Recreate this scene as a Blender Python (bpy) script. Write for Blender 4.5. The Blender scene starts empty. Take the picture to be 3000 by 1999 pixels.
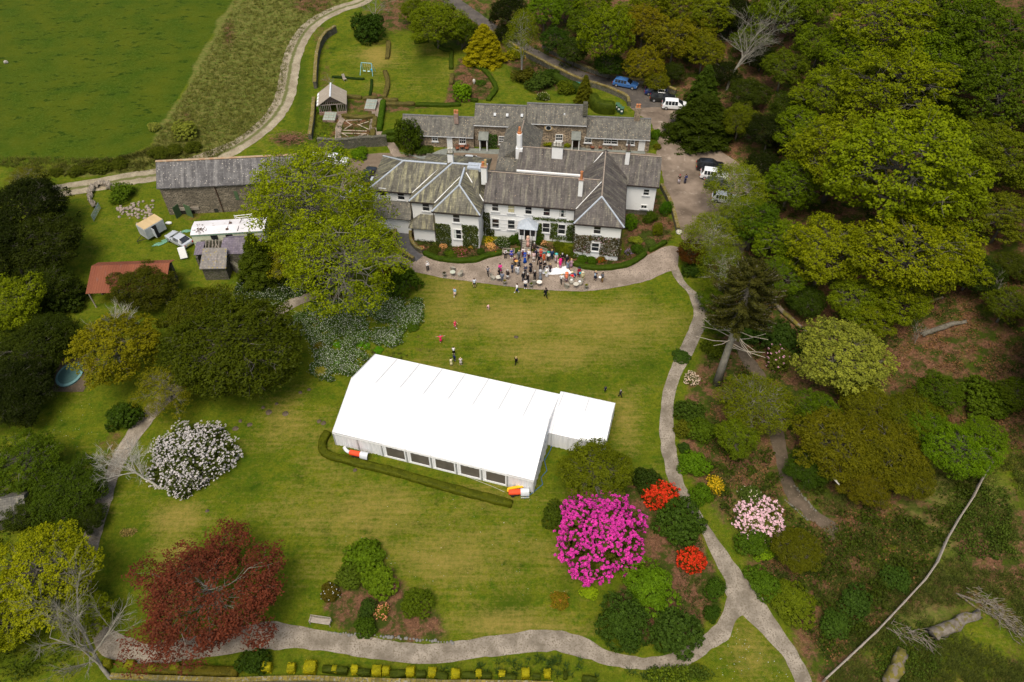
import bpy, math, random
import numpy as np
from mathutils import Vector, Matrix

SC = bpy.context.scene
COL = SC.collection
PI = math.pi
rad = math.radians
# ---------------------------------------------------------------- camera
CAMH, PITCH, FPX = 70.0, rad(47.0), 2200.0      # metres up, degrees below the horizon, focal length in photo pixels (3000 wide)
cam_d = bpy.data.cameras.new('camera')
cam = bpy.data.objects.new('camera', cam_d); COL.objects.link(cam)
cam.location = (0, 0, CAMH); cam.rotation_euler = (rad(90) - PITCH, 0, 0)
cam_d.sensor_width = 36.0; cam_d.lens = 36.0 * FPX / 3000.0
cam_d.clip_start = 0.5; cam_d.clip_end = 3000
SC.camera = cam
# ---------------------------------------------------------------- overcast daylight
SUN_EL, SUN_AZ = rad(66), rad(200)              # azimuth clockwise from +Y
w = bpy.data.worlds.new('World'); SC.world = w; w.use_nodes = True
wn = w.node_tree; bg = wn.nodes['Background']
sky = wn.nodes.new('ShaderNodeTexSky'); sky.sky_type = 'NISHITA'; sky.sun_disc = False
sky.sun_elevation = SUN_EL; sky.sun_rotation = SUN_AZ
sky.air_density = 1.6; sky.dust_density = 5.0; sky.ozone_density = 0.6
wn.links.new(sky.outputs[0], bg.inputs[0]); bg.inputs[1].default_value = 0.083
sl = bpy.data.lights.new('sun', 'SUN'); sl.energy = 2.1; sl.angle = rad(34); sl.color = (1.0, 0.94, 0.83)
so = bpy.data.objects.new('sun', sl); COL.objects.link(so)
sd = Vector((math.sin(SUN_AZ) * math.cos(SUN_EL), math.cos(SUN_AZ) * math.cos(SUN_EL), math.sin(SUN_EL)))
so.rotation_euler = sd.to_track_quat('Z', 'Y').to_euler(); so.location = (0, -40, 120)
SC.view_settings.view_transform = 'Standard'; SC.view_settings.look = 'None'
SC.view_settings.exposure = 0.62; SC.view_settings.gamma = 1.0
SC.cycles.max_bounces = 5; SC.cycles.diffuse_bounces = 2; SC.cycles.glossy_bounces = 2
SC.cycles.transmission_bounces = 2; SC.cycles.transparent_max_bounces = 4
SC.cycles.use_denoising = True

# ---------------------------------------------------------------- terrain and pixel -> place
CP, SP = math.cos(PITCH), math.sin(PITCH)
def ray(px, py):
    X = px - 1500.0; Y = -(py - 999.5)
    return X, FPX * CP + Y * SP, -FPX * SP + Y * CP
def un0(px, py, z=0.0):
    dx, dy, dz = ray(px, py); t = (z - CAMH) / dz
    return dx * t, dy * t
def sstep(a, b, x):
    t = np.clip((x - a) / (b - a), 0, 1); return t * t * (3 - 2 * t)
def _line(p, q):
    a = np.array(un0(*p)); b = np.array(un0(*q)); d = (b - a) / np.linalg.norm(b - a)
    return a, np.array([-d[1], d[0]])
LA, LAn = _line((1500, 115), (2020, 290))
LB, LBn = _line((2190, 560), (2620, 1400)); 
if LBn[0] < 0: LBn = -LBn
if LAn[1] < 0: LAn = -LAn
def hill(x, y):
    dA = (x - LA[0]) * LAn[0] + (y - LA[1]) * LAn[1] - 3.0
    dB = (x - LB[0]) * LBn[0] + (y - LB[1]) * LBn[1] - 3.0
    d = np.maximum(dA, dB)
    d = np.log1p(np.exp(np.clip(d / 3.0, -30, 30))) * 3.0
    return np.minimum(0.24 * d, 26.0)
def ter(x, y):
    x = np.asarray(x, float); y = np.asarray(y, float)
    return 0.8 * sstep(103, 109, y) + hill(x, y)
def H(x, y): return float(ter(x, y))
def G(px, py, dz=0.0):
    """the place on the ground (or dz above it) seen at a photo pixel"""
    dx, dy, dz_ = ray(px, py); z = dz
    x, y = un0(px, py, z)
    t0, t1 = 0.2 * (0 - CAMH) / dz_, (dz - CAMH) / dz_ * 1.02 + 1e-9
    n = 160
    ts = np.linspace(t0, t1, n)
    zs = CAMH + dz_ * ts; gs = ter(dx * ts, dy * ts) + dz
    k = np.argmax(zs <= gs)
    if not (zs[k] <= gs[k]): k = n - 1
    a, b = ts[max(k - 1, 0)], ts[k]
    for _ in range(25):
        m = 0.5 * (a + b)
        if CAMH + dz_ * m <= float(ter(dx * m, dy * m)) + dz: b = m
        else: a = m
    return dx * b, dy * b, CAMH + dz_ * b
def proj(x, y, z):
    zc = y * CP - (z - CAMH) * SP; yc = y * SP + (z - CAMH) * CP
    return 1500 + FPX * x / zc, 999.5 - FPX * yc / zc, zc
def mpp(px, py, dz=0.0):
    """metres per photo pixel at that place"""
    return proj(*G(px, py, dz))[2] / FPX

# ---------------------------------------------------------------- objects
def obj(name, me, parent=None, color=None, loc=None, rz=0, label=None):
    o = bpy.data.objects.new(name, me); COL.objects.link(o)
    if parent is not None: o.parent = parent
    if color is not None: o.color = (color[0], color[1], color[2], 1)
    if loc is not None: o.location = loc
    if rz: o.rotation_euler = (0, 0, rz)
    if label: o['label'] = label
    return o
def tag(o, label, cat, group=None):
    o['label'] = label; o['category'] = cat
    if group: o['group'] = group
    return o
def thing(name, label, cat, loc=(0, 0, 0), rz=0, group=None):
    return tag(obj(name, None, loc=loc, rz=rz), label, cat, group)
def struct(o): o['kind'] = 'structure'; return o
def stuff(o, label, cat): tag(o, label, cat); o['kind'] = 'stuff'; return o

class MB:
    """collects polygons; one mesh"""
    def __init__(s): s.v = []; s.f = []; s.m = []; s.M = Matrix.Identity(4); s.mi = 0
    def pts(s, P, F):
        b = len(s.v)
        s.v += [tuple(s.M @ Vector(p)) for p in P]
        s.f += [tuple(b + i for i in f) for f in F]; s.m += [s.mi] * len(F); return s
    def box(s, x0, x1, y0, y1, z0, z1):
        P = [(x0,y0,z0),(x1,y0,z0),(x1,y1,z0),(x0,y1,z0),(x0,y0,z1),(x1,y0,z1),(x1,y1,z1),(x0,y1,z1)]
        return s.pts(P, [(3,2,1,0),(4,5,6,7),(0,1,5,4),(1,2,6,5),(2,3,7,6),(3,0,4,7)])
    def obox(s, c, sx, sy, sz, rz=0, rx=0, ry=0):
        o = s.M; s.M = o @ Matrix.Translation(c) @ Matrix.Rotation(rz,4,'Z') @ Matrix.Rotation(ry,4,'Y') @ Matrix.Rotation(rx,4,'X')
        s.box(-sx/2,sx/2,-sy/2,sy/2,-sz/2,sz/2); s.M = o; return s
    def cbox(s, x0, x1, y0, y1, z0, z1, b=0.05):
        """box with chamfered vertical and top edges"""
        P = [];
        ring = lambda i, z: [(x0+i+b,y0+i,z),(x1-i-b,y0+i,z),(x1-i,y0+i+b,z),(x1-i,y1-i-b,z),(x1-i-b,y1-i,z),(x0+i+b,y1-i,z),(x0+i,y1-i-b,z),(x0+i,y0+i+b,z)]
        P = ring(0,z0)+ring(0,z1-b)+ring(b,z1)
        F = [tuple(range(7,-1,-1)), tuple(range(16,24))]
        for r in range(2):
            for k in range(8): F.append((r*8+k, r*8+(k+1)%8, (r+1)*8+(k+1)%8, (r+1)*8+k))
        return s.pts(P, F)
    def tube(s, P, R, n=6, cap=True):
        P = [Vector(p) for p in P]
        if not hasattr(R, '__len__'): R = [R]*len(P)
        vs = []; up = Vector((0.13,0.21,0.97)).normalized()
        for i, p in enumerate(P):
            d = (P[min(i+1,len(P)-1)] - P[max(i-1,0)])
            if d.length < 1e-9: d = Vector((0,0,1))
            d.normalize(); a = d.cross(up)
            if a.length < 0.05: a = d.cross(Vector((1,0,0)))
            a.normalize(); b = d.cross(a)
            for k in range(n):
                t = 2*PI*k/n; vs.append(p + (a*math.cos(t)+b*math.sin(t))*R[i])
        F = []
        for i in range(len(P)-1):
            for k in range(n): F.append((i*n+k, i*n+(k+1)%n, (i+1)*n+(k+1)%n, (i+1)*n+k))
        if cap: F += [tuple(range(n))[::-1], tuple((len(P)-1)*n+k for k in range(n))]
        return s.pts(vs, F)
    def lathe(s, prof, n=14, c=(0,0,0), sx=1, sy=1):
        vs = []
        for r, z in prof:
            for k in range(n): vs.append((c[0]+r*sx*math.cos(2*PI*k/n), c[1]+r*sy*math.sin(2*PI*k/n), c[2]+z))
        F = [tuple(range(n))[::-1], tuple((len(prof)-1)*n+k for k in range(n))]
        for i in range(len(prof)-1):
            for k in range(n): F.append((i*n+k, i*n+(k+1)%n, (i+1)*n+(k+1)%n, (i+1)*n+k))
        return s.pts(vs, F)
    def ell(s, c, rx, ry, rz, n=10, m=6):
        return s.lathe([(max(1e-3,math.sin(PI*i/m)), -rz*math.cos(PI*i/m)) for i in range(m+1)], n, c, rx, ry)
    def mesh(s, name, mats, smooth=False):
        me = bpy.data.meshes.new(name); me.from_pydata(s.v, [], s.f)
        if not isinstance(mats, (list, tuple)): mats = [mats]
        for m in mats: me.materials.append(m)
        if len(mats) > 1: me.polygons.foreach_set('material_index', s.m)
        if smooth: me.polygons.foreach_set('use_smooth', [True]*len(s.f))
        autouv(me); me.update(); return me
    def build(s, name, mats, parent=None, smooth=False, **k):
        return obj(name, s.mesh(name, mats, smooth), parent, **k)
def autouv(me):
    uv = me.uv_layers.new(name='UVMap').data; n = len(me.loops)
    if n == 0: return
    co = np.zeros((len(me.vertices), 3)); me.vertices.foreach_get('co', co.ravel())
    vi = np.zeros(n, int); me.loops.foreach_get('vertex_index', vi)
    pn = np.zeros((len(me.polygons), 3)); me.polygons.foreach_get('normal', pn.ravel())
    lt = np.zeros(len(me.polygons), int); me.polygons.foreach_get('loop_total', lt)
    N = np.repeat(pn, lt, axis=0); P = co[vi]
    T = np.stack([-N[:,1], N[:,0], np.zeros(n)], 1); L = np.linalg.norm(T, axis=1)
    T[L < 1e-3] = (1,0,0); L[L < 1e-3] = 1; T /= L[:,None]; S = np.cross(N, T)
    out = np.stack([(P*T).sum(1), (P*S).sum(1)], 1).astype(np.float32)
    uv.foreach_set('uv', out.ravel())
def qmesh(name, V, F, mats, var=None, mi=None, smooth=False):
    """numpy vertices and quads (or triangles) to a mesh"""
    me = bpy.data.meshes.new(name); V = np.asarray(V, np.float32); F = np.asarray(F, np.int32)
    k = F.shape[1]; me.vertices.add(len(V)); me.vertices.foreach_set('co', V.ravel())
    me.loops.add(F.size); me.loops.foreach_set('vertex_index', F.ravel())
    me.polygons.add(len(F)); me.polygons.foreach_set('loop_start', np.arange(0, F.size, k, dtype=np.int32))
    me.polygons.foreach_set('loop_total', np.full(len(F), k, np.int32))
    if not isinstance(mats, (list, tuple)): mats = [mats]
    for m in mats: me.materials.append(m)
    if mi is not None: me.polygons.foreach_set('material_index', np.asarray(mi, np.int32))
    me.update(calc_edges=True); 
    if smooth: me.polygons.foreach_set('use_smooth', np.ones(len(F), bool))
    if var is not None:
        a = me.attributes.new('var', 'FLOAT', 'FACE'); a.data.foreach_set('value', np.asarray(var, np.float32))
    return me

# ---------------------------------------------------------------- materials
def newmat(name):
    m = bpy.data.materials.new(name); m.use_nodes = True
    b = m.node_tree.nodes['Principled BSDF']; return m, m.node_tree, b
def nd(nt, t, **k):
    n = nt.nodes.new('ShaderNode' + t)
    for a, v in k.items():
        if a[0] == '_': setattr(n, a[1:], v)
        else:
            n.inputs[a.replace('__', ' ')].default_value = v
    return n
def coord(nt, space='Object', scale=(1,1,1), rot=(0,0,0)):
    tc = nd(nt, 'TexCoord'); mp = nd(nt, 'Mapping'); mp.inputs['Scale'].default_value = scale; mp.inputs['Rotation'].default_value = rot
    nt.links.new(tc.outputs[space], mp.inputs[0]); return mp.outputs[0]
def noise(nt, vec, scale, detail=4, rough=0.6, dist=0.0):
    n = nd(nt, 'TexNoise', Scale=scale, Detail=detail, Roughness=rough, Distortion=dist)
    nt.links.new(vec, n.inputs['Vector']); return n.outputs[0]
def ramp(nt, fac, lo, hi):
    r = nd(nt, 'MapRange', _clamp=True); nt.links.new(fac, r.inputs[0]); r.inputs[1].default_value = lo; r.inputs[2].default_value = hi
    return r.outputs[0]
def mixc(nt, fac, a, b, mode='MIX'):
    n = nd(nt, 'Mix', _data_type='RGBA', _blend_type=mode)
    if isinstance(fac, float) or isinstance(fac, int): n.inputs[0].default_value = fac
    else: nt.links.new(fac, n.inputs[0])
    for s, c in ((6, a), (7, b)):
        if isinstance(c, tuple): n.inputs[s].default_value = (c[0], c[1], c[2], 1)
        else: nt.links.new(c, n.inputs[s])
    return n.outputs[2]
def math_(nt, op, a, b=0.0):
    n = nd(nt, 'Math', _operation=op)
    for i, v in enumerate((a, b)):
        if isinstance(v, (int, float)): n.inputs[i].default_value = v
        else: nt.links.new(v, n.inputs[i])
    return n.outputs[0]
def bump(nt, b, h, strength=0.5, dist=0.05):
    n = nd(nt, 'Bump', Strength=strength, Distance=dist); nt.links.new(h, n.inputs['Height']); nt.links.new(n.outputs[0], b.inputs['Normal'])
def simple(name, c1, c2=None, scale=2.0, rough=0.8, spec=0.3, metal=0.0, bmp=0.0, space='Object', lo=0.35, hi=0.65, c3=None, s3=8.0, lo3=0.62, hi3=0.7, stretch=(1,1,1), objc=False, alpha=None):
    m, nt, b = newmat(name); b.inputs['Roughness'].default_value = rough; b.inputs['Specular IOR Level'].default_value = spec
    b.inputs['Metallic'].default_value = metal
    v = coord(nt, space, stretch); n1 = noise(nt, v, scale)
    col = mixc(nt, ramp(nt, n1, lo, hi), c1, c2 or c1)
    if c3: col = mixc(nt, ramp(nt, noise(nt, v, s3, 3), lo3, hi3), col, c3)
    if objc:
        oi = nd(nt, 'ObjectInfo'); col = mixc(nt, 1.0, col, oi.outputs['Color'], 'MULTIPLY')
    nt.links.new(col, b.inputs['Base Color'])
    if bmp: bump(nt, b, noise(nt, v, scale*4, 5), bmp, 0.03)
    return m
def leafmat(name, trans=0.22, lt=(1.75, 1.6, 0.95)):
    m, nt, b = newmat(name); nt.nodes.remove(b)
    at = nd(nt, 'Attribute'); at.attribute_name = 'var'
    oi = nd(nt, 'ObjectInfo')
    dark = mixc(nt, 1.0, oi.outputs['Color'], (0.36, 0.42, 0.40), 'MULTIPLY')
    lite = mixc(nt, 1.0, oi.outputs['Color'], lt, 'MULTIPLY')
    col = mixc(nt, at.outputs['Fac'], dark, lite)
    d = nd(nt, 'BsdfDiffuse'); t = nd(nt, 'BsdfTranslucent'); g = nd(nt, 'BsdfGlossy', Roughness=0.55)
    nt.links.new(col, d.inputs[0]); nt.links.new(col, t.inputs[0]); g.inputs[0].default_value = (.3,.32,.25,1)
    mx = nd(nt, 'MixShader'); mx.inputs[0].default_value = trans
    nt.links.new(d.outputs[0], mx.inputs[1]); nt.links.new(t.outputs[0], mx.inputs[2])
    m2 = nd(nt, 'MixShader'); m2.inputs[0].default_value = 0.015
    nt.links.new(mx.outputs[0], m2.inputs[1]); nt.links.new(g.outputs[0], m2.inputs[2])
    nt.links.new(m2.outputs[0], nt.nodes['Material Output'].inputs[0]); return m
LEAF = leafmat('leaf'); NEEDLE = leafmat('needle', 0.05); PETAL = leafmat('petal', 0.25, (1.4, 1.4, 1.4))
BARK = simple('bark', (0.085,0.075,0.055), (0.16,0.145,0.115), 3, c3=(0.09,0.10,0.03), s3=1.2, bmp=0.4, stretch=(1,1,0.3))
PALEBARK = simple('pale_bark', (0.30,0.28,0.24), (0.42,0.40,0.35), 3, c3=(0.10,0.09,0.07), s3=5, bmp=0.2)
GREYBARK = simple('grey_bark', (0.15,0.14,0.11), (0.23,0.21,0.17), 2, c3=(0.14,0.15,0.08), s3=2.5, bmp=0.3)
WHITE = simple('white_render', (0.76,0.76,0.75), (0.80,0.80,0.79), 0.8, 0.85, c3=(0.66,0.66,0.63), s3=1.6, lo3=0.6, hi3=0.85, bmp=0.06)
WOODW = simple('white_paint', (0.78,0.78,0.77), (0.70,0.70,0.68), 6, 0.5)
DARKG = simple('window_glass', (0.008,0.010,0.013), (0.035,0.038,0.042), 1.2, 0.06, 0.6)
BLACKP = simple('black_gutter', (0.018,0.014,0.012), (0.035,0.025,0.02), 3, 0.5)
LEAD = simple('lead_sheet', (0.33,0.37,0.43), (0.42,0.46,0.51), 3, 0.5, bmp=0.1)
PAINT = None
def objpaint(name, rough, spec, coat=0.0, metal=0.0, var=0.08, s=3.0):
    m, nt, b = newmat(name); oi = nd(nt, 'ObjectInfo'); b.inputs['Roughness'].default_value = rough
    b.inputs['Specular IOR Level'].default_value = spec; b.inputs['Coat Weight'].default_value = coat; b.inputs['Metallic'].default_value = metal
    n = noise(nt, coord(nt), s, 4); c = mixc(nt, ramp(nt, n, 0.3, 0.7), (1-var,)*3, (1+var,)*3)
    nt.links.new(mixc(nt, 1.0, oi.outputs['Color'], c, 'MULTIPLY'), b.inputs['Base Color']); return m
PAINT = objpaint('car_paint', 0.28, 0.5, 0.6, 0.0, 0.05, 1.0)
CLOTH = objpaint('cloth', 0.9, 0.1, 0, 0, 0.14, 9.0)
SKIN = objpaint('skin', 0.6, 0.3, 0, 0, 0.05, 9.0)
PLAIN = objpaint('matt_paint', 0.7, 0.3, 0, 0, 0.12, 5.0)
METAL = objpaint('dull_metal', 0.4, 0.5, 0, 0.6, 0.12, 4.0)
RUBBER = simple('rubber', (0.012,0.012,0.012), (0.025,0.025,0.025), 8, 0.8)

def slate(name, base, alt, streak, lichen, sc=1.0, dens=0.62):
    """slate roof: courses up the slope, rain streaks down it, lichen spots"""
    m, nt, b = newmat(name); b.inputs['Roughness'].default_value = 0.65; b.inputs['Specular IOR Level'].default_value = 0.35
    v = coord(nt, 'UV')
    br = nd(nt, 'TexBrick', Scale=1.0, Mortar__Size=0.012); br.inputs['Brick Width'].default_value = 0.42; br.inputs['Row Height'].default_value = 0.26
    br.inputs['Color1'].default_value = (0.78,0.78,0.78,1); br.inputs['Color2'].default_value = (1.15,1.15,1.15,1); br.inputs['Mortar'].default_value = (0.45,0.45,0.45,1)
    br.inputs['Bias'].default_value = 0.0; nt.links.new(v, br.inputs['Vector'])
    c = mixc(nt, ramp(nt, noise(nt, v, 0.55*sc, 5, 0.65), 0.38, 0.62), base, alt)
    st = noise(nt, coord(nt, 'UV', (1.3,0.14,1)), 1.6*sc, 5, 0.65)
    c = mixc(nt, ramp(nt, st, 0.48, 0.66), c, streak)
    c = mixc(nt, ramp(nt, noise(nt, coord(nt, 'UV', (1.7,0.2,1)), 1.1*sc, 4), 0.56, 0.72), c, tuple(x*0.45 for x in base))
    c = mixc(nt, 1.0, c, br.outputs[0], 'MULTIPLY')
    vo = nd(nt, 'TexVoronoi', Scale=2.6); nt.links.new(v, vo.inputs['Vector'])
    sp = math_(nt, 'LESS_THAN', math_(nt, 'ADD', vo.outputs['Distance'], noise(nt, v, 7.0, 2)), dens)
    c = mixc(nt, sp, c, lichen)
    nt.links.new(c, b.inputs['Base Color']); bump(nt, b, br.outputs[1], 0.4, 0.02); return m
SLATE = slate('brown_slate', (0.060,0.050,0.045), (0.098,0.084,0.076), (0.165,0.15,0.115), (0.30,0.23,0.16), 1.0, 0.56)
SLATEG = slate('green_grey_slate', (0.066,0.060,0.046), (0.135,0.125,0.092), (0.28,0.26,0.15), (0.30,0.30,0.26), 1.2, 0.42)
SLATEL = slate('lichen_slate', (0.075,0.070,0.060), (0.125,0.115,0.095), (0.16,0.15,0.115), (0.30,0.24,0.16), 1.4, 0.66)
SLATEB = slate('barn_slate', (0.060,0.056,0.058), (0.12,0.115,0.115), (0.21,0.20,0.19), (0.46,0.42,0.36), 0.7, 0.62)
SLATEP = slate('purple_slate', (0.105,0.085,0.115), (0.15,0.125,0.16), (0.18,0.155,0.17), (0.22,0.19,0.18), 1.0, 0.35)
def stone(name, c1, c2, c3, w=0.34, h=0.13, mort=(0.05,0.048,0.042)):
    m, nt, b = newmat(name); b.inputs['Roughness'].default_value = 0.9; b.inputs['Specular IOR Level'].default_value = 0.15
    v = coord(nt, 'UV'); v2 = nd(nt, 'VectorMath', _operation='ADD'); nt.links.new(v, v2.inputs[0])
    nn = nd(nt, 'TexNoise', Scale=3.0); nt.links.new(v, nn.inputs['Vector'])
    sc = nd(nt, 'VectorMath', _operation='SCALE'); nt.links.new(nn.outputs[1], sc.inputs[0]); sc.inputs[3].default_value = 0.22; nt.links.new(sc.outputs[0], v2.inputs[1])
    br = nd(nt, 'TexBrick', Scale=1.0, Mortar__Size=0.02); br.inputs['Brick Width'].default_value = w; br.inputs['Row Height'].default_value = h
    br.inputs['Color1'].default_value = (*c1,1); br.inputs['Color2'].default_value = (*c2,1); br.inputs['Mortar'].default_value = (*mort,1); br.inputs['Bias'].default_value = 0.1
    nt.links.new(v2.outputs[0], br.inputs['Vector'])
    c = mixc(nt, ramp(nt, noise(nt, v, 4.0, 3), 0.52, 0.64), br.outputs[0], c3)
    c = mixc(nt, ramp(nt, noise(nt, v, 0.5, 4), 0.4, 0.75), c, tuple(x*0.6 for x in c1))
    nt.links.new(c, b.inputs['Base Color']); bump(nt, b, noise(nt, v2.outputs[0], 7, 4), 0.6, 0.04); return m
STONE = stone('rubble_stone', (0.16,0.135,0.10), (0.36,0.30,0.22), (0.07,0.062,0.05), 0.5, 0.2)
STONEM = stone('mews_stone', (0.22,0.17,0.12), (0.52,0.40,0.27), (0.05,0.05,0.05), 0.6, 0.28)
STONED = stone('dark_stone', (0.10,0.095,0.075), (0.19,0.17,0.13), (0.07,0.085,0.02), 0.4, 0.2)
MOSSW = stone('mossy_wall_top', (0.15,0.12,0.03), (0.24,0.18,0.035), (0.26,0.24,0.20), 0.5, 0.4)
WOODG = simple('weathered_wood', (0.26,0.22,0.18), (0.36,0.31,0.26), 2, 0.85, c3=(0.14,0.12,0.10), s3=6, stretch=(1,6,1), bmp=0.3)
WOODB = simple('brown_wood', (0.20,0.12,0.06), (0.32,0.22,0.11), 3, 0.8, c3=(0.12,0.08,0.04), s3=7)
TERRA = simple('terracotta', (0.42,0.15,0.06), (0.52,0.22,0.09), 5, 0.8)
BRICK = stone('old_brick', (0.32,0.15,0.10), (0.40,0.22,0.16), (0.36,0.30,0.27), 0.25, 0.09, (0.3,0.27,0.24))

# ================================================================ ground
def inpoly(X, Y, poly):
    ins = np.zeros(X.shape, bool); n = len(poly); j = n - 1
    for i in range(n):
        xi, yi = poly[i]; xj, yj = poly[j]
        c = ((yi > Y) != (yj > Y)) & (X < (xj - xi) * (Y - yi) / (yj - yi + 1e-12) + xi)
        ins ^= c; j = i
    return ins
def inside(px, py, poly): return bool(inpoly(np.array([float(px)]), np.array([float(py)]), poly)[0])
def vnoise(x, y, s, seed=0):
    """cheap smooth value noise, 0..1"""
    x = np.asarray(x) / s; y = np.asarray(y) / s
    xi = np.floor(x).astype(int); yi = np.floor(y).astype(int); fx = x - xi; fy = y - yi
    fx = fx*fx*(3-2*fx); fy = fy*fy*(3-2*fy)
    def h(a, b):
        v = np.sin(a * 127.1 + b * 311.7 + seed * 74.7) * 43758.5453; return v - np.floor(v)
    return (h(xi,yi)*(1-fx)+h(xi+1,yi)*fx)*(1-fy) + (h(xi,yi+1)*(1-fx)+h(xi+1,yi+1)*fx)*fy
def axis(a, b, st, far):
    c = list(np.arange(a, b + 1e-6, st)); d = st; lo, hi = c[0], c[-1]; L, R = [], []
    while lo > -far: d *= 1.5; lo -= d; L.append(lo)
    d = st
    while hi < far: d *= 1.5; hi += d; R.append(hi)
    return np.array(L[::-1] + c + R)
gx = axis(-125, 125, 0.7, 900); gy = axis(14, 232, 0.7, 900)
GX, GY = np.meshgrid(gx, gy)
GZ = ter(GX, GY) + 0.05 * (vnoise(GX, GY, 3.0, 1) - 0.5) * np.minimum(1, hill(GX, GY) / 2)
PX, PY, PZ = proj(GX, GY, GZ); bad = PZ < 5; PX = np.where(bad, -9999, PX); PY = np.where(bad, 5000, PY)
PXn = PX + 22 * (vnoise(GX, GY, 4, 3) - 0.5) + 10 * (vnoise(GX, GY, 1.5, 4) - 0.5); PYn = PY + 16 * (vnoise(GX, GY, 4, 5) - 0.5) + 8 * (vnoise(GX, GY, 1.5, 6) - 0.5)
def gauss(lst):
    o = np.zeros(GX.shape)
    for (a, b, rx, ry, s) in lst: o = np.maximum(o, s * np.exp(-(((PX - a) / rx) ** 2 + ((PY - b) / ry) ** 2)))
    return o
def soft(m, k=2):
    m = m.astype(float)
    for _ in range(k): 
        m[1:-1,1:-1] = (m[1:-1,1:-1]*2 + m[:-2,1:-1] + m[2:,1:-1] + m[1:-1,:-2] + m[1:-1,2:]) / 6
    return m
FIELD = [(-4000,-900),(720,-900),(695,0),(640,70),(600,140),(555,230),(515,300),(485,350),(455,405),(440,430),(330,468),(250,480),(100,485),(-4000,560)]
ROUGH = [(695,0),(640,70),(600,140),(555,230),(515,300),(485,350),(455,405),(440,430),(330,468),(180,490),(180,520),(480,500),(650,460),(770,372),(830,280),(845,160),(900,75),(1070,-30),(1090,-900),(720,-900)]
WOOD = [(1050,-900),(1110,30),(1220,75),(1330,130),(1420,165),(1500,215),(1570,280),(1700,262),(1860,270),(2050,330),(2100,600),(2060,780),(2110,900),(2090,980),(2010,1090),(1980,1250),(2010,1400),(2110,1560),(2200,1690),(2300,1830),(2400,2050),(2700,5000),(9000,5000),(9000,-900)]
field = np.maximum(soft(inpoly(PX, PY, FIELD), 1), gauss([(1248,200,95,85,.56),(1150,335,70,50,.5)]))
rough = np.maximum(soft(inpoly(PXn, PYn, ROUGH), 3), gauss([(2800,1500,200,170,.9),(2700,1750,180,150,.7),(2300,1950,150,60,.4),(2150,1480,120,90,.5),(2450,1700,120,150,.5)]))
litter = soft(inpoly(PXn, PYn, WOOD), 2) * 0.62
BEDS = [[(1160,700),(1225,750),(1300,770),(1400,768),(1460,742),(1530,735),(1530,700),(1280,720),(1270,660),(1205,660)],
        [(1560,690),(1572,740),(1650,770),(1690,795),(1800,795),(1880,770),(1960,715),(1985,650),(1930,600),(1830,615),(1820,760),(1680,730)],
        [(940,1760),(1000,1690),(1080,1600),(1200,1720),(1290,1780),(1325,1880),(1200,1888),(1000,1852),(955,1812)],
        [(1700,1500),(1900,1380),(1960,1410),(2040,1540),(2120,1700),(2120,1790),(2000,1885),(1800,1880),(1780,1750),(1900,1640)],
        [(1070,340),(1080,260),(1170,300),(1300,300),(1330,200),(1350,160),(1440,215),(1450,290),(1340,305)],
        [(975,330),(1100,330),(1105,415),(960,425)],[(1010,290),(1115,290),(1100,335),(1010,330)],
        [(880,870),(1010,830),(1060,900),(1000,960),(900,960)]]
for b_ in BEDS[:5]: litter = np.maximum(litter, 0.75 * soft(inpoly(PX, PY, b_), 2))
for b_ in BEDS[5:]: litter = np.maximum(litter, 0.6 * soft(inpoly(PX, PY, b_), 2))
litter = np.maximum(litter, gauss([(920,15,70,30,.95),(545,350,30,60,.6),(670,100,25,60,.7),(850,410,60,22,.9),(1150,60,120,40,.8),(130,830,80,40,.8),(330,1330,60,120,.5),(230,1090,60,70,.7),(560,600,70,60,.6),(940,110,40,60,.5),(955,260,25,110,.5),
    (560,1660,45,80,.75),(480,1750,60,120,.5),(640,1870,100,50,.6),(1090,1120,90,60,.5),(1230,1000,60,50,.35),(270,1850,80,120,.5),(1900,600,60,60,.8)]))
litter = litter * (1 - 0.85 * gauss([(2800,1900,220,110,1),(2850,1400,160,110,.9),(2680,1600,110,90,.9),(2150,1950,110,130,1),(2620,1900,100,80,.5),(2200,1530,90,90,.5),(2350,1480,60,60,.4)]))
litter = np.maximum(litter, gauss([(2680,1000,210,170,1.),(2900,1250,160,90,.8)]))
dry = gauss([(1330,880,130,110,.6),(1500,930,260,75,.85),(1760,950,240,80,.85),(1620,1030,230,60,.75),(1820,900,120,50,.5),(1080,1500,300,110,.6),(1350,1630,300,110,.66),(1480,1830,260,45,.8),(1000,1650,140,60,.5),
    (850,1240,110,110,.45),(920,1330,90,60,.5),(1250,190,90,90,.5),(1110,165,60,55,.9),(1110,250,60,20,.4),(1830,1230,60,110,.6),(520,1520,80,50,.8),(500,1700,60,140,.7),(540,1640,40,60,.9),(2200,1900,60,80,.5),(1450,1450,160,50,.4),(1230,1080,120,60,.3),(600,200,30,80,.2)])
dry *= 1 - field
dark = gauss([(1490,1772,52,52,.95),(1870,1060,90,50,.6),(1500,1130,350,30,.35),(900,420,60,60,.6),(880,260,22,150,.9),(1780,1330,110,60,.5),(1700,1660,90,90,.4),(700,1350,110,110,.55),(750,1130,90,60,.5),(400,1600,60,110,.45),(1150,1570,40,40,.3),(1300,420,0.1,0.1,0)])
zone = np.stack([field, np.clip(litter,0,1), np.clip(dry,0,1), np.clip(rough,0,1)], -1)
nx, ny = len(gx), len(gy)
idx = np.arange(nx * ny).reshape(ny, nx)
GF = np.stack([idx[:-1,:-1], idx[:-1,1:], idx[1:,1:], idx[1:,:-1]], -1).reshape(-1, 4)
GV = np.stack([GX, GY, GZ], -1).reshape(-1, 3)

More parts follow.
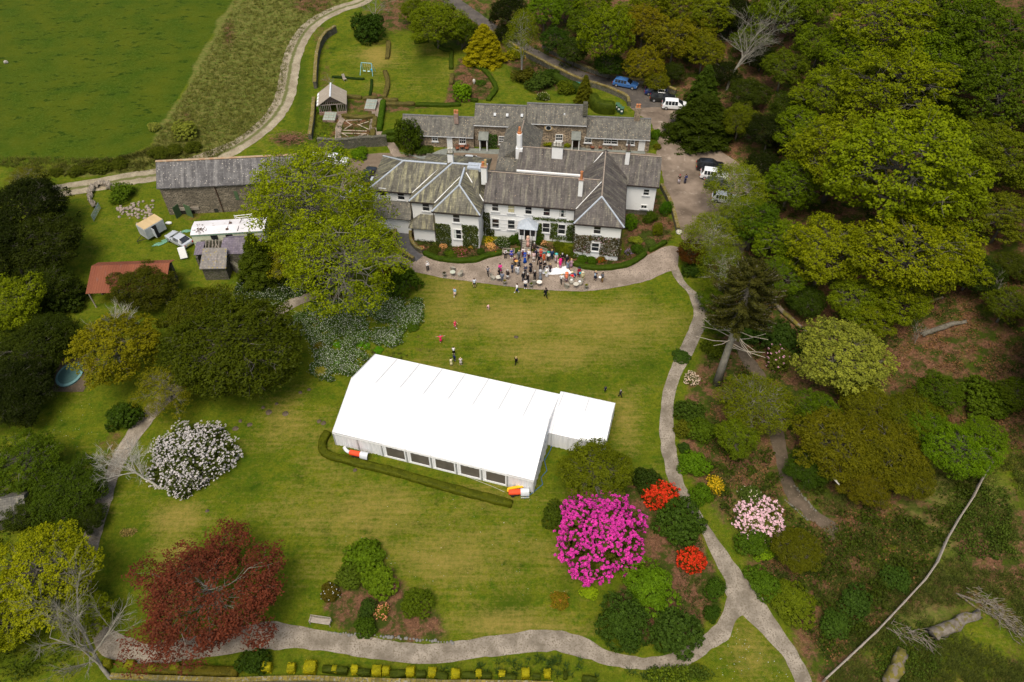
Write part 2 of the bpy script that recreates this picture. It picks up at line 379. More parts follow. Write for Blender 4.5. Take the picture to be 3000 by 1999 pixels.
def ground_mat():
    m, nt, b = newmat('ground_mix'); b.inputs['Roughness'].default_value = 0.95; b.inputs['Specular IOR Level'].default_value = 0.08
    L = nt.links.new
    at = nd(nt, 'Attribute'); at.attribute_name = 'zone'; sp = nd(nt, 'SeparateColor'); L(at.outputs['Color'], sp.inputs[0])
    a2 = nd(nt, 'Attribute'); a2.attribute_name = 'dark'
    v = coord(nt); vs = coord(nt, 'Object', (0.22, 2.2, 1), (0, 0, rad(16)))
    n0 = noise(nt, v, 0.16, 5, 0.65); n1 = noise(nt, v, 0.9, 6, 0.75); n2 = noise(nt, v, 4.5, 4, 0.8); ns = noise(nt, vs, 1.0, 4, 0.6)
    fine = noise(nt, v, 2.2, 6, 0.85)
    # lawn: green to dry yellow
    g = mixc(nt, ramp(nt, n1, 0.38, 0.62), LAWN_A, LAWN_B); g = mixc(nt, ramp(nt, noise(nt, v, 0.45, 5, 0.7), 0.53, 0.68), g, LAWN_DK); g = mixc(nt, 1.0, g, mixc(nt, ramp(nt, noise(nt, v, 3.2, 5, 0.85), 0.36, 0.64), (.72,.76,.7), (1.3,1.25,1.3)), 'MULTIPLY')
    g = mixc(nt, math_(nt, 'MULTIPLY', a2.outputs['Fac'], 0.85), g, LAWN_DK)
    dd = math_(nt, 'ADD', math_(nt, 'MULTIPLY', sp.outputs[2], 1.05), math_(nt, 'MULTIPLY', math_(nt, 'SUBTRACT', fine, 0.5), 2.3))
    dd = math_(nt, 'ADD', dd, math_(nt, 'MULTIPLY', math_(nt, 'SUBTRACT', ns, 0.5), 1.3))
    dd = math_(nt, 'ADD', dd, math_(nt, 'MULTIPLY', math_(nt, 'SUBTRACT', n0, 0.5), 1.4))
    g = mixc(nt, ramp(nt, dd, 0.15, 1.15), g, LAWN_DRY)
    # field
    fg = mixc(nt, ramp(nt, n0, 0.35, 0.65), FIELD_A, FIELD_B); fg = mixc(nt, ramp(nt, noise(nt, coord(nt, 'Object', (0.5,1,1)), 0.85, 4, 0.65), 0.56, 0.68), fg, FIELD_DK)
    fg = mixc(nt, ramp(nt, noise(nt, v, 3.0, 4, 0.8), 0.5, 0.8), fg, (0.085,0.12,0.015))
    g = mixc(nt, ramp(nt, sp.outputs[0], 0.35, 0.65), g, fg)
    # rough grass
    rr = mixc(nt, ramp(nt, noise(nt, coord(nt, 'Object', (1,2.2,1), (0,0,0.5)), 1.0, 6, 0.8), 0.36, 0.64), ROUGH_A, ROUGH_B)
    rr = mixc(nt, ramp(nt, n2, 0.56, 0.72), rr, ROUGH_C)
    g = mixc(nt, ramp(nt, math_(nt, 'ADD', at.outputs['Alpha'], math_(nt, 'MULTIPLY', math_(nt, 'SUBTRACT', n1, 0.5), 0.7)), 0.3, 0.6), g, rr)
    # leaf litter and earth
    li = mixc(nt, ramp(nt, noise(nt, v, 2.4, 6, 0.85), 0.36, 0.62), LIT_A, LIT_B); li = mixc(nt, ramp(nt, n2, 0.55, 0.7), li, LIT_C)
    li = mixc(nt, ramp(nt, noise(nt, v, 0.5, 6, 0.75), 0.46, 0.56), li, LIT_G)
    g = mixc(nt, ramp(nt, math_(nt, 'ADD', sp.outputs[1], math_(nt, 'MULTIPLY', math_(nt, 'SUBTRACT', n1, 0.5), 1.1)), 0.32, 0.62), g, li)
    L(g, b.inputs['Base Color']); bump(nt, b, noise(nt, v, 5.0, 5, 0.8), 0.8, 0.12); return m
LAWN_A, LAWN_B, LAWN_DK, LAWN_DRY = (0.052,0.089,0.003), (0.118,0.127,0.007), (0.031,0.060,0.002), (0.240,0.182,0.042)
FIELD_A, FIELD_B, FIELD_DK = (0.034,0.063,0.002), (0.064,0.080,0.003), (0.015,0.037,0.001)
ROUGH_A, ROUGH_B, ROUGH_C = (0.060,0.100,0.009), (0.18,0.15,0.045), (0.030,0.080,0.005)
LIT_A, LIT_B, LIT_C, LIT_G = (0.050,0.026,0.013), (0.18,0.088,0.048), (0.30,0.17,0.10), (0.036,0.050,0.006)
gm = qmesh('ground', GV, GF, ground_mat(), smooth=True)
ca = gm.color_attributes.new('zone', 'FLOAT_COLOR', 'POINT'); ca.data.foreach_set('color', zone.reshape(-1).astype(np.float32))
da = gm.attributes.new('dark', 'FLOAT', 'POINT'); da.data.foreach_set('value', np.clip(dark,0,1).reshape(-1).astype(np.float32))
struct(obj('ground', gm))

# ---------------------------------------------------------------- paths laid on the ground
def catmull(P, k=6):
    P = np.array(P, float); P = np.vstack([2*P[0]-P[1], P, 2*P[-1]-P[-2]]); out = []
    for i in range(1, len(P)-2):
        for t in np.linspace(0, 1, k, endpoint=False):
            a, b_, c, d = P[i-1], P[i], P[i+1], P[i+2]
            out.append(0.5*((2*b_)+(-a+c)*t+(2*a-5*b_+4*c-d)*t*t+(-a+3*b_-3*c+d)*t**3))
    out.append(P[-2]); return np.array(out)
def ribbon(name, pairs, mat, lift=0.03, k=7, cross=8, jit=0.22, seed=1, world=False):
    if world: A = np.array([p[0] for p in pairs], float); B = np.array([p[1] for p in pairs], float)
    else: A = np.array([G(*p[0])[:2] for p in pairs]); B = np.array([G(*p[1])[:2] for p in pairs])
    A = catmull(A, k); B = catmull(B, k)
    s = np.arange(len(A)) * 1.0
    j = lambda q, sd: (vnoise(q[:,0]*1.0, q[:,1], 0.8, sd) - 0.5) * jit
    D = (B - A); D /= np.linalg.norm(D, axis=1)[:,None] + 1e-9
    A = A + D * j(A, seed)[:,None]; B = B + D * j(B, seed+9)[:,None]
    V = []; n = len(A)
    for i in range(n):
        for c in range(cross+1): V.append(A[i] + (B[i]-A[i])*c/cross)
    V = np.array(V); Z = ter(V[:,0], V[:,1]) + lift
    F = [(i*(cross+1)+c, i*(cross+1)+c+1, (i+1)*(cross+1)+c+1, (i+1)*(cross+1)+c) for i in range(n-1) for c in range(cross)]
    F = np.array(F); q = V[F[0]]; 
    if (q[1]-q[0])[0]*(q[2]-q[1])[1] - (q[1]-q[0])[1]*(q[2]-q[1])[0] < 0: F = F[:, ::-1]
    me = qmesh(name, np.c_[V, Z], F, mat)
    a = me.attributes.new('across', 'FLOAT', 'POINT'); a.data.foreach_set('value', np.tile(np.linspace(0,1,cross+1), n).astype(np.float32))
    return struct(obj(name, me))
def center(pts, w): # px centreline + width in metres -> world pairs
    C = catmull([G(*p)[:2] for p in pts], 3); T = np.gradient(C, axis=0); T /= np.linalg.norm(T, axis=1)[:,None]; N = np.c_[-T[:,1], T[:,0]]
    return list(zip(C + N*w/2, C - N*w/2))
GRAVEL = simple('pale_gravel', (0.19,0.15,0.115), (0.33,0.265,0.21), 0.4, 0.95, 0.1, c3=(0.14,0.11,0.085), s3=6, lo3=0.50, hi3=0.66, bmp=0.5)
GRAVEL2 = simple('path_gravel', (0.155,0.13,0.098), (0.31,0.265,0.21), 0.6, 0.95, 0.1, c3=(0.14,0.115,0.08), s3=6.5, lo3=0.50, hi3=0.66, bmp=0.5)
CARPK = simple('damp_gravel', (0.105,0.078,0.055), (0.235,0.18,0.135), 0.28, 0.8, 0.25, c3=(0.32,0.26,0.20), s3=0.8, lo3=0.6, hi3=0.75, bmp=0.3)
TARM = simple('old_tarmac', (0.060,0.052,0.046), (0.105,0.090,0.075), 0.6, 0.85, 0.2, c3=(0.15,0.12,0.09), s3=3, bmp=0.2)
PAVE = simple('brown_pavers', (0.13,0.095,0.065), (0.17,0.13,0.09), 1.2, 0.9, c3=(0.09,0.07,0.05), s3=7, bmp=0.3)
SLABS = simple('slate_flags', (0.14,0.15,0.135), (0.20,0.21,0.185), 1.6, 0.7, c3=(0.10,0.10,0.085), s3=4, bmp=0.2)
RAMP = simple('dark_ramp_paving', (0.060,0.058,0.060), (0.095,0.09,0.09), 1.5, 0.8, c3=(0.16,0.13,0.11), s3=5, lo3=0.68, hi3=0.75, bmp=0.2)
EARTHP = simple('trodden_earth', (0.060,0.047,0.028), (0.115,0.085,0.058), 0.7, 0.95, c3=(0.21,0.16,0.11), s3=5, bmp=0.3)
def track_mat():
    m, nt, b = newmat('rutted_track'); b.inputs['Roughness'].default_value = 0.95; at = nd(nt, 'Attribute'); at.attribute_name = 'across'
    v = coord(nt); n = noise(nt, v, 1.2, 5)
    c = mixc(nt, ramp(nt, noise(nt, v, 0.5, 5, 0.7), 0.35, 0.65), (0.20,0.16,0.10), (0.34,0.29,0.20)); c = mixc(nt, ramp(nt, noise(nt, v, 5, 3), 0.56, 0.7), c, (0.10,0.09,0.06))
    d = math_(nt, 'ABSOLUTE', math_(nt, 'SUBTRACT', at.outputs['Fac'], 0.5))
    gr = ramp(nt, math_(nt, 'ADD', d, math_(nt, 'MULTIPLY', math_(nt, 'SUBTRACT', n, 0.5), 0.22)), 0.13, 0.05)
    c = mixc(nt, gr, c, (0.10,0.105,0.025)); nt.links.new(c, b.inputs['Base Color']); return m
ribbon('farm_track', center([(1100,-40),(1060,5),(1000,25),(930,60),(882,110),(857,170),(845,230),(833,290),(803,340),(760,383),(700,425),(620,462),(540,492),(460,512),(380,524),(280,542),(160,562),(60,585)], 3.6), track_mat(), jit=0.25, world=True)
ribbon('terrace_drive', [((1100,640),(1050,665)),((1122,700),(1085,750)),((1165,745),(1140,782)),((1243,745),(1215,797)),((1289,760),(1289,814)),((1341,764),(1345,821)),((1393,762),(1393,828)),((1427,750),(1430,833)),((1470,738),(1470,838)),((1520,735),(1520,844)),((1565,738),(1565,849)),((1640,762),(1640,853)),((1680,775),(1680,854.5)),((1708,785),(1715,854)),((1775,787),(1775,848)),((1833,778),(1852,834)),((1890,752),(1900,822)),((1953,722),(1947,801)),((1990,725),(1985,790))], GRAVEL, 0.045, jit=0.12, cross=14)
ribbon('car_park_drive', [((1844,314),(1985,300)),((1862,330),(2045,335)),((1905,361),(2080,380)),((1927,414),(2110,440)),((1925,455),(2165,480)),((1940,500),(2195,530)),((1946,548),(2205,590)),((1968,590),(2200,660)),((1984,647),(2190,720)),((1996,700),(2130,790))], CARPK, 0.035, cross=16, jit=0.4)
ribbon('road', [((1290,0),(1350,0)),((1375,55),(1420,50)),((1440,103),(1480,92)),((1469,120),(1510,110)),((1543,163),(1591,156)),((1630,207),(1706,210)),((1706,242),(1798,236)),((1757,258),(1860,247)),((1834,290),(1960,272)),((1850,318),(2000,312))], TARM, 0.05, cross=12, jit=0.3)
GP = [((1962,775),(1985,778)),((1975,812),(2005,822)),((1993,836),(2030,850)),((2017,864),(2078,885)),((2031,922),(2101,925)),((2007,988),(2059,974)),((1970,1067),(2031,1035)),((1944,1138),(1993,1105)),((1935,1208),(1975,1175)),((1933,1270),(1975,1265)),((1943,1345),(1986,1350)),((1957,1408),(2008,1425)),((1991,1455),(2045,1490)),((2034,1517),(2080,1548)),((2062,1575),(2120,1605)),((2091,1642),(2160,1660)),((2122,1694),(2196,1709)),((2128,1742),(2236,1757)),((2175,1800),(2273,1818)),((2277,1904),(2320,1885)),((2318,1970),(2362,1957)),((2345,2040),(2390,2030))]
ribbon('garden_path', GP, GRAVEL2, 0.035, jit=0.2)
ribbon('garden_path', [((2134,1745),(2215,1800)),((2112,1805),(2163,1808)),((2085,1838),(2139,1866)),((2043,1876),(2077,1909)),((1972,1914),(2010,1952)),((1900,1925),(1929,1962)),((1835,1920),(1812,1957)),((1765,1899),(1718,1931)),((1695,1861),(1650,1915)),((1601,1845),(1601,1908)),((1484,1857),(1461,1922)),((1367,1875),(1321,1941)),((1274,1887),(1227,1945)),((1157,1880),(1087,1931)),((1040,1861),(970,1910)),((947,1847),(900,1903)),((860,1832),(820,1903)),((773,1823),(700,1912)),((560,1865),(560,1935)),((440,1885),(430,1950)),((387,1872),(370,1942)),((340,1850),(300,1920)),((297,1821),(263,1850)),((276,1761),(238,1740)),((272,1676),(233,1640)),((297,1570),(250,1550)),((323,1485),(275,1480)),((345,1400),(306,1400)),((380,1330),(340,1320)),((425,1265),(385,1250)),((470,1210),(430,1190)),((560,1120),(530,1100)),((690,1020),(670,1000)),((840,915),(815,895)),((930,870),(915,850)),((1010,800),(990,780)),((1090,740),(1070,720))], GRAVEL2, 0.03, jit=0.25)
ribbon('woodland_path', [((2145,1000),(2178,990)),((2175,1060),(2205,1050)),((2225,1130),(2250,1115)),((2240,1240),(2290,1235)),((2268,1326),(2306,1322)),((2282,1393),(2330,1417)),((2311,1465),(2363,1460)),((2354,1508),(2397,1498)),((2406,1546),(2449,1537)),((2425,1590),(2445,1585))], EARTHP, 0.03, jit=0.5)
ribbon('courtyard', [((1000,470),(1000,560)),((1100,450),(1075,560)),((1200,452),(1200,500)),((1280,448),(1280,500)),((1360,442),(1360,510)),((1470,442),(1480,510)),((1600,428),(1600,480)),((1750,432),(1750,480)),((1850,440),(1850,500)),((1935,455),(1945,500))], PAVE, 0.03, cross=12)
ribbon('flagstone_walk', [((1140,440),(1165,445)),((1235,458),(1262,472)),((1290,440),(1320,452)),((1330,434),(1340,448)),((1400,436),(1400,450)),((1470,438),(1470,452)),((1650,432),(1650,440)),((1890,436),(1890,452))], SLABS, 0.045, jit=0.03)
ribbon('kitchen_garden_path', center([(1108,290),(1102,330),(1097,370),(1115,400),(1145,425),(1165,460)], 1.5), GRAVEL, 0.03, world=True)
ribbon('kitchen_garden_path', center([(985,330),(1000,352),(992,375),(990,420)], 1.0), GRAVEL, 0.035, world=True)
ribbon('ramp_path', [((1174,640),(1207,645)),((1164,690),(1200,690)),((1170,721),(1203,716)),((1186,740),(1217,734)),((1219,768),(1241,750))], RAMP, 0.07, jit=0.0)

# ================================================================ vegetation
def fib(n, rng, lo=-1.0):
    k = np.arange(n) + 0.5; z = 1 - (1 - lo) * k / n; t = PI * (1 + 5 ** 0.5) * k + rng.uniform(0, 6)
    r = np.sqrt(np.maximum(0, 1 - z * z)); P = np.c_[r*np.cos(t), r*np.sin(t), z] + rng.normal(0, 0.09, (n, 3)); return P / np.linalg.norm(P, axis=1)[:,None]
def unit(v): return v / (np.linalg.norm(v, axis=-1, keepdims=True) + 1e-9)
def leafquads(P, N, s, rng, asp=0.7, T=None):
    """one small quad at each point P with normal N"""
    n = len(P); s = np.broadcast_to(np.asarray(s, float), (n,))[:,None]
    A = T if T is not None else rng.normal(0, 1, (n, 3)); A = unit(A - N * (A*N).sum(1, keepdims=True)); B = np.cross(N, A) * asp
    V = np.stack([P - A*s*0.5, P + B*s*0.5 + A*s*0.05, P + A*s*0.5, P - B*s*0.5 + A*s*0.05], 1).reshape(-1, 3)
    return V, np.arange(4*n).reshape(n, 4)
def cloud(C, cr, k, size, rng, flat=0.6, up=0.5, asp=0.7, outw=None, droop=0.0):
    """k leaves round each cluster centre"""
    n = len(C); cr = np.broadcast_to(np.asarray(cr, float), (n,))
    off = unit(rng.normal(0, 1, (n, k, 3))) * rng.uniform(0.25, 1, (n, k, 1)) ** 0.6 * cr[:,None,None]; off[:,:,2] *= flat
    P = (C[:,None,:] + off); 
    rr = np.linalg.norm(off[:,:,:2], axis=2); P[:,:,2] -= droop * rr
    P = P.reshape(-1, 3)
    N = rng.normal(0, 1, (n*k, 3)) * (1-up); N[:,2] = np.abs(N[:,2]) + up
    if outw is not None: N += np.repeat(outw, k, axis=0) * 0.5
    N = unit(N)
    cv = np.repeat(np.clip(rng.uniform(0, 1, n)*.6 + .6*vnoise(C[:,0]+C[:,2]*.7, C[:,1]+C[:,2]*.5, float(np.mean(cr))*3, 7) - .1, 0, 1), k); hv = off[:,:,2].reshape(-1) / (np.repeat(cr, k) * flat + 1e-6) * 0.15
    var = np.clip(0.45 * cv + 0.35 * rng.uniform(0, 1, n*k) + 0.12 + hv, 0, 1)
    V, F = leafquads(P, N, size * rng.uniform(0.7, 1.3, n*k), rng, asp)
    return V, F, var
def join(parts):
    V, F, W, b = [], [], [], 0
    for v, f, w_ in parts: V.append(v); F.append(f + b); W.append(w_); b += len(v)
    return np.concatenate(V), np.concatenate(F), np.concatenate(W)
def limb_pts(a, b, rng, k=4, wob=0.08, sag=0.0):
    a = np.array(a, float); b = np.array(b, float); L = np.linalg.norm(b-a); o = []
    for i in range(k+1):
        t = i/k; p = a + (b-a)*t
        if 0 < i < k: p = p + rng.normal(0, wob*L*0.4, 3)
        p[2] += sag * L * math.sin(PI*t); o.append(p)
    return o
CACHE = {}
KINDS = {   # base of crown, lobes, lobe radius, clusters per lobe, cluster radius, leaves per cluster, leaf size, flat, up, aspect, height/R
 'broad':  dict(base=.20, nl=30, lobe=.33, nc=34, cr=.095, k=28, ls=.044, flat=.6, up=.45, asp=.75, lo=-.35, HR=1.75),
 'spray':  dict(base=.14, nl=44, lobe=.27, nc=32, cr=.085, k=26, ls=.040, flat=.45, up=.5, asp=.65, lo=-.45, HR=1.9),
 'airy':   dict(base=.14, nl=44, lobe=.30, nc=32, cr=.10, k=23, ls=.032, flat=.6, up=.35, asp=.75, lo=-.4, HR=2.0),
 'birch':  dict(base=.16, nl=26, lobe=.34, nc=30, cr=.14, k=28, ls=.042, flat=1.1, up=.2, asp=.6, lo=-.3, HR=2.6),
 'yew':    dict(base=.04, nl=54, lobe=.22, nc=32, cr=.085, k=26, ls=.046, flat=.6, up=.4, asp=.42, lo=-.25, HR=1.5),
 'small':  dict(base=.10, nl=14, lobe=.42, nc=22, cr=.15, k=20, ls=.09, flat=.7, up=.4, asp=.75, lo=-.2, HR=1.5),
 'copper': dict(base=.10, nl=44, lobe=.24, nc=30, cr=.09, k=30, ls=.034, flat=.4, up=.5, asp=.5, lo=-.2, HR=1.25),
}
def build_kind(kind, var):
    key = (kind, var)
    if key in CACHE: return CACHE[key]
    p = KINDS[kind]; rng = np.random.default_rng(hash(kind) % 1000 if False else sum(map(ord, kind)) * 7 + var)
    HR = p['HR']; zb = p['base'] * HR; zc = (zb + HR) / 2; rz = (HR - zb) / 2
    D = fib(p['nl'], rng, p['lo']); rl = rng.uniform(0.55, 0.80, p['nl'])
    shape = np.array([1, 1, rz]); E = D * rl[:,None] * shape + np.array([0, 0, zc])
    E = E + rng.normal(0, .05, E.shape); E[:, :2] *= 1 + (.36 if kind == 'copper' else .24 if kind == 'spray' else 0.14) * rng.uniform(-1, 1, (p['nl'], 1))
    C, O = [], []
    mb = MB()
    tr = 0.035 * HR ** 0.5 * (0.6 if kind in ('birch','copper') else 1)
    ntr = 3 if kind == 'birch' else 1
    tops = []
    for q in range(ntr):
        a = q * 2.1 + var; lean = 0.22 if ntr > 1 else 0.04
        top = np.array([math.cos(a)*lean, math.sin(a)*lean, HR * (0.86 if ntr > 1 else 0.8)])
        tops.append(top); P = limb_pts((math.cos(a)*0.02*(ntr>1), math.sin(a)*0.02*(ntr>1), -0.06), top, rng, 6, 0.03)
        mb.tube(P, [tr*1.35, tr, tr*.85, tr*.7, tr*.5, tr*.35, tr*.12], 8)
    for i in range(p['nl']):
        top = tops[i % ntr]; h = max(zb*0.8, min(E[i,2] - 0.30*np.linalg.norm(E[i,:2]) - 0.05, HR*.78)); st = np.array([top[0]*h/top[2], top[1]*h/top[2], h])
        P = limb_pts(st, E[i], rng, 4, 0.12, 0.06); w0 = tr * 0.42
        mb.tube(P, [w0, w0*.75, w0*.55, w0*.38, w0*.15], 5, False)
        od = unit(np.array([E[i,0], E[i,1], (E[i,2]-zc)/rz]))
        d = fib(p['nc'], rng); d = d[(d @ od) > -0.35]
        lr = p['lobe'] * rng.uniform(0.75, 1.2)
        cc = E[i] + d * lr * np.array([1, 1, 0.72]) * rng.uniform(0.75, 1.05, (len(d), 1)); C.append(cc); O.append(d)
        nb = 7 if kind in ('airy','birch') else 5
        for j in rng.choice(len(cc), min(2 if kind == 'copper' else nb, len(cc)), replace=False):
            s0 = P[2 + (j % 3)]; mb.tube(limb_pts(s0, cc[j], rng, 2, 0.15), [w0*.35, w0*.22, w0*.06], 3, False)
    C = np.concatenate(C); O = np.concatenate(O); C[:,2] = np.maximum(C[:,2], 0.06)
    # keep the outer shell of clusters: inner ones are never seen
    rad_ = np.sqrt((C[:,0]**2 + C[:,1]**2) + ((C[:,2]-zc)/rz)**2); keep = (rad_ > 0.5) & (vnoise(C[:,0]*1.3+C[:,2], C[:,1]+C[:,2]*1.7, .16, var) > (.27 if kind == 'copper' else .30 if kind in ('spray','airy','birch') else .2)); C, O = C[keep], O[keep]
    V, F, W = cloud(C, p['cr'] * rng.uniform(0.7, 1.25, len(C)), p['k'], p['ls'], rng, p['flat'], p['up'], p['asp'], O, 0.15)
    crown = qmesh(kind + '_crown', V, F, NEEDLE if kind == 'yew' else LEAF, W)
    bark = PALEBARK if kind == 'birch' else (GREYBARK if kind in ('airy','copper') else BARK)
    CACHE[key] = (crown, mb.mesh(kind + '_wood', bark, True), HR); return CACHE[key]
def build_conifer(var, droop=0.25, wide=1.0):
    key = ('conifer', var, droop)
    if key in CACHE: return CACHE[key]
    rng = np.random.default_rng(500 + var); HR = 2.6; mb = MB(); mb.tube([(0,0,-.05),(0.01,0,HR*.5),(0,0,HR*.98)], [.07,.045,.008], 7)
    C, O = [], []
    z = 0.12
    while z < HR*0.98:
        rr = (1 - z/HR) ** 0.75; nb = max(4, int(9 * rr + 3)); a0 = rng.uniform(0, 6)
        for q in range(nb):
            a = a0 + 2*PI*q/nb + rng.normal(0, .15); L = rr * rng.uniform(0.75, 1.1); d = np.array([math.cos(a), math.sin(a), 0])
            e = np.array([0,0,z]) + d*L - np.array([0,0,droop*L*rng.uniform(.5,1.3)]); mb.tube([(0,0,z), (np.array([0,0,z])+e)/2 + np.array([0,0,.03]), e], [.012,.008,.003], 3, False)
            for t in np.linspace(0.3, 1, max(3, int(7*L+2))):
                c = np.array([0,0,z])*(1-t) + e*t + np.array([0,0,.03*math.sin(PI*t)]); wdt = 0.05 + 0.13*(1-t)*L
                for s in (-1, 0, 1): C.append(c + np.array([-d[1], d[0], 0]) * wdt * s + rng.normal(0,.02,3)); O.append(d)
        z += 0.105 * (1.0 - 0.4 * z/HR)
    C = np.array(C); O = np.array(O)
    V, F, W = cloud(C, 0.10, 20, 0.085, rng, 0.5, 0.5, 0.34, O, 0.3)
    CACHE[key] = (qmesh('conifer_crown', V, F, NEEDLE, W), mb.mesh('conifer_wood', BARK, True), HR); return CACHE[key]
def build_shrub(var, ls=0.10, dense=1.0):
    key = ('shrub', var, ls)
    if key in CACHE: return CACHE[key]
    rng = np.random.default_rng(900 + var); HR = 1.0
    nl = 16; D = fib(nl, rng, -0.05); E = D * np.array([.62,.62,.50]) * rng.uniform(.55,1.22,(nl,1)) + np.array([0,0,.28]) + rng.normal(0,.05,(nl,3))
    C, O = [], []; mb = MB()
    for i in range(nl):
        mb.tube(limb_pts((0,0,-.05), E[i], rng, 3, .1), [.03,.02,.015,.006], 4, False)
        d = fib(34, rng); od = unit(E[i]); d = d[(d @ od) > -0.3]; cc = E[i] + d * rng.uniform(.24,.42) * np.array([1,1,.85]); C.append(cc); O.append(d)
    C = np.concatenate(C); O = np.concatenate(O); k = C[:,2] > 0.02; C, O = C[k], O[k]
    V, F, W = cloud(C, 0.09, int(16*dense*(0.1/ls)), ls, rng, .8, .3, .65, O*1.6)
    CACHE[key] = (qmesh('shrub_crown', V, F, LEAF, W), mb.mesh('shrub_stems', BARK), HR, C, O); return CACHE[key]
def flowers_on(key, n, size, k, seed, cover=None, side=None):
    """petal tufts standing on the outer clusters of a shrub"""
    kk = ('fl', key, n, size, k, seed)
    if kk in CACHE: return CACHE[kk]
    C, O = CACHE[key][3], CACHE[key][4]; rng = np.random.default_rng(seed)
    r = np.sqrt((C[:,0]/.98)**2 + (C[:,1]/.98)**2 + ((C[:,2]-.2)/.72)**2)
    ok = np.where((r > np.quantile(r, .35)) & (C[:,2] > .08))[0]
    sel = rng.choice(ok, min(n, len(ok)) , replace=False) if n <= len(ok) else rng.choice(ok, n)
    P = C[sel] + O[sel]*0.08 + rng.normal(0, .055, (len(sel), 3)); V, F, W = cloud(P, size, k, size*0.95, rng, .75, .35, .85, O[sel])
    CACHE[kk] = qmesh('petals', V, F, PETAL, np.clip(W*1.0+.05, 0, 1)); return CACHE[kk]

def place(px, py, rpx, HR, squash=1.0, zf=0.58):
    """base point and crown radius (m) so the crown is seen at px,py with radius rpx"""
    R = rpx / 20.0
    for _ in range(4):
        x, y, z = G(px, py, R * HR * squash * zf); R = rpx * proj(x, y, z)[2] / FPX
    return x, y, H(x, y), R
TN = {'broad': 'broadleaf_tree', 'spray': 'beech_tree', 'airy': 'lime_tree', 'birch': 'birch_tree', 'yew': 'yew_tree', 'small': 'small_tree', 'copper': 'copper_beech_tree', 'conifer': 'conifer_tree'}
_tv = [0]
def tree(kind, px, py, rpx, col, label, group=None, squash=1.0, sx=1.0, name=None, cat='tree', crownlabel=None, zf=0.58):
    _tv[0] += 1; v = _tv[0] % 3
    me = build_conifer(v % 2) if kind == 'conifer' else build_kind(kind, v % (2 if kind in ('copper','birch','small') else 3))
    x, y, z, R = place(px, py, rpx, me[2], squash, zf)
    t = thing(name or TN[kind], label, cat, (x, y, z), (_tv[0] * 2.399) % 6.28 if sx == 1.0 else 0.0, group)
    t.scale = (R*sx, R, R*squash)
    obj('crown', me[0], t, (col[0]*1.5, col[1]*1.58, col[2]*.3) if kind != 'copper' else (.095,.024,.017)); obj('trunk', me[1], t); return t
def shrub(px, py, rpx, col, label, fl=None, flcol=None, squash=1.0, name='shrub', cat='shrub', sx=1.0, var=None, ls=0.10, group=None, fk=8):
    _tv[0] += 1; v = (_tv[0] % 3) if var is None else var
    me = build_shrub(v, ls)
    x, y, z, R = place(px, py, rpx*1.06, 1.0, squash, 0.35)
    t = thing(name, label, cat, (x, y, z - 0.03*R), (_tv[0]*1.7) % 6.28 if sx == 1.0 else 0.0, group); t.scale = (R*sx, R, R*squash)
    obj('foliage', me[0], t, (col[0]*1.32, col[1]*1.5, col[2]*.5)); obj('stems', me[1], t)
    if fl: obj('blossom', flowers_on(('shrub', v, ls), fl[0], fl[1], fk, 7), t, flcol)
    return t

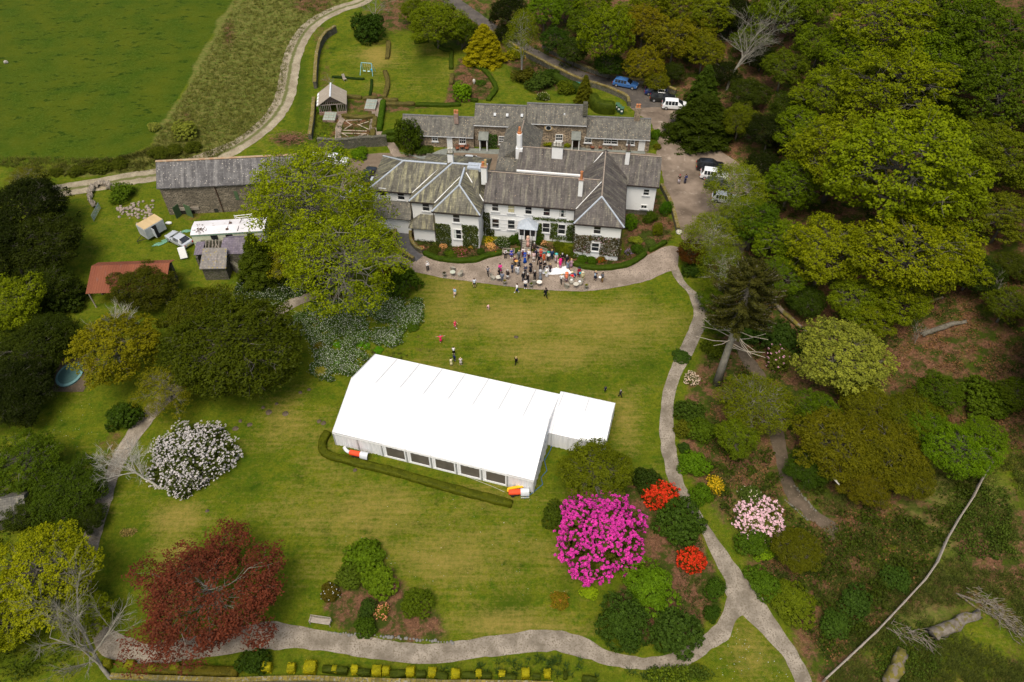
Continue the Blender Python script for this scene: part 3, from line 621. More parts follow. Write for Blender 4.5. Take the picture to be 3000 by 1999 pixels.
# ---- hedges
def hedge(name, pts, w_, h, col, label, cat='hedge', group=None, world=False, ground=None, ls=0.16, wob=0.12, dens=16, topcol=None):
    C = np.array([p if world else G(*p)[:2] for p in pts], float)
    if len(C) > 2: C = catmull(C, 4)
    out = [C[0]]
    for a, b in zip(C[:-1], C[1:]):
        n = max(1, int(np.linalg.norm(b-a)/0.5)); out += [a + (b-a)*(i+1)/n for i in range(n)]
    C = np.array(out); T = np.gradient(C, axis=0); T /= np.linalg.norm(T, axis=1)[:,None]; N = np.c_[-T[:,1], T[:,0]]
    rng = np.random.default_rng(int(abs(C[0,0]*13+C[0,1]*7)) + len(C)); prof = [(-.5,0),(-.52,.55),(-.46,.93),(-.3,1),(0,1.02),(.3,1),(.46,.93),(.52,.55),(.5,0)]
    V = []; z0 = ter(C[:,0], C[:,1]) if ground is None else np.full(len(C), ground)
    for i, c in enumerate(C):
        e = 0.9 if i in (0, len(C)-1) else 1
        for a, b in prof:
            j = (rng.uniform(-1,1)*wob*0.5, rng.uniform(-1,1)*wob*0.5); p = c + N[i]*(a*w_*e + j[0]); V.append((p[0], p[1], z0[i] - .05 + b*h*e + (j[1] if b > 0 else 0)))
    m = len(prof); V = np.array(V)
    F = [(i*m+k, i*m+k+1, (i+1)*m+k+1, (i+1)*m+k) for i in range(len(C)-1) for k in range(m-1)]
    F += [(0,8,7,1),(1,7,6,2),(2,6,5,3),(3,5,4,4)][:3]; e0 = (len(C)-1)*m; F += [(e0+1,e0+7,e0+8,e0),(e0+2,e0+6,e0+7,e0+1),(e0+3,e0+5,e0+6,e0+2)]
    F = np.array(F); A = V[F[:,0]]; Bv = V[F[:,1]]; Cv = V[F[:,2]]; Dv = V[F[:,3]]
    nrm = unit(np.cross(Cv-A, Dv-Bv)); mid = V.mean(0)
    ar = np.linalg.norm(np.cross(Cv-A, Dv-Bv), axis=1)/2; cnt = rng.poisson(ar*dens); ii = np.repeat(np.arange(len(F)), cnt)
    u, v = rng.uniform(0,1,(2,len(ii),1)); P = (A[ii]*(1-u)+Bv[ii]*u)*(1-v) + (Dv[ii]*(1-u)+Cv[ii]*u)*v
    ci = np.minimum(ii // (m-1), len(C)-1); cen = np.c_[C[ci], P[:,2]*0 + z0[ci] + h*.45]; od = unit(P-cen); Nn = unit(od + rng.normal(0,.5,P.shape))
    LV, LF = leafquads(P + od*0.03, Nn, ls*rng.uniform(.6,1.3,len(P)), rng)
    var = np.concatenate([rng.uniform(.2,.5,len(F)), np.clip(rng.uniform(.15,.85,len(P)), 0, 1)])
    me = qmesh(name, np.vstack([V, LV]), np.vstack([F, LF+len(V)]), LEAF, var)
    return tag(obj(name, me, color=col), label, cat, group)

# ---- scattered ground cover
WPX = [(2140,995),(2180,985),(2210,1050),(2250,1115),(2295,1235),(2310,1320),(2335,1415),(2370,1458),(2455,1535),(2400,1550),(2350,1510),(2305,1468),(2275,1395),(2262,1326),(2235,1240),(2220,1130)]
def samples(poly, n, rng, excl=()):
    excl = tuple(excl) + (WPX,)
    xs = [p[0] for p in poly]; ys = [p[1] for p in poly]; out = []
    while len(out) < n:
        X = rng.uniform(min(xs), max(xs), 4*n); Y = rng.uniform(min(ys), max(ys), 4*n); k = inpoly(X, Y, poly)
        for e in excl: k &= ~inpoly(X, Y, e)
        out += list(zip(X[k], Y[k]))
    return out[:n]
def scatter(name, polys, n, size, ht, col, label, cat, kind='blade', rad_=0.25, k=9, seed=1, excl=(), mat=None, second=None, clump=None, up=0.15):
    rng = np.random.default_rng(seed); P = []
    for poly, q in polys: P += samples(poly, int(n*q), rng, excl)
    if clump:
        P = [p for p in P if vnoise(p[0], p[1]*1.6, clump[0], seed) > clump[1] + rng.uniform(-.12,.12)]
    X = np.array([G(*p) for p in P])
    if kind == 'blade':
        m = len(X)*k; C = np.repeat(X, k, axis=0); a = rng.uniform(0, 6.28, m); r = rng.uniform(0, rad_, m); C[:,0] += r*np.cos(a); C[:,1] += r*np.sin(a)
        hh = ht*rng.uniform(.5,1.2,m); d = np.c_[np.cos(a)*.6, np.sin(a)*.6, np.ones(m)*.8]; d += rng.normal(0,.25,d.shape); d = unit(d); s = np.c_[-np.sin(a), np.cos(a), np.zeros(m)]*size*.5
        V = np.stack([C-s, C+s, C+s*.3+d*hh[:,None], C-s*.3+d*hh[:,None]], 1).reshape(-1,3); F = np.arange(4*m).reshape(m,4); W = np.repeat(rng.uniform(0,1,len(X)),k)*.5+rng.uniform(0,.5,m)
    else:
        C = X.copy(); C[:,2] += ht*rng.uniform(.5,1.1,len(X)); V, F, W = cloud(C, rad_*rng.uniform(.6,1.3,len(X)), k, size, rng, .5, up, .7)
    mats = [mat or LEAF]; mi = np.zeros(len(F), int)
    if second:
        m2, q, s2, hz = second; nn = int(len(X)*q); S = X[rng.choice(len(X), nn)]; S = S + np.c_[rng.normal(0,rad_,nn), rng.normal(0,rad_,nn), hz*rng.uniform(.8,1.2,nn)]
        N = unit(rng.normal(0,.4,(nn,3)) + np.array([0,-.3,1])); V2, F2 = leafquads(S, N, s2*rng.uniform(.6,1.3,nn), rng, .9)
        F = np.vstack([F, F2+len(V)]); V = np.vstack([V, V2]); W = np.concatenate([W, rng.uniform(.3,1,nn)]); mats.append(m2); mi = np.concatenate([mi, np.ones(nn,int)])
    return stuff(obj(name, qmesh(name, V, F, mats, W, mi), color=col), label, cat)

# ================================================================ trees and shrubs, by where they stand in the photo
S_ = 1.275
LIME = (.105,.108,.012); MID = (.045,.070,.010); DEEP = (.020,.036,.008); BLK = (.006,.009,.003); OLIVE = (.058,.055,.010); GOLD = (.13,.115,.012); BRIGHT = (.062,.098,.009); SOFT = (.062,.080,.022)
BEECH = (.078,.100,.009); HOLLY = (.014,.030,.013); YEWG = (.042,.060,.009)
def T(kind, x, y, r, col, label, **k): return tree(kind, x*S_, y*S_, r*S_, col, label, **k)
def B(x, y, r, col, label, **k): return shrub(x*S_, y*S_, r*S_, col, label, **k)
# centre left: the two pale lime trees in young leaf
T('airy', 715, 460, 158, (.092,.113,.010), 'tall pale yellow-green tree hiding the right end of the stone barn', squash=.95)
T('airy', 790, 600, 148, (.090,.112,.010), 'tall pale yellow-green tree leaning over the west end of the gravel terrace', squash=.85)
T('airy', 690, 600, 70, (.10,.098,.016), 'thin half-bare tree between the dark conifer and the pale yellow-green trees', squash=.8)
T('conifer', 588, 585, 62, (.024,.034,.008), 'dark pointed conifer growing between the white caravan and the pale trees', squash=.8)
T('yew', 535, 800, 168, (.021,.027,.005), 'huge dark olive yew left of the white marquee', squash=.72, sx=1.05)
T('yew', 460, 720, 90, (.027,.031,.006), 'olive topped yew beside the huge yew, towards the rusty shed', squash=.95)
T('yew', 330, 655, 82, (.022,.024,.007), 'dark spreading yew in front of the rusty red shed roof', squash=.7)
T('broad', 268, 800, 102, (.082,.076,.010), 'round yellow-olive sycamore left of the huge yew', squash=.85)
T('airy', 385, 895, 68, (.080,.078,.018), 'thin half-bare olive tree in front of the huge yew', squash=.9)
B(285, 955, 42, (.022,.038,.009), 'dark green bushes at the foot of the yellow-olive sycamore')
B(925, 645, 44, (.030,.050,.009), 'rounded dark green yew bush at the west end of the terrace lawn', squash=1.2, ls=.07, name='yew_bush')
B(885, 625, 16, (.05,.05,.01), 'orange-yellow flowering bush behind the rounded yew bush', fl=(120,.06), flcol=(.6,.28,.02))
# left edge
T('yew', 60, 470, 95, BLK, 'nearly black conifer at the left edge, below the farm track', squash=1.0)
T('yew', 95, 560, 105, (.011,.015,.006), 'broad nearly black yew left of the metal field gate', squash=.8)
T('yew', 15, 570, 90, BLK, 'nearly black yew cut by the left edge of the photo', squash=1.0)
T('airy', 62, 418, 48, (.06,.06,.028), 'grey-green half-leafed tree beside the far end of the farm track', squash=.8)
T('broad', 28, 700, 78, (.070,.088,.009), 'light green tree at the left edge, above the dark wood', squash=.9)
T('yew', 60, 810, 100, (.012,.017,.006), 'dark yew above the covered sandpit', squash=.7)
T('yew', 30, 915, 85, BLK, 'nearly black yew left of the small lawn with daisies', squash=.8)
B(140, 690, 50, (.018,.026,.008), 'dark bushes below the trodden orange bank')
T('spray', 55, 1065, 90, (.030,.048,.008), 'mid green feathery tree at the left edge, level with the white blossom bush', squash=.7)
T('yew', 150, 1125, 88, (.018,.030,.008), 'dark green feathery conifer beside the left garden path', squash=.7)
T('yew', 60, 1160, 70, (.015,.022,.007), 'dark conifer over the mossy roof at the left edge', squash=.7)
T('spray', 95, 1320, 130, (.105,.112,.009), 'light yellow-green beech in the bottom left corner', squash=.72)
T('spray', 10, 1430, 85, (.085,.095,.009), 'yellow-green tree cut by the bottom left corner', squash=.72)
T('spray', 190, 1410, 66, (.070,.085,.009), 'small yellow-green tree beside the bend of the gravel path', squash=.72)
B(205, 1110, 28, (.018,.030,.010), 'small dark bush on the brown verge of the left garden path')
T('copper', 478, 1368, 176, (.056,.017,.013), 'big copper beech with dark red leaves in the lower left of the lawn', squash=.8, sx=1.12)
# right and centre flower shrubs
T('broad', 1365, 1085, 88, (.048,.057,.010), 'round olive tree at the east corner of the marquee', squash=.62, name='round_tree')
B(1275, 1185, 34, (.030,.042,.010), 'dark green bush on the left side of the magenta rhododendron')
B(1378, 1225, 103, (.038,.036,.012), 'huge rhododendron covered in bright magenta flowers', fl=(1500,.034), flcol=(.66,.045,.36), squash=.95, name='rhododendron', ls=.07, fk=16)
B(1490, 1110, 36, (.016,.026,.010), 'dark bush between the round olive tree and the path')
B(1518, 1140, 36, (.05,.025,.008), 'upper of the two scarlet azaleas, above the dark round bush', fl=(400,.09), flcol=(.62,.040,.012), name='azalea', fk=10)
B(1590, 1288, 30, (.05,.025,.008), 'lower scarlet azalea, beside the path', fl=(400,.09), flcol=(.62,.040,.012), name='azalea', squash=1.2, fk=10)
B(1562, 1205, 58, (.024,.042,.015), 'rounded dark green bush between the two scarlet azaleas', squash=.9)
B(1495, 1350, 66, (.055,.095,.010), 'wide bright green bush above the grey-green bushes', squash=.7, ls=.07)
B(1432, 1432, 68, (.024,.042,.017), 'large dark grey-green bush left of its twin, beside the bottom path', ls=.07)
B(1548, 1455, 58, (.026,.044,.020), 'dark blue-green bush overhanging the bend of the bottom path')
B(1643, 1355, 27, (.026,.048,.013), 'small round green bush near the fork of the paths', ls=.09)
B(1635, 1409, 21, (.020,.038,.010), 'smallest round dark green bush near the fork of the paths', ls=.09)
B(1285, 1378, 22, (.10,.07,.012), 'low reddish shrub on the lawn below the magenta rhododendron', squash=.6, fl=(40,.06), flcol=(.45,.12,.03))
B(1353, 1362, 20, (.12,.16,.012), 'small lime green fern on the lawn', squash=.5)
B(1595, 1065, 38, (.050,.090,.010), 'bright green bush right of the path, upper one', ls=.09, squash=.9)
B(1612, 1135, 28, (.045,.080,.010), 'bright green bush right of the path, lower one', ls=.09)
B(1643, 1115, 21, (.12,.09,.010), 'yellow flowering azalea behind the bright green bushes', fl=(200,.09), flcol=(.66,.42,.015), name='azalea')
B(1572, 1030, 16, (.022,.040,.018), 'small blue-green bush above the bright green ones')
B(1588, 950, 36, (.028,.044,.016), 'dark green bush beside the curve of the path, uppermost')
B(1575, 985, 26, (.055,.055,.012), 'olive bush beside the curve of the path')
B(1612, 990, 34, (.040,.060,.010), 'mid green bush right of the olive one by the path')
B(1590, 872, 17, (.05,.05,.03), 'small cream-pink blossom bush beside the path', fl=(260,.09), flcol=(.72,.55,.42))
B(1640, 800, 28, (.045,.055,.010), 'low green bush at the foot of the bare-trunked tree')
B(1565, 820, 22, (.025,.045,.02), 'blue-green groundcover bush along the path edge', squash=.5)
T('airy', 1738, 925, 92, (.060,.070,.012), 'soft green weeping shrub tree right of the curving path', squash=.62, name='weeping_tree')
B(1790, 825, 34, (.045,.05,.02), 'bush with a few pink flowers above the soft green tree', fl=(26,.07), flcol=(.70,.36,.45), name='rhododendron')
B(1745, 1195, 56, (.05,.05,.02), 'rhododendron covered in pale pink and white flowers', fl=(700,.050), flcol=(.78,.50,.55), name='rhododendron', squash=.55, fk=14)
B(1722, 1138, 27, (.040,.055,.030), 'grey-green bush with a few cream flowers above the pale pink one', fl=(24,.07), flcol=(.75,.65,.45))
B(1730, 1250, 40, (.032,.055,.010), 'mid green ferny bush under the pale pink rhododendron', squash=.7)
B(1752, 1268, 26, (.085,.13,.012), 'lime green ferns below the pale pink rhododendron', squash=.6)
T('yew', 1832, 1262, 62, (.040,.042,.010), 'olive brown dense bush right of the pale pink rhododendron', squash=.8, name='yew_bush')
B(1752, 1340, 42, (.035,.060,.010), 'mid green bush right of the path junction', squash=.6)
B(1822, 1385, 58, (.060,.072,.010), 'low olive-green mound below the olive brown bush', squash=.45, ls=.07)
B(2062, 1330, 34, (.025,.045,.020), 'dark green bush beside the wooden fence', squash=.8)
B(1965, 1385, 42, (.022,.040,.018), 'dark green bush on the brown bank, upper of the lower pair', squash=.8)
B(1920, 1435, 38, (.026,.046,.018), 'dark green bush on the brown bank, lower of the lower pair', squash=.8)
B(2268, 920, 58, (.040,.058,.010), 'leafy green bush on the bare brown slope', squash=.8)
B(1790, 775, 58, (.016,.028,.011), 'dark rhododendron bank below the pointed spiky conifer', squash=.7)
B(1720, 765, 34, (.018,.034,.011), 'dark green bush beside the bare grey trunk', squash=.7)
T('yew', 2235, 625, 72, (.012,.020,.010), 'dark holly on the slope right of the giant beech', squash=.9, name='holly_tree')
T('broad', 1938, 825, 108, (.108,.118,.10), 'pale silvery yellow tree on the right, above the olive yews', squash=.7)
T('spray', 2005, 725, 60, (.07,.085,.01), 'small yellow-green tree behind the pale silvery tree', squash=.8)
T('yew', 1930, 1020, 110, (.048,.046,.009), 'brown-olive yew, left one of the clump in the lower right wood', squash=.8)
T('yew', 2035, 1035, 100, (.044,.043,.009), 'brown-olive yew, middle of the clump in the lower right wood', squash=.8)
T('yew', 1860, 1075, 58, (.016,.030,.010), 'dark green yew on the left flank of the brown-olive clump', squash=.8)
T('yew', 2105, 955, 75, (.040,.045,.010), 'green-olive tree behind the brown-olive yews', squash=.8)
T('spray', 2205, 1035, 84, (.050,.088,.009), 'bright green sycamore beside the top of the wooden fence', squash=.75)
T('spray', 2120, 975, 60, (.04,.07,.009), 'green tree between the brown-olive yews and the bright sycamore', squash=.8)
# birches and small trees by the car park
T('birch', 1692, 432, 72, (.075,.092,.022), 'pale soft green birch beside the parked white cars', squash=.8)
T('birch', 1632, 545, 70, (.070,.085,.020), 'thin leafed birch over the lower end of the car park', squash=.7)
T('birch', 1665, 620, 62, (.050,.066,.014), 'green birch above the spiky monkey puzzle crown', squash=.8)
T('broad', 1592, 582, 36, (.034,.012,.010), 'small purple maple at the corner of terrace and car park', name='purple_maple_tree', squash=1.0)
B(1592, 622, 24, (.020,.036,.012), 'dark green bush under the purple maple')
T('conifer', 1618, 258, 92, (.012,.018,.006), 'dark spreading spruce over the bend of the car park drive', squash=.42)
T('yew', 1755, 385, 55, BLK, 'black-green yew between the birches and the giant beech, upper one', squash=1.0)
T('yew', 1745, 470, 50, (.014,.020,.007), 'black-green yew between the birches and the giant beech, lower one', squash=1.0)
T('yew', 1752, 130, 40, BLK, 'black-green yew right behind the leafless grey tree', squash=1.0)
T('yew', 1820, 250, 60, (.016,.024,.007), 'dark yew under the left shoulder of the upper beeches', squash=1.0)
T('spray', 2260, 330, 80, (.056,.070,.009), 'olive-green beech between the giant beech and the right edge', squash=.9)
T('yew', 1640, 690, 40, (.030,.048,.010), 'dark green bushy yew right of the path corner', squash=.8)
T('conifer', 1622, 190, 48, (.018,.030,.012), 'blue-black conifer behind the dark spruce', squash=.8)
T('yew', 1702, 275, 48, (.040,.048,.009), 'olive green yew right of the dark spruce', squash=1.3)
T('yew', 1770, 300, 60, BLK, 'black-green yew in the gap left of the giant beech', squash=1.1)
T('spray', 1735, 515, 70, (.030,.055,.009), 'dark green tree under the left side of the giant beech', squash=1.0)
T('spray', 1790, 640, 58, (.040,.064,.009), 'green tree right of the monkey puzzle crown', squash=1.0)
# the giant beech and its neighbours
T('spray', 2070, 395, 188, BEECH, 'giant yellow-green beech filling the right of the photo', squash=1.0)
T('spray', 1930, 355, 120, (.086,.100,.010), 'yellow-green beech, left shoulder of the giant one', squash=1.0)
T('spray', 2085, 585, 140, (.088,.098,.009), 'yellow-green beech hanging over the brown slope', squash=.9)
T('spray', 1900, 580, 105, (.092,.104,.010), 'bright yellow-green beech above the pale silvery tree', squash=.95)
T('spray', 2060, 200, 135, (.076,.092,.008), 'bright green beech above the giant one', squash=.9)
T('spray', 1905, 215, 82, (.070,.090,.009), 'green beech left of the upper bright beech', squash=1.0)
T('spray', 2030, 60, 130, (.072,.090,.008), 'bright green domed beech near the top edge', squash=.85)
T('broad', 1885, 105, 62, (.050,.072,.009), 'green tree behind the leafless grey tree', squash=.9)
T('broad', 2245, 90, 115, (.032,.050,.008), 'dark green tree in the top right corner', squash=.9)
T('broad', 2300, 220, 110, (.030,.046,.008), 'dark green tree at the right edge, upper one', squash=.9)
T('broad', 2310, 370, 95, (.050,.062,.010), 'olive-green tree at the right edge, middle one', squash=.9)
T('spray', 2310, 500, 75, (.055,.064,.012), 'thin olive-green tree at the right edge beside the giant beech', squash=.9)
T('yew', 2160, 260, 70, (.020,.030,.008), 'dark yew in the hollow behind the giant beech', squash=.9)
T('yew', 2330, 610, 48, (.022,.028,.010), 'dark brown-green bushy tree at the right edge', squash=.8)
T('broad', 2180, 10, 95, (.034,.054,.008), 'dark green tree cut by the top edge, right part', squash=.9)
T('broad', 1790, 30, 75, (.046,.066,.009), 'green tree cut by the top edge above the leafless tree', squash=1.0)
T('broad', 1800, 160, 55, (.038,.052,.009), 'dark green tree right of the leafless grey tree', squash=1.0)
# top middle wood
T('yew', 1005, 52, 78, (.050,.066,.009), 'wide yellow-green yew behind the striped garden lawn', squash=.9)
T('yew', 1060, 70, 40, (.034,.050,.008), 'darker green yew between the wide yew and the golden conifer', squash=1.3)
T('yew', 955, 25, 42, (.044,.058,.009), 'green yew at the top edge left of the wide yew', squash=1.0)
T('conifer', 1112, 92, 56, (.12,.105,.010), 'golden yellow conifer beside the upper road', squash=.58)
T('yew', 1170, 25, 48, BLK, 'black conifer at the top edge over the upper road', squash=1.2)
T('birch', 1200, 68, 42, (.075,.090,.020), 'slender birch with pale twin trunks in front of the upper road', squash=1.55, zf=.68)
T('broad', 1250, 28, 46, (.050,.085,.009), 'fresh green tree at the top edge right of the slender birch', squash=1.1)
T('broad', 1275, 92, 36, (.014,.030,.009), 'dark green holly beside the upper road, left one', name='holly_tree', squash=.9)
T('broad', 1318, 118, 40, (.018,.030,.014), 'grey-green holly beside the upper road, middle one', name='holly_tree', squash=.9)
T('broad', 1392, 85, 62, (.066,.088,.008), 'tall bright green tree behind the blue estate car', squash=1.5)
T('broad', 1362, 8, 44, (.060,.082,.009), 'bright green tree cut by the top edge, middle', squash=1.1)
T('broad', 1400, 150, 38, (.014,.028,.010), 'dark holly just above the blue estate car', name='holly_tree', squash=.9)
T('broad', 1478, 60, 52, (.085,.072,.012), 'ochre-green oak on the brown bank, left one', squash=1.1, name='oak_tree')
T('broad', 1478, 150, 46, (.082,.074,.011), 'ochre-green oak above the dark blue hatchback', squash=1.0, name='oak_tree')
T('broad', 1548, 95, 58, (.080,.074,.012), 'ochre-green oak on the brown bank, middle one', squash=1.1, name='oak_tree')
T('broad', 1560, 10, 58, (.070,.080,.010), 'yellow-green oak at the top edge, right of centre', squash=1.1, name='oak_tree')
T('broad', 1618, 120, 48, (.070,.072,.012), 'ochre-green oak left of the leafless grey tree', squash=1.1, name='oak_tree')
T('broad', 1640, 35, 55, (.066,.080,.010), 'yellow-green oak beside the leafless tree at the top edge', squash=1.1, name='oak_tree')
T('yew', 1548, 165, 30, (.012,.018,.007), 'dark yew behind the parked dark cars', squash=1.1)
T('yew', 1690, 30, 60, BLK, 'black-green conifer behind the leafless grey tree', squash=1.0)
T('yew', 1720, 215, 55, (.014,.020,.007), 'black-green yew at the foot of the leafless tree', squash=.9)
B(848, 68, 46, (.016,.030,.009), 'big dark round rhododendron at the head of the walled garden', squash=1.1, name='rhododendron', ls=.08)
B(962, 52, 14, (.03,.04,.01), 'small dark bush at the top of the garden lawn')
T('conifer', 1345, 200, 26, (.040,.042,.010), 'small dark conifer over the garden wall beside the road', squash=1.0)
B(1240, 190, 34, (.030,.045,.022), 'grey-green bush behind the stone cottages', squash=.8)
B(1262, 175, 24, (.020,.035,.010), 'dark green bush behind the grey-green one')
B(1300, 202, 22, (.055,.065,.010), 'yellow-green bush behind the cottage roofs, left of the small conifer')
B(1205, 178, 28, (.045,.042,.012), 'brownish bush at the foot of the slender birch')
B(1248, 222, 15, (.04,.055,.02), 'bush with small cream flowers at the lawn corner', fl=(50,.06), flcol=(.6,.55,.35))
B(1185, 125, 20, (.14,.13,.010), 'bright yellow bush beside the upper road', fl=(60,.08), flcol=(.5,.40,.02))
B(1062, 212, 27, (.075,.125,.010), 'bright green spring bush in the corner of the brown bed', squash=1.2)
B(1105, 190, 13, (.030,.055,.020), 'low blue-green plant in the brown bed behind the cottages', squash=.5)
B(942, 320, 32, (.030,.044,.008), 'dense dark conifer standing at the corner of the left cottage', squash=2.1, name='small_conifer_tree', cat='tree', ls=.08)
B(975, 345, 20, (.028,.045,.016), 'low spreading juniper beside the cottage corner', squash=.5)
# shrub bed at the bottom
B(838, 1280, 46, (.055,.085,.012), 'upper green rhododendron in the triangular bed', squash=1.0)
B(805, 1325, 34, (.045,.062,.016), 'greyish green bush on the left of the triangular bed', squash=.8)
B(872, 1335, 44, (.060,.088,.012), 'large green rhododendron in the middle of the triangular bed', squash=.8)
B(757, 1362, 23, (.055,.040,.015), 'small reddish bush with white sprigs at the left tip of the triangular bed', fl=(20,.05), flcol=(.7,.7,.68))
B(955, 1388, 38, (.048,.065,.010), 'rounded moss green bush at the right of the triangular bed', squash=.9, ls=.08)
B(845, 1400, 24, (.024,.040,.018), 'small blue-green bush in the triangular bed')
B(878, 1405, 18, (.05,.06,.012), 'small azalea with salmon orange flowers in the triangular bed', fl=(60,.11), flcol=(.80,.32,.16), name='azalea')
B(838, 1440, 26, (.030,.050,.010), 'small green bush at the edge of the bottom path')
B(582, 1522, 36, (.018,.032,.010), 'dark round bush between the copper beech and the yellow topiary')
# the white rhododendron
B(442, 1040, 92, (.030,.036,.020), 'wide rhododendron covered in small white flowers at the left of the lawn', fl=(1500,.026), flcol=(.62,.56,.55), name='rhododendron', ls=.06, squash=.62, sx=1.0, fk=9)
B(432, 1102, 42, (.028,.034,.018), 'lower offshoot of the white flowering rhododendron', fl=(500,.045), flcol=(.62,.56,.55), name='rhododendron', ls=.08, squash=.8)
# scrub by the field
B(425, 300, 34, (.11,.115,.060), 'pale grey-green willow scrub between field and track, larger one', squash=.8)
B(354, 292, 16, (.15,.15,.10), 'small silvery willow at the edge of the field')
for i, (x, y, r) in enumerate([(130,396,16),(180,392,22),(232,385,26),(275,378,20),(365,352,24),(400,345,20),(440,340,20)]):
    B(x, y, r, (.040,.046,.012), ['small dark thorn bush at the far left of the field hedge','dark thorn bush, second from the left in the field hedge','widest dark thorn bush in the field hedge','thorn bush just before the gap in the field hedge','thorn bush right of the gap in the field hedge','thorn bush below the willow scrub','last thorn bush of the field hedge, nearest the barn'][i], squash=.7, name='thorn_bush', group='thorn bushes between field and farm track')
B(280, 445, 32, (.045,.070,.012), 'rounded green bush beside the curved heap of stones', squash=.9)
B(825, 352, 22, (.055,.095,.010), 'right half of the green shrub row under the kitchen garden wall', squash=.7)
B(775, 350, 18, (.045,.080,.010), 'left half of the green shrub row under the kitchen garden wall', squash=.7)
B(768, 330, 9, (.035,.065,.010), 'small clipped green dome in the kitchen garden corner')
B(741, 250, 14, (.060,.12,.010), 'bright green climber on the corner of the glasshouse')
# house borders (photo pixels)
def Bp(x, y, r, col, label, **k): return shrub(x, y, r, col, label, **k)
Bp(1433, 705, 13, (.09,.08,.010), 'yellow azalea against the left wing corner', fl=(120,.12), flcol=(.70,.48,.02), name='azalea')
Bp(1437, 722, 13, (.06,.05,.010), 'apricot azalea below the yellow one', fl=(200,.13), flcol=(.80,.42,.14), name='azalea')
Bp(1473, 710, 25, (.026,.042,.022), 'dark round bush speckled with cream flowers under the front windows', fl=(220,.035), flcol=(.55,.53,.42))
Bp(1512, 703, 19, (.026,.050,.010), 'dark green bush just left of the porch', squash=1.4)
Bp(1575, 705, 17, (.026,.050,.010), 'dark green bush just right of the porch', squash=1.4)
Bp(1592, 712, 11, (.08,.05,.012), 'peach azalea right of the porch', fl=(80,.12), flcol=(.80,.42,.20), name='azalea')
Bp(1640, 722, 18, (.050,.060,.010), 'green bush under the ivy windows, left one')
Bp(1662, 735, 21, (.070,.078,.012), 'yellowish green bush under the ivy windows, right one')
Bp(1685, 740, 22, (.040,.055,.012), 'mottled green bush at the left corner of the right wing')
Bp(1706, 762, 16, (.038,.070,.010), 'round green bush at the foot of the right wing, left one')
Bp(1733, 764, 16, (.034,.062,.010), 'round green bush at the foot of the right wing, right one')
Bp(1760, 760, 14, (.08,.06,.012), 'bush with small red flowers under the rose wall', fl=(40,.09), flcol=(.62,.05,.02))
Bp(1842, 655, 22, (.050,.095,.010), 'tall bright green bush in the corner of the east block', squash=1.8)
Bp(1905, 640, 22, (.030,.046,.010), 'dark rounded conifer bush by the east block wall', squash=1.3)
Bp(1950, 612, 21, (.030,.070,.010), 'egg-shaped bright green bush beside the car park', squash=1.9, ls=.07)
Bp(1926, 675, 16, (.070,.078,.010), 'small golden conical bush by the car park wall', squash=2.2)
Bp(1862, 705, 19, (.12,.13,.045), 'pale variegated bush right of the right wing', squash=.8)
Bp(1868, 730, 22, (.026,.048,.010), 'dark green bush at the end of the curved box hedge', squash=.9)
Bp(1842, 738, 11, (.05,.05,.03), 'lilac flowering shrub right of the right wing', fl=(90,.10), flcol=(.42,.28,.52))
Bp(1905, 712, 20, (.045,.062,.040), 'silvery grey-green shrub behind the curved box hedge', squash=.6)
Bp(1233, 728, 10, (.05,.05,.012), 'salmon azalea at the left end of the front border', fl=(70,.13), flcol=(.78,.34,.18), name='azalea')
Bp(1300, 723, 10, (.06,.05,.012), 'orange azalea ball under the left wing', fl=(160,.13), flcol=(.82,.40,.16), name='azalea')
Bp(1381, 724, 9, (.06,.05,.012), 'golden azalea ball under the left wing', fl=(140,.13), flcol=(.80,.50,.08), name='azalea')
Bp(1352, 735, 21, (.045,.038,.018), 'low shrub dotted with pink flowers under the left wing', fl=(90,.06), flcol=(.62,.12,.18), squash=.5)
Bp(1270, 735, 20, (.030,.036,.012), 'dark mixed shrub left of the orange azalea', squash=.6)
Bp(1320, 745, 18, (.040,.060,.012), 'green shrub in front of the left wing border', squash=.5)
Bp(1408, 738, 13, (.026,.044,.014), 'round dark shrub at the end of the left border')
Bp(1150, 655, 25, (.050,.060,.012), 'olive shrub left of the curved ramp', squash=.8)
Bp(1135, 680, 18, (.06,.065,.012), 'yellow-green shrub at the top of the terrace drive', squash=.8)
Bp(1920, 395, 16, (.045,.085,.010), 'climbing green shrub on the end of the right-hand cottage', squash=1.6)
Bp(1925, 430, 12, (.07,.065,.012), 'yellowish low shrub below the end of the right-hand cottage')
Bp(1608, 423, 15, (.14,.14,.012), 'yellow-green clipped shrub behind the big house roof, left one')
Bp(1660, 425, 13, (.12,.13,.012), 'yellow-green clipped shrub behind the big house roof, right one')
Bp(1750, 420, 17, (.035,.05,.025), 'grey-green shrub against the right-hand cottage', squash=.8)
Bp(1815, 425, 13, (.025,.050,.010), 'dark green shrub between the right-hand cottage windows', squash=1.3)
Bp(1830, 430, 9, (.10,.13,.012), 'small lime shrub between the right-hand cottage windows')
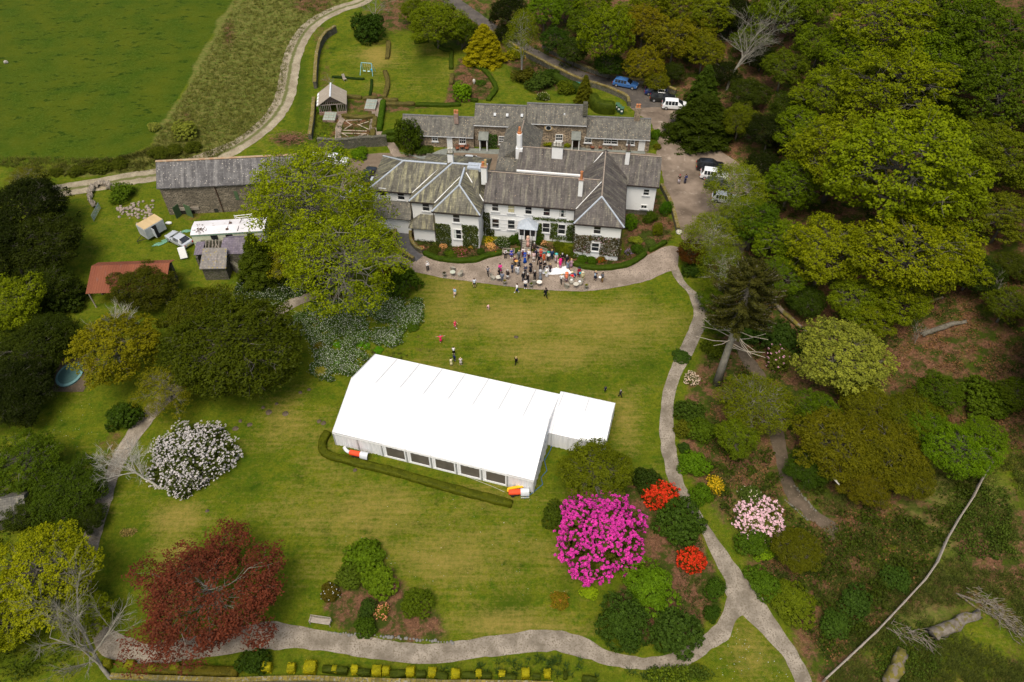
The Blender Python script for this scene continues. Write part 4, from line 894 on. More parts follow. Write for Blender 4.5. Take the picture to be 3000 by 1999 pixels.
# rhubarb-like big leaves in the wild garlic
for i, (x, y) in enumerate([(1015,980),(1050,985),(1075,978),(1020,1000),(990,1010),(1000,1035),(975,1045),(1055,1005),(1075,1015),(985,1065),(975,1085),(1005,1050),(1110,1025),(1025,1080),(1040,985)]):
    shrub(x, y, 10 + (i*7) % 5, (.045,.105,.010), 'clump of big bright green leaves in the wild garlic', squash=.5, name='gunnera_plant', cat='plant', ls=.26, group='big-leaved green plants beside the marquee')
for i, (x, y, r, c, l) in enumerate([(1045,915,16,(.03,.05,.01),'dark green bush at the upper edge of the white garlic flowers'),(925,890,22,(.026,.045,.010),'dark green bush right of the short brown path'),(1220,880,14,(.035,.06,.01),'green bush on the lawn edge of the garlic bed, upper one'),(1210,960,18,(.035,.06,.01),'green bush on the lawn edge of the garlic bed, lower one'),(935,1015,18,(.06,.05,.012),'green and bronze bush beside the huge yew'),(940,1090,20,(.17,.15,.08),'pale twiggy bush at the lower tip of the garlic bed')]):
    shrub(x, y, r, c, l, squash=.7)

# more of the dense wood on the right and along the top
for k, x, y, r, c, l in (
 ('spray',1820,420,72,(.050,.078,.008),'green beech behind the left shoulder of the giant one, upper'),('spray',1800,560,70,(.056,.082,.008),'green beech between the birches and the bright beech'),
 ('spray',1845,300,70,(.060,.086,.008),'green beech above the left shoulder of the giant one'),('yew',1850,690,52,(.014,.024,.007),'dark yew under the bright beech above the silvery tree'),
 ('spray',1965,690,66,(.060,.080,.010),'drooping beech branches above the silvery tree'),('spray',2070,690,70,(.070,.088,.009),'drooping beech branches over the top of the brown slope'),
 ('spray',2180,470,98,(.070,.090,.009),'right shoulder of the giant beech'),('spray',2195,600,80,(.070,.086,.010),'beech reaching over the dark holly on the slope'),
 ('spray',2190,350,90,(.055,.078,.008),'green beech behind the giant one, towards the right edge'),('broad',2160,150,92,(.044,.068,.008),'mid green tree between the two upper beeches and the corner'),
 ('spray',1960,130,82,(.060,.085,.008),'bright green beech left of the domed one at the top'),('broad',1860,20,60,(.046,.068,.009),'green tree at the top edge left of the domed beech'),
 ('broad',1722,95,44,(.040,.058,.009),'green tree half hidden behind the leafless grey tree'),('yew',1660,165,42,BLK,'black yew under the ochre oaks'),
 ('broad',1432,50,46,(.058,.074,.009),'yellow-green tree above the tall bright green one'),('broad',1345,55,44,(.040,.060,.009),'green tree behind the grey-green holly'),
 ('broad',1500,8,52,(.066,.078,.010),'yellow-green oak at the top edge, middle'),('broad',1600,75,46,(.074,.070,.011),'ochre oak in the middle of the brown bank'),
 ('broad',1510,190,30,(.060,.062,.010),'small ochre-green tree above the parked dark cars'),('broad',1300,12,42,(.042,.070,.009),'green tree at the top edge beside the bright green one'),
 ('yew',1160,75,28,BLK,'small black conifer between the golden conifer and the road'),('broad',1875,950,58,(.034,.056,.009),'dark green tree at the foot of the silvery one'),
 ('yew',1990,930,66,(.046,.048,.009),'olive yew just under the silvery tree'),('broad',2155,905,54,(.030,.048,.009),'dark green leafy tree at the lower edge of the brown slope'),
 ('yew',2090,1095,62,(.044,.044,.009),'olive yew at the lower right of the brown-olive clump'),('yew',1985,1115,58,(.046,.042,.009),'olive yew at the bottom of the brown-olive clump'),
 ('spray',2262,1000,52,(.050,.082,.010),'yellow-green tree beyond the top of the wooden fence'),('broad',1690,1005,52,(.050,.070,.012),'soft green tree below the weeping one'),
 ('yew',110,655,66,(.013,.019,.006),'black-green yew above the trodden orange bank'),('yew',110,760,62,(.012,.018,.006),'black-green yew between the light green tree and the sandpit'),('yew',40,880,80,BLK,'black yew beside the small daisy lawn'),('yew',205,1190,40,(.013,.020,.006),'low black-green yew along the left garden path'),
 ('broad',1655,745,36,(.030,.050,.010),'dark leafy tree beside the bare grey trunk'),('birch',1702,500,58,(.066,.084,.018),'pale birch hanging over the lower parked cars'),('spray',2318,700,55,(.040,.052,.010),'brownish green scrub tree at the right edge above the slope'),('broad',2335,905,42,(.034,.050,.010),'dark green bush tree at the right edge of the slope')):
    T(k, x, y, r, c, l, squash=.95)

# ================================================================ buildings
class Frame:
    def __init__(s, x, y, deg, z=0.0): s.o = (x, y, z); s.a = rad(deg); s.M = Matrix.Translation((x, y, z)) @ Matrix.Rotation(s.a, 4, 'Z'); s.I = s.M.inverted()
    def root(s, name, label, cat, group=None): return thing(name, label, cat, s.o, s.a, group)
    def onplane(s, px, py, v):
        """local (u, z) where the pixel's ray meets the vertical plane y = v"""
        d = s.I.to_3x3() @ Vector(ray(px, py)); c = s.I @ Vector((0, 0, CAMH)); t = (v - c.y) / d.y; p = c + d * t; return p.x, p.z
    def at(s, px, py, z):
        x, y = un0(px, py, z); p = s.I @ Vector((x, y, z)); return p.x, p.y
def hipslab(mb, u0, u1, v0, v1, ze, zr, hipL=0, hipR=0, axis='u', over=0.0, th=0.14):
    """closed roof solid; ridge along u (or v); hipL/R = run of the hip at each end, 0 = gable"""
    if axis == 'u':
        m = (v0+v1)/2; R0, R1 = (u0+hipL, m, zr), (u1-hipR, m, zr)
    else:
        m = (u0+u1)/2; R0, R1 = (m, v0+hipL, zr), (m, v1-hipR, zr)
    P = [(u0,v0,ze),(u1,v0,ze),(u1,v1,ze),(u0,v1,ze)]; Q = [(a,b,c-th) for a,b,c in P]
    V = P + [R0, R1] + Q
    if axis == 'u': F = [(0,1,5,4),(2,3,4,5),(3,0,4),(1,2,5)]
    else: F = [(3,0,4,5),(1,2,5,4),(0,1,4),(2,3,5)]
    F += [(6,7,1,0),(7,8,2,1),(8,9,3,2),(9,6,0,3),(9,8,7,6)]
    mb.pts(V, F)
def strip(mb, a, b, w_=0.22, h=0.09):
    """lead roll along a hip, ridge or valley"""
    a, b = Vector(a), Vector(b); d = (b-a).normalized(); s = d.cross(Vector((0,0,1))).normalized()*w_/2; n = s.cross(d).normalized()*h
    if n.z < 0: n = -n
    P = [a-s*1.0-n*.6, a-s*.6+n*.6, a+s*.6+n*.6, a+s-n*.6, b-s-n*.6, b-s*.6+n*.6, b+s*.6+n*.6, b+s-n*.6]
    mb.pts(P, [(0,1,5,4),(1,2,6,5),(2,3,7,6),(3,2,1,0),(4,5,6,7),(0,4,7,3)])
def window(par, u, z, w_, h, v, glass=DARKG, bars=(1,1), sill=True, fm=None, surround=0.0, name='window', curtain=None, facing=-1):
    """sash window on the plane y=v, centred at (u, z)"""
    fm = fm or WOODW; f = MB(); s = facing
    def b_(x0,x1,z0,z1,d0,d1): f.box(x0,x1,min(v+s*d0,v+s*d1),max(v+s*d0,v+s*d1),z0,z1)
    t = 0.09; b_(u-w_/2-t,u-w_/2,z-h/2-t,z+h/2+t,-.02,.07); b_(u+w_/2,u+w_/2+t,z-h/2-t,z+h/2+t,-.02,.07); b_(u-w_/2,u+w_/2,z+h/2,z+h/2+t,-.02,.068); b_(u-w_/2,u+w_/2,z-h/2-t,z-h/2,-.02,.068)
    for i in range(1, bars[1]+1): zz = z-h/2+h*i/(bars[1]+1); b_(u-w_/2,u+w_/2,zz-.035,zz+.035,.0,.055)
    for i in range(1, bars[0]): uu = u-w_/2+w_*i/bars[0]; b_(uu-.022,uu+.022,z-h/2,z+h/2,.0,.05)
    fr = f.build(name, fm, par)
    g = MB(); g.box(u-w_/2,u+w_/2,min(v,v+s*.03),max(v,v+s*.03),z-h/2,z+h/2); g.build('pane', glass, fr)
    if curtain:
        c = MB()
        for side in curtain[1]:
            a = u-w_/2+.02 if side < 0 else u+w_/2-.02-w_*.26
            if side == 0: c.box(u-w_/2+.02,u+w_/2-.02,v+s*.036,v+s*.032,z-h/2+.04,z+h/2-.04) if s>0 else c.box(u-w_/2+.02,u+w_/2-.02,v-.036,v-.031,z-h/2+.04,z+h/2-.04)
            else: c.box(a,a+w_*.26,v-.036,v-.031,z-h/2+.04,z+h/2-.04)
        c.build('curtain', CURT, fr, color=curtain[0])
    if sill:
        q = MB(); q.box(u-w_/2-.2,u+w_/2+.2,min(v-.02*s,v+s*.16),max(v-.02*s,v+s*.16),z-h/2-t-.16,z-h/2-t-.003); q.build('sill', SILL, fr)
    return fr
CURT = objpaint('curtain_cloth', 0.9, 0.1, 0, 0, 0.25, 8)
SILL = simple('painted_sill', (0.50,0.51,0.52), (0.60,0.61,0.62), 3, 0.7)
HFr = Frame(*un0(1450+1210/5.227, 580+370/5.227, 6.2), -7.7)
hs = HFr.root('country_house', 'large white country house with grey-brown slate roofs behind the gravel terrace', 'house')
# walls
mb = MB()
mb.box(0.3, 6.5, 0.0, 10.9, -.3, 6.15)            # right wing
mb.box(-13.2, 0.28, 3.1, 10.2, -.3, 6.15)         # main range
mb.box(-19.4, -13.22, 0.05, 9.0, -.3, 6.13)       # left wing
mb.box(-23.1, -19.42, 1.9, 11.9, -.3, 6.15)       # second left wing
mb.box(-29.5, -23.12, 3.8, 11.92, -.3, 6.14)      # far left range
mb.box(6.52, 11.3, 10.95, 16.7, .9, 5.35)         # east block
mb.box(-9.0, 6.48, 11.0, 16.7, -.3, 6.05)         # rear range
mb.box(-12.1, -9.02, 11.2, 16.4, -.3, 5.6)
mb.box(-12.0, -7.0, 16.6, 22.4, .3, 5.35)         # north wing
mb.build('walls', WHITE, hs)
pl = MB(); pl.box(6.6, 11.2, 11.05, 16.6, -.3, .895); pl.build('plinth', STONED, hs)
# string courses on the front of the main range
sc = MB()
for z in (4.05, 3.1, 2.45, 1.8, 1.15): sc.box(-13.1, -7.9, 3.06, 3.12, z-.02, z+.02)
sc.box(-13.1, 0.25, 3.04, 3.12, 3.93, 3.99); sc.build('string_course', SILL, hs)
# roofs: each range its own solid
def roof(name, mat, *a, **k): m_ = MB(); hipslab(m_, *a, **k); return m_.build(name, mat, hs)
roof('roof', SLATE, 0.0, 6.85, -.32, 14.6, 6.2, 8.62, 3.3, 0, 'v').name = 'roof'
roof('roof', SLATE, -13.0, 3.4, 2.78, 10.62, 6.22, 8.66)
roof('roof', SLATEG, -19.72, -12.9, -.30, 9.6, 6.2, 8.60, 3.35, 3.4, 'v')
roof('roof', SLATEG, -23.38, -13.4, 1.58, 13.7, 6.21, 8.92, 5.2, 1.0, 'u')
roof('roof', SLATEG, -29.8, -17.5, 3.5, 12.2, 6.19, 8.55, 4.4, 0, 'u')
m_ = MB(); m_.pts([(-9.4,11.2,6.02),(3.4,11.2,6.02),(3.4,14.1,8.36),(-9.2,14.1,8.36),(-9.2,17.0,6.02),(3.4,17.0,6.02),(-9.4,11.2,5.9),(3.4,11.2,5.9),(3.4,17,5.9),(-9.2,17,5.9)],[(0,1,2,3),(3,2,5,4),(0,3,4,9,6),(6,7,1,0),(9,8,7,6),(1,7,8,5,2),(4,5,8,9)])
m_.build('roof', SLATE, hs)
m_ = MB(); m_.pts([(3.4,10.62,5.53),(11.6,10.62,5.53),(11.6,14.1,8.33),(3.4,14.1,8.33),(3.4,17.0,5.9),(11.6,17.0,5.9),(3.4,10.62,5.38),(11.6,10.62,5.38),(11.6,17,5.75),(3.4,17,5.75)],[(0,1,2,3),(3,2,5,4),(0,3,4,9,6),(6,7,1,0),(9,8,7,6),(1,7,8,5,2),(4,5,8,9)])
m_.build('roof', SLATE, hs)
m_ = MB(); m_.pts([(-12.5,11.0,6.0),(-9.3,11.0,6.0),(-9.3,16.6,7.3),(-12.5,16.6,7.3),(-12.5,11.0,5.85),(-9.3,11.0,5.85),(-9.3,16.6,5.85),(-12.5,16.6,5.85)],[(0,1,2,3),(4,7,6,5),(0,4,5,1),(1,5,6,2),(2,6,7,3),(3,7,4,0)])
m_.build('roof', SLATEL, hs)
roof('roof', SLATEL, -12.5, -6.6, 13.6, 22.9, 5.9, 8.3, 0, 1.4, 'v')
w2 = MB(); w2.pts([(-12.3,16.5,5.6),(-9.35,16.5,5.6),(-9.35,16.5,8.2),(-12.3,16.5,6.4)],[(0,1,2,3)]); w2.box(-12.25,-9.4,16.48,16.6,5.7,6.3)
# lead work
for a_ in (((-0.02,-.32,6.22), (3.42,2.98,8.66)), ((6.87,-.32,6.22), (3.42,2.98,8.66)), ((-19.72,-.30,6.22), (-16.31,3.05,8.64)), ((-12.9,-.30,6.22), (-16.31,3.05,8.64)), ((-16.31,3.05,8.66), (-16.31,7.4,8.66), .3), ((-23.38,1.58,6.24), (-18.18,7.64,8.95)), ((-18.18,7.64,8.97), (-14.4,7.64,8.97), .3), ((-29.8,3.5,6.22), (-25.4,7.85,8.58)), ((-29.8,12.2,6.22), (-25.4,7.85,8.58)), ((-25.4,7.85,8.6), (-19.0,7.85,8.6), .3)): ld = MB(); strip(ld, *a_); ld.build('lead_hip', LEAD, hs)
lf = MB(); lf.box(-15.9, -13.1, 6.9, 8.3, 8.3, 8.86)
for i in range(5): lf.box(-15.6+i*.55, -15.54+i*.55, 6.9, 8.3, 8.862, 8.92)
lf.build('lead_flat', LEAD, hs)
vl = MB()
strip(vl, (-23.3,3.55,6.26), (-20.0,7.3,8.2), .14, .05); strip(vl, (-19.7,1.6,6.30), (-16.6,5.2,8.4), .14, .05); strip(vl, (-12.95,2.9,6.30), (-15.9,6.2,8.5), .14, .05); strip(vl, (0.05,2.85,6.3), (3.2,6.4,8.6), .10, .05); strip(vl, (0.6,11.3,6.35), (3.0,13.9,8.5), .12, .05)
vl.box(-9.3, 0.3, 10.66, 10.98, 6.1, 6.42)
vl.build('valley_gutters', WOODW, hs)
gt = MB(); c = 0.1
for (u0,u1,v,z) in ((-13.0,0.0,2.74,6.1),(0.0,6.85,-.36,6.08),(-19.7,-12.9,-.34,6.08),(-23.38,-19.7,1.54,6.08),(-29.8,-23.4,3.46,6.08),(6.6,11.6,10.58,5.40)): gt.box(u0,u1,v-.07,v+.05,z-.09,z+.06)
for (u,v0,v1,z) in ((-.04,-.3,2.8,6.08),(6.88,-.3,10.6,6.08),(-12.87,-.3,2.8,6.08),(-19.74,-.3,1.6,6.08),(-23.42,1.6,3.5,6.08)): gt.box(u-.05,u+.05,v0,v1,z-.09,z+.06)
for (u,v) in ((-.1,2.95),(6.62,-.0),(-12.98,3.0),(-19.55,.0),(-23.25,1.85),(6.7,10.85)): gt.box(u-.05,u+.05,v-.08,v+.02,0.2,6.0)
gt.build('gutters', BLACKP, hs)
mo = MB()
for (a, b) in (((3.42,2.98,8.68),(3.42,13.9,8.68)),((-12.9,6.7,8.7),(3.0,6.7,8.7)),((-9.1,14.1,8.4),(11.5,14.1,8.4)),((-9.55,14.5,8.32),(-9.55,21.4,8.32))): strip(mo, a, b, .2, .05)
mo.build('ridge_tiles', simple('ridge_tiles', (.22,.17,.13), (.30,.25,.20), 3, c3=(.45,.40,.33), s3=5), hs)
# windows, placed on their walls from the photo
CREAM = (.55,.50,.30)
def win(px, py, w_, h, v, **k): u, z = HFr.onplane(px, py, v); return window(hs, u, z, w_, h, v, **k)
for i, (x, y) in enumerate(((1451,606),(1498,611),(1548.5,615),(1601.7,620),(1648,624))):
    win(x, y, .86, 1.35, 3.1, curtain=(CREAM, (0,)) if i == 1 else (((.55,.55,.52), (-1, 1)) if i == 4 else None))
for x, y in ((1452,654),(1498,657.5),(1600,667),(1645.5,671.5)): win(x, y, .95, 1.6, 3.1)
win(1337, 638.5, .9, 1.4, .05); win(1341, 686, 1.0, 1.6, .05, curtain=((.6,.65,.62), (-1,)))
win(1248, 606, .95, 1.3, 1.9); win(1175, 574, .95, 1.2, 3.8); win(1122, 563, .9, 1.2, 3.8)
win(1750, 673, .9, 1.3, 0.0); win(1744, 723.5, .95, 1.35, 0.0)
win(1893.6, 563, .75, .95, 10.95); win(1886.5, 605.6, .75, .5, 10.95, bars=(2,0))
# small lean-to roofs
bay = MB(); bay.box(-22.9,-19.5,.6,1.88,-.2,2.55); bay.build('bay', WHITE, hs)
m_ = MB(); m_.pts([(-23.5,.15,2.6),(-19.46,.15,2.6),(-19.46,1.88,3.9),(-22.0,1.88,3.9),(-23.5,1.88,2.6),(-23.5,.15,2.48),(-19.46,.15,2.48),(-19.46,1.88,2.48),(-23.5,1.88,2.48)],[(0,1,2,3),(0,3,4),(5,8,7,6),(0,5,6,1),(1,6,7,2),(2,7,8,4,3),(4,8,5,0)]); m_.build('bay_roof', SLATEG, hs)
m_ = MB(); m_.box(-28.6,-23.6,1.9,3.78,-.2,2.9); m_.build('lean_to', WHITE, hs)
m_ = MB(); m_.pts([(-28.9,1.5,2.9),(-23.45,1.5,2.9),(-23.45,3.78,4.4),(-28.9,3.78,4.4),(-28.9,1.5,2.78),(-23.45,1.5,2.78),(-23.45,3.78,2.78),(-28.9,3.78,2.78)],[(0,1,2,3),(4,7,6,5),(0,4,5,1),(1,5,6,2),(2,6,7,3),(3,7,4,0)]); m_.build('lean_to_roof', SLATEL, hs)
m_ = MB(); m_.box(-31.2,-29.55,9.0,10.0,-.2,3.6); d_ = m_.build('side_dormer', WOODW, hs); m_ = MB()
for i in range(4): m_.obox((-30.4,9.5-.42+i*.28,3.75),1.9,.24,.07,0,.12)
m_.build('dormer_roof', LEAD, d_)
# chimneys
def chimney(px, py, z, su, sv, h, mat, pots, down=1.6, cap=None):
    u, v = HFr.at(px, py, z); c_ = MB(); c_.cbox(u-su/2,u+su/2,v-sv/2,v+sv/2,z-down-h,z,.04); o = c_.build('chimney', mat, hs)
    c_ = MB(); c_.box(u-su/2-.07,u+su/2+.07,v-sv/2-.07,v+sv/2+.07,z-.02,z+.10); c_.build('cap', cap or STONED, o)
    for i, (du, dv, r, hh, m2) in enumerate(pots):
        p = MB(); p.lathe([(r*1.15,.08),(r,.2),(r*.92,hh-.1),(r*1.1,hh-.06),(r*1.1,hh),(r*.7,hh),(r*.7,hh-.1)],10,(u+du,v+dv,z)); p.build('chimney_pot', m2, o)
POTW = simple('pale_pot', (.6,.58,.52), (.45,.42,.36), 4)
chimney(1319, 448, 10.1, .8, .6, .5, WHITE, [(-.15,0,.2,.75,POTW),(.18,.1,.2,.75,POTW)])
chimney(1418, 488, 10.2, .8, .7, 1.2, WHITE, [(-.15,0,.2,.7,TERRA),(.2,0,.17,1.1,simple('yellow_pot',(.55,.40,.18),(.45,.32,.14)))], down=1.6, cap=BRICK)
chimney(1703, 526, 9.9, .62, .55, 1.0, WHITE, [(0,-.05,.19,1.3,TERRA),(0,.2,.17,.8,TERRA)], down=2.2, cap=BRICK)
chimney(1841, 442, 9.6, .62, .5, .6, WHITE, [(0,0,.2,.95,simple('dark_pot',(.10,.06,.05),(.16,.10,.08)))], down=1.6)
chimney(1634, 428, 9.4, 1.6, .7, .4, WHITE, [(-.45,0,.18,.6,POTW),(0,0,.18,.65,POTW),(.4,0,.18,.6,POTW)], down=1.8, cap=STONED)
c_ = MB(); u, v = HFr.at(1522, 392, 10.6); c_.lathe([(.42,-3.4),(.42,0),(.36,.08)],16,(u,v,10.6)); c_.box(u-.5,u+.5,v-.45,v+.45,6.0,8.3); o = c_.build('chimney', WHITE, hs)
p = MB(); p.lathe([(.36,.08),(.3,.3),(.2,.32),(.15,1.1),(.10,1.1)],10,(u,v,10.6)); p.build('chimney_pot', TERRA, o)
# porch with steps
pf, pb, pz = 1.65, 3.05, 1.0
po = MB(); po.box(-7.75,-5.35,pf-.0,pb,.0,pz); pch = po.build('porch', STONED, hs)
po = MB()
for u in (-7.72,-6.98,-6.12,-5.38): po.box(u-.06,u+.06,pf,pf+.12,pz,3.0)
for u in (-7.74,-5.36): po.box(u-.05,u+.05,pf+.13,pb,pz,pz+.75); po.box(u-.05,u+.05,pf+1.0,pf+1.1,pz+.75,3.0)
po.box(-7.8,-5.3,pf-.02,pf+.13,2.85,3.05); po.box(-7.66,-7.05,pf+.02,pf+.1,pz,pz+.7); po.box(-6.05,-5.44,pf+.02,pf+.1,pz,pz+.7)
po.build('porch_frame', WOODW, pch)
po = MB(); po.box(-7.65,-7.05,pf+.05,pf+.08,pz+.7,2.84); po.box(-6.05,-5.45,pf+.05,pf+.08,pz+.7,2.84); po.build('pane', DARKG, pch)
po = MB(); po.box(-6.98,-6.12,pf+.9,pf+.95,pz,2.8); po.build('doorway', simple('dark_doorway', (.02,.015,.012), (.04,.03,.02)), pch)
po = MB(); po.pts([(-8.0,pf-.25,3.05),(-5.1,pf-.25,3.05),(-5.1,pb,3.05),(-8.0,pb,3.05),(-6.55,pf+.55,4.0),(-6.55,pb,4.0)],[(0,1,4),(1,2,5,4),(3,0,4,5),(3,2,1,0),(2,3,5)]); po.build('porch_roof', LEAD, pch)
st = MB()
for i in range(5): st.box(-7.2,-5.9,pf-1.35+i*.27,pf+.0,-.05+i*.2,.2+i*.2-.003*i)
st.build('steps', simple('stone_steps',(.22,.20,.17),(.30,.27,.23),3), pch)
st = MB()
for u in (-7.3,-5.8): st.box(u-.08,u+.08,pf-1.3,pf,0,.5); st.tube([(u,pf-1.3,1.0),(u,pf,1.9)],.03,5); st.tube([(u,pf-1.25,0),(u,pf-1.25,1.02)],.03,5)
st.build('handrail', BLACKP, pch)

# climbing plants on the front walls: thing per wall
def ivy(name, rects, v, col, label, holes=(), dens=190, ls=.18, fl=None):
    rng = np.random.default_rng(int(abs(v)*100)+len(label)); P = []
    for (x0,y0,x1,y1) in rects:
        (u0,z1),(u1,z0) = HFr.onplane(x0,y0,v), HFr.onplane(x1,y1,v); n = int(abs(u1-u0)*abs(z1-z0)*dens); 
        P.append(np.c_[rng.uniform(u0,u1,n), rng.uniform(0.02,.22,n), rng.uniform(max(z0,0),z1,n)])
    P = np.concatenate(P); edge = vnoise(P[:,0], P[:,2], .5, 5)
    keep = np.ones(len(P), bool)
    for (x,y,w_,h) in holes:
        u,z = HFr.onplane(x,y,v); keep &= ~((np.abs(P[:,0]-u) < w_/2+.12+.1*(edge-.5)) & (np.abs(P[:,2]-z) < h/2+.15+.2*(edge-.5)))
    for (x0,y0,x1,y1) in rects:
        (u0,z1),(u1,z0) = HFr.onplane(x0,y0,v), HFr.onplane(x1,y1,v); ins = (P[:,0]>=u0)&(P[:,0]<=u1)&(P[:,2]>=z0)&(P[:,2]<=z1)
        d = np.minimum(np.minimum(P[:,0]-u0, u1-P[:,0]), z1-P[:,2]); keep &= ~(ins & (d < .16*edge**1.5))
    P = P[keep]; P[:,1] = v - P[:,1]
    N = unit(rng.normal(0,.5,P.shape)+np.array([0,-.8,.45])); V,F = leafquads(P, N, ls*rng.uniform(.6,1.3,len(P)), rng)
    W = np.clip(vnoise(P[:,0],P[:,2],.45,3)*.7+rng.uniform(0,.4,len(P)),0,1)
    t = thing(name, label, 'climbing plant', HFr.o, HFr.a); obj('foliage', qmesh(name+'_leaves', V, F, LEAF, W), t, col)
    s_ = MB(); u,_ = HFr.onplane((rects[0][0]+rects[0][2])/2, rects[0][3], v); s_.tube([(u,v-.1,-.1),(u+.1,v-.09,1.4),(u-.1,v-.08,2.4)],[.05,.035,.02],5); s_.build('stem', BARK, t)
    if fl:
        k = rng.choice(len(P), int(len(P)*fl[0])); V,F = leafquads(P[k]+np.array([0,-.08,0]), unit(rng.normal(0,.3,(len(k),3))+np.array([0,-1,.5])), fl[1], rng, .9); obj('blossom', qmesh('roses', V, F, PETAL, rng.uniform(.4,1,len(k))), t, fl[2])
ivy('ivy', [(1560,634,1682,652),(1560,650,1594,718),(1612,652,1634,700),(1660,656,1682,706),(1632,690,1682,704)], 3.08, (.045,.070,.012), 'green ivy framing the two windows right of the porch', [(1600,667,.95,1.6),(1645.5,671.5,.95,1.6)])
ivy('climber', [(1414,620,1438,688),(1422,668,1450,690)], 3.08, (.035,.046,.012), 'dark climber in the corner between left wing and main front', [(1452,654,.95,1.6)])
ivy('ivy', [(1273,652,1325,722),(1352,656,1404,726)], 0.03, (.045,.062,.014), 'green climber on both sides of the lower left wing window', [(1341,686,1.0,1.6)])
ivy('climbing_rose', [(1680,684,1730,740),(1726,688,1765,708),(1760,692,1818,752)], -0.02, (.062,.055,.028), 'brownish climbing rose with tiny pink flowers on the right wing', [(1744,723.5,.95,1.35)], dens=150, fl=(.02,.12,(.75,.45,.55)))

# ---------------------------------------------------------------- stone cottages behind
MF = Frame(HFr.o[0], HFr.o[1], -4.5)
def cottage(name, label, u0, u1, vf, vr, ze, zr, zb=.75, front_z=None, mat=SLATEL, parapet=False):
    t = MF.root(name, label, 'cottage', None); vb = 2*vr - vf
    m_ = MB(); m_.box(u0+.02,u1-.02,vf+.3,vb-.3,zb-.4,ze-.05); m_.pts([(u0+.02,vf+.3,ze-.05),(u0+.02,vb-.3,ze-.05),(u0+.02,vr,zr-.25),(u1-.02,vf+.3,ze-.05),(u1-.02,vb-.3,ze-.05),(u1-.02,vr,zr-.25)],[(0,2,1),(3,4,5)]); m_.build('walls', STONEM, t)
    m_ = MB(); hipslab(m_, u0-.1+.1, u1, vf, vb, ze, zr); m_.build('roof', mat, t)
    m_ = MB(); strip(m_, (u0,vr,zr+.04),(u1,vr,zr+.04),.35,.08); m_.build('ridge_tiles', simple('grey_ridge',(.10,.10,.10),(.16,.155,.15),3), t)
    m_ = MB(); m_.box(u0,u1,vf-.07,vf+.02,ze-.16,ze-.06); m_.build('gutter', SILL, t)
    return t
def mwin(t, px, py, w_, h, v, **k): u, z = MF.onplane(px, py, v); window(t, u, z, w_, h, v, **k)
def mdoor(t, px0, px1, pyb, v, h, col, zb=.8):
    u0, _ = MF.onplane(px0, pyb, v); u1, _ = MF.onplane(px1, pyb, v); m_ = MB(); m_.box(u0,u1,v-.06,v+.02,zb,zb+h); d = m_.build('door', PLAIN, t, color=col); m_ = MB(); m_.box(u0-.08,u0-.002,v-.08,v+.02,zb,zb+h+.1); m_.box(u1+.002,u1+.08,v-.08,v+.02,zb,zb+h+.1); m_.box(u0,u1,v-.08,v+.02,zb+h+.003,zb+h+.1); m_.build('door_frame', WOODW, d)
c1 = cottage('stone_cottage', 'low stone cottage at the left end of the row, with a white plank door', -28.7, -16.75, 24.9, 27.8, 3.05, 5.0)
mwin(c1, 1274, 405, .8, .95, 25.2, bars=(2,1)); mwin(c1, 1355, 411, .95, 1.15, 25.2, bars=(3,1)); mdoor(c1, 1312, 1325, 430, 25.2, 2.1, (.7,.7,.68))
def pot2(t, px, py, z, su, sv, down, mat, n=1):
    u, v = MF.at(px, py, z); m_ = MB(); m_.cbox(u-su/2,u+su/2,v-sv/2,v+sv/2,z-down,z,.04); o = m_.build('chimney', mat, t)
    for i in range(n):
        p = MB(); p.lathe([(.2,0),(.17,.15),(.16,.5),(.2,.55),(.12,.55)],8,(u+(i-(n-1)/2)*.4,v,z)); p.build('chimney_pot', TERRA, o)
pot2(c1, 1336, 332, 6.2, .7, .5, 1.8, BRICK, 2)
c2 = cottage('stone_cottage', 'taller stone cottage with slate porch and ivy pillar, second from the left', -16.7, -8.35, 25.5, 28.6, 5.0, 7.0)
mwin(c2, 1471, 411, .95, 1.3, 25.8, bars=(3,2)); 
c3 = cottage('stone_cottage', 'tallest stone cottage, with a round window under the eaves', -8.3, 1.55, 26.6, 29.0, 5.05, 7.3)
mwin(c3, 1638, 403, 1.0, 1.0, 26.9, bars=(3,1))
for t, pts in ((c2, ((1450,336),(1486,338),(1529,339))), (c3, ((1576,330),(1618,331),(1654,334)))):
    for x, y in pts:
        z = 6.2; u, v = MF.at(x, y, z); m_ = MB(); m_.obox((u,v,z+.02),.38,.5,.12,0,rad(33)); r = m_.build('rooflight', SILL, t); m_ = MB(); m_.obox((u,v-.02,z+.06),.24,.34,.12,0,rad(33)); m_.build('pane', simple('sky_pane',(.35,.38,.40),(.45,.48,.50),1,.2), r)
u, z = MF.onplane(1607, 374, 26.9); m_ = MB()
for r, d, mt, nm in ((.62,.10,simple('ochre_stone',(.50,.34,.15),(.56,.40,.20),4),'round_window'),(.42,.14,WOODW,'frame'),(.33,.17,DARKG,'pane')):
    m_ = MB(); m_.M = Matrix.Translation((u,26.9,z)) @ Matrix.Rotation(PI/2,4,'X') @ Matrix.Scale(1.15,4,(1,0,0)); m_.lathe([(r,-.02),(r,d),(r*.9,d+.01)],20)
    if nm == 'round_window': rw = m_.build(nm, mt, c3)
    else: m_.build(nm, mt, rw)
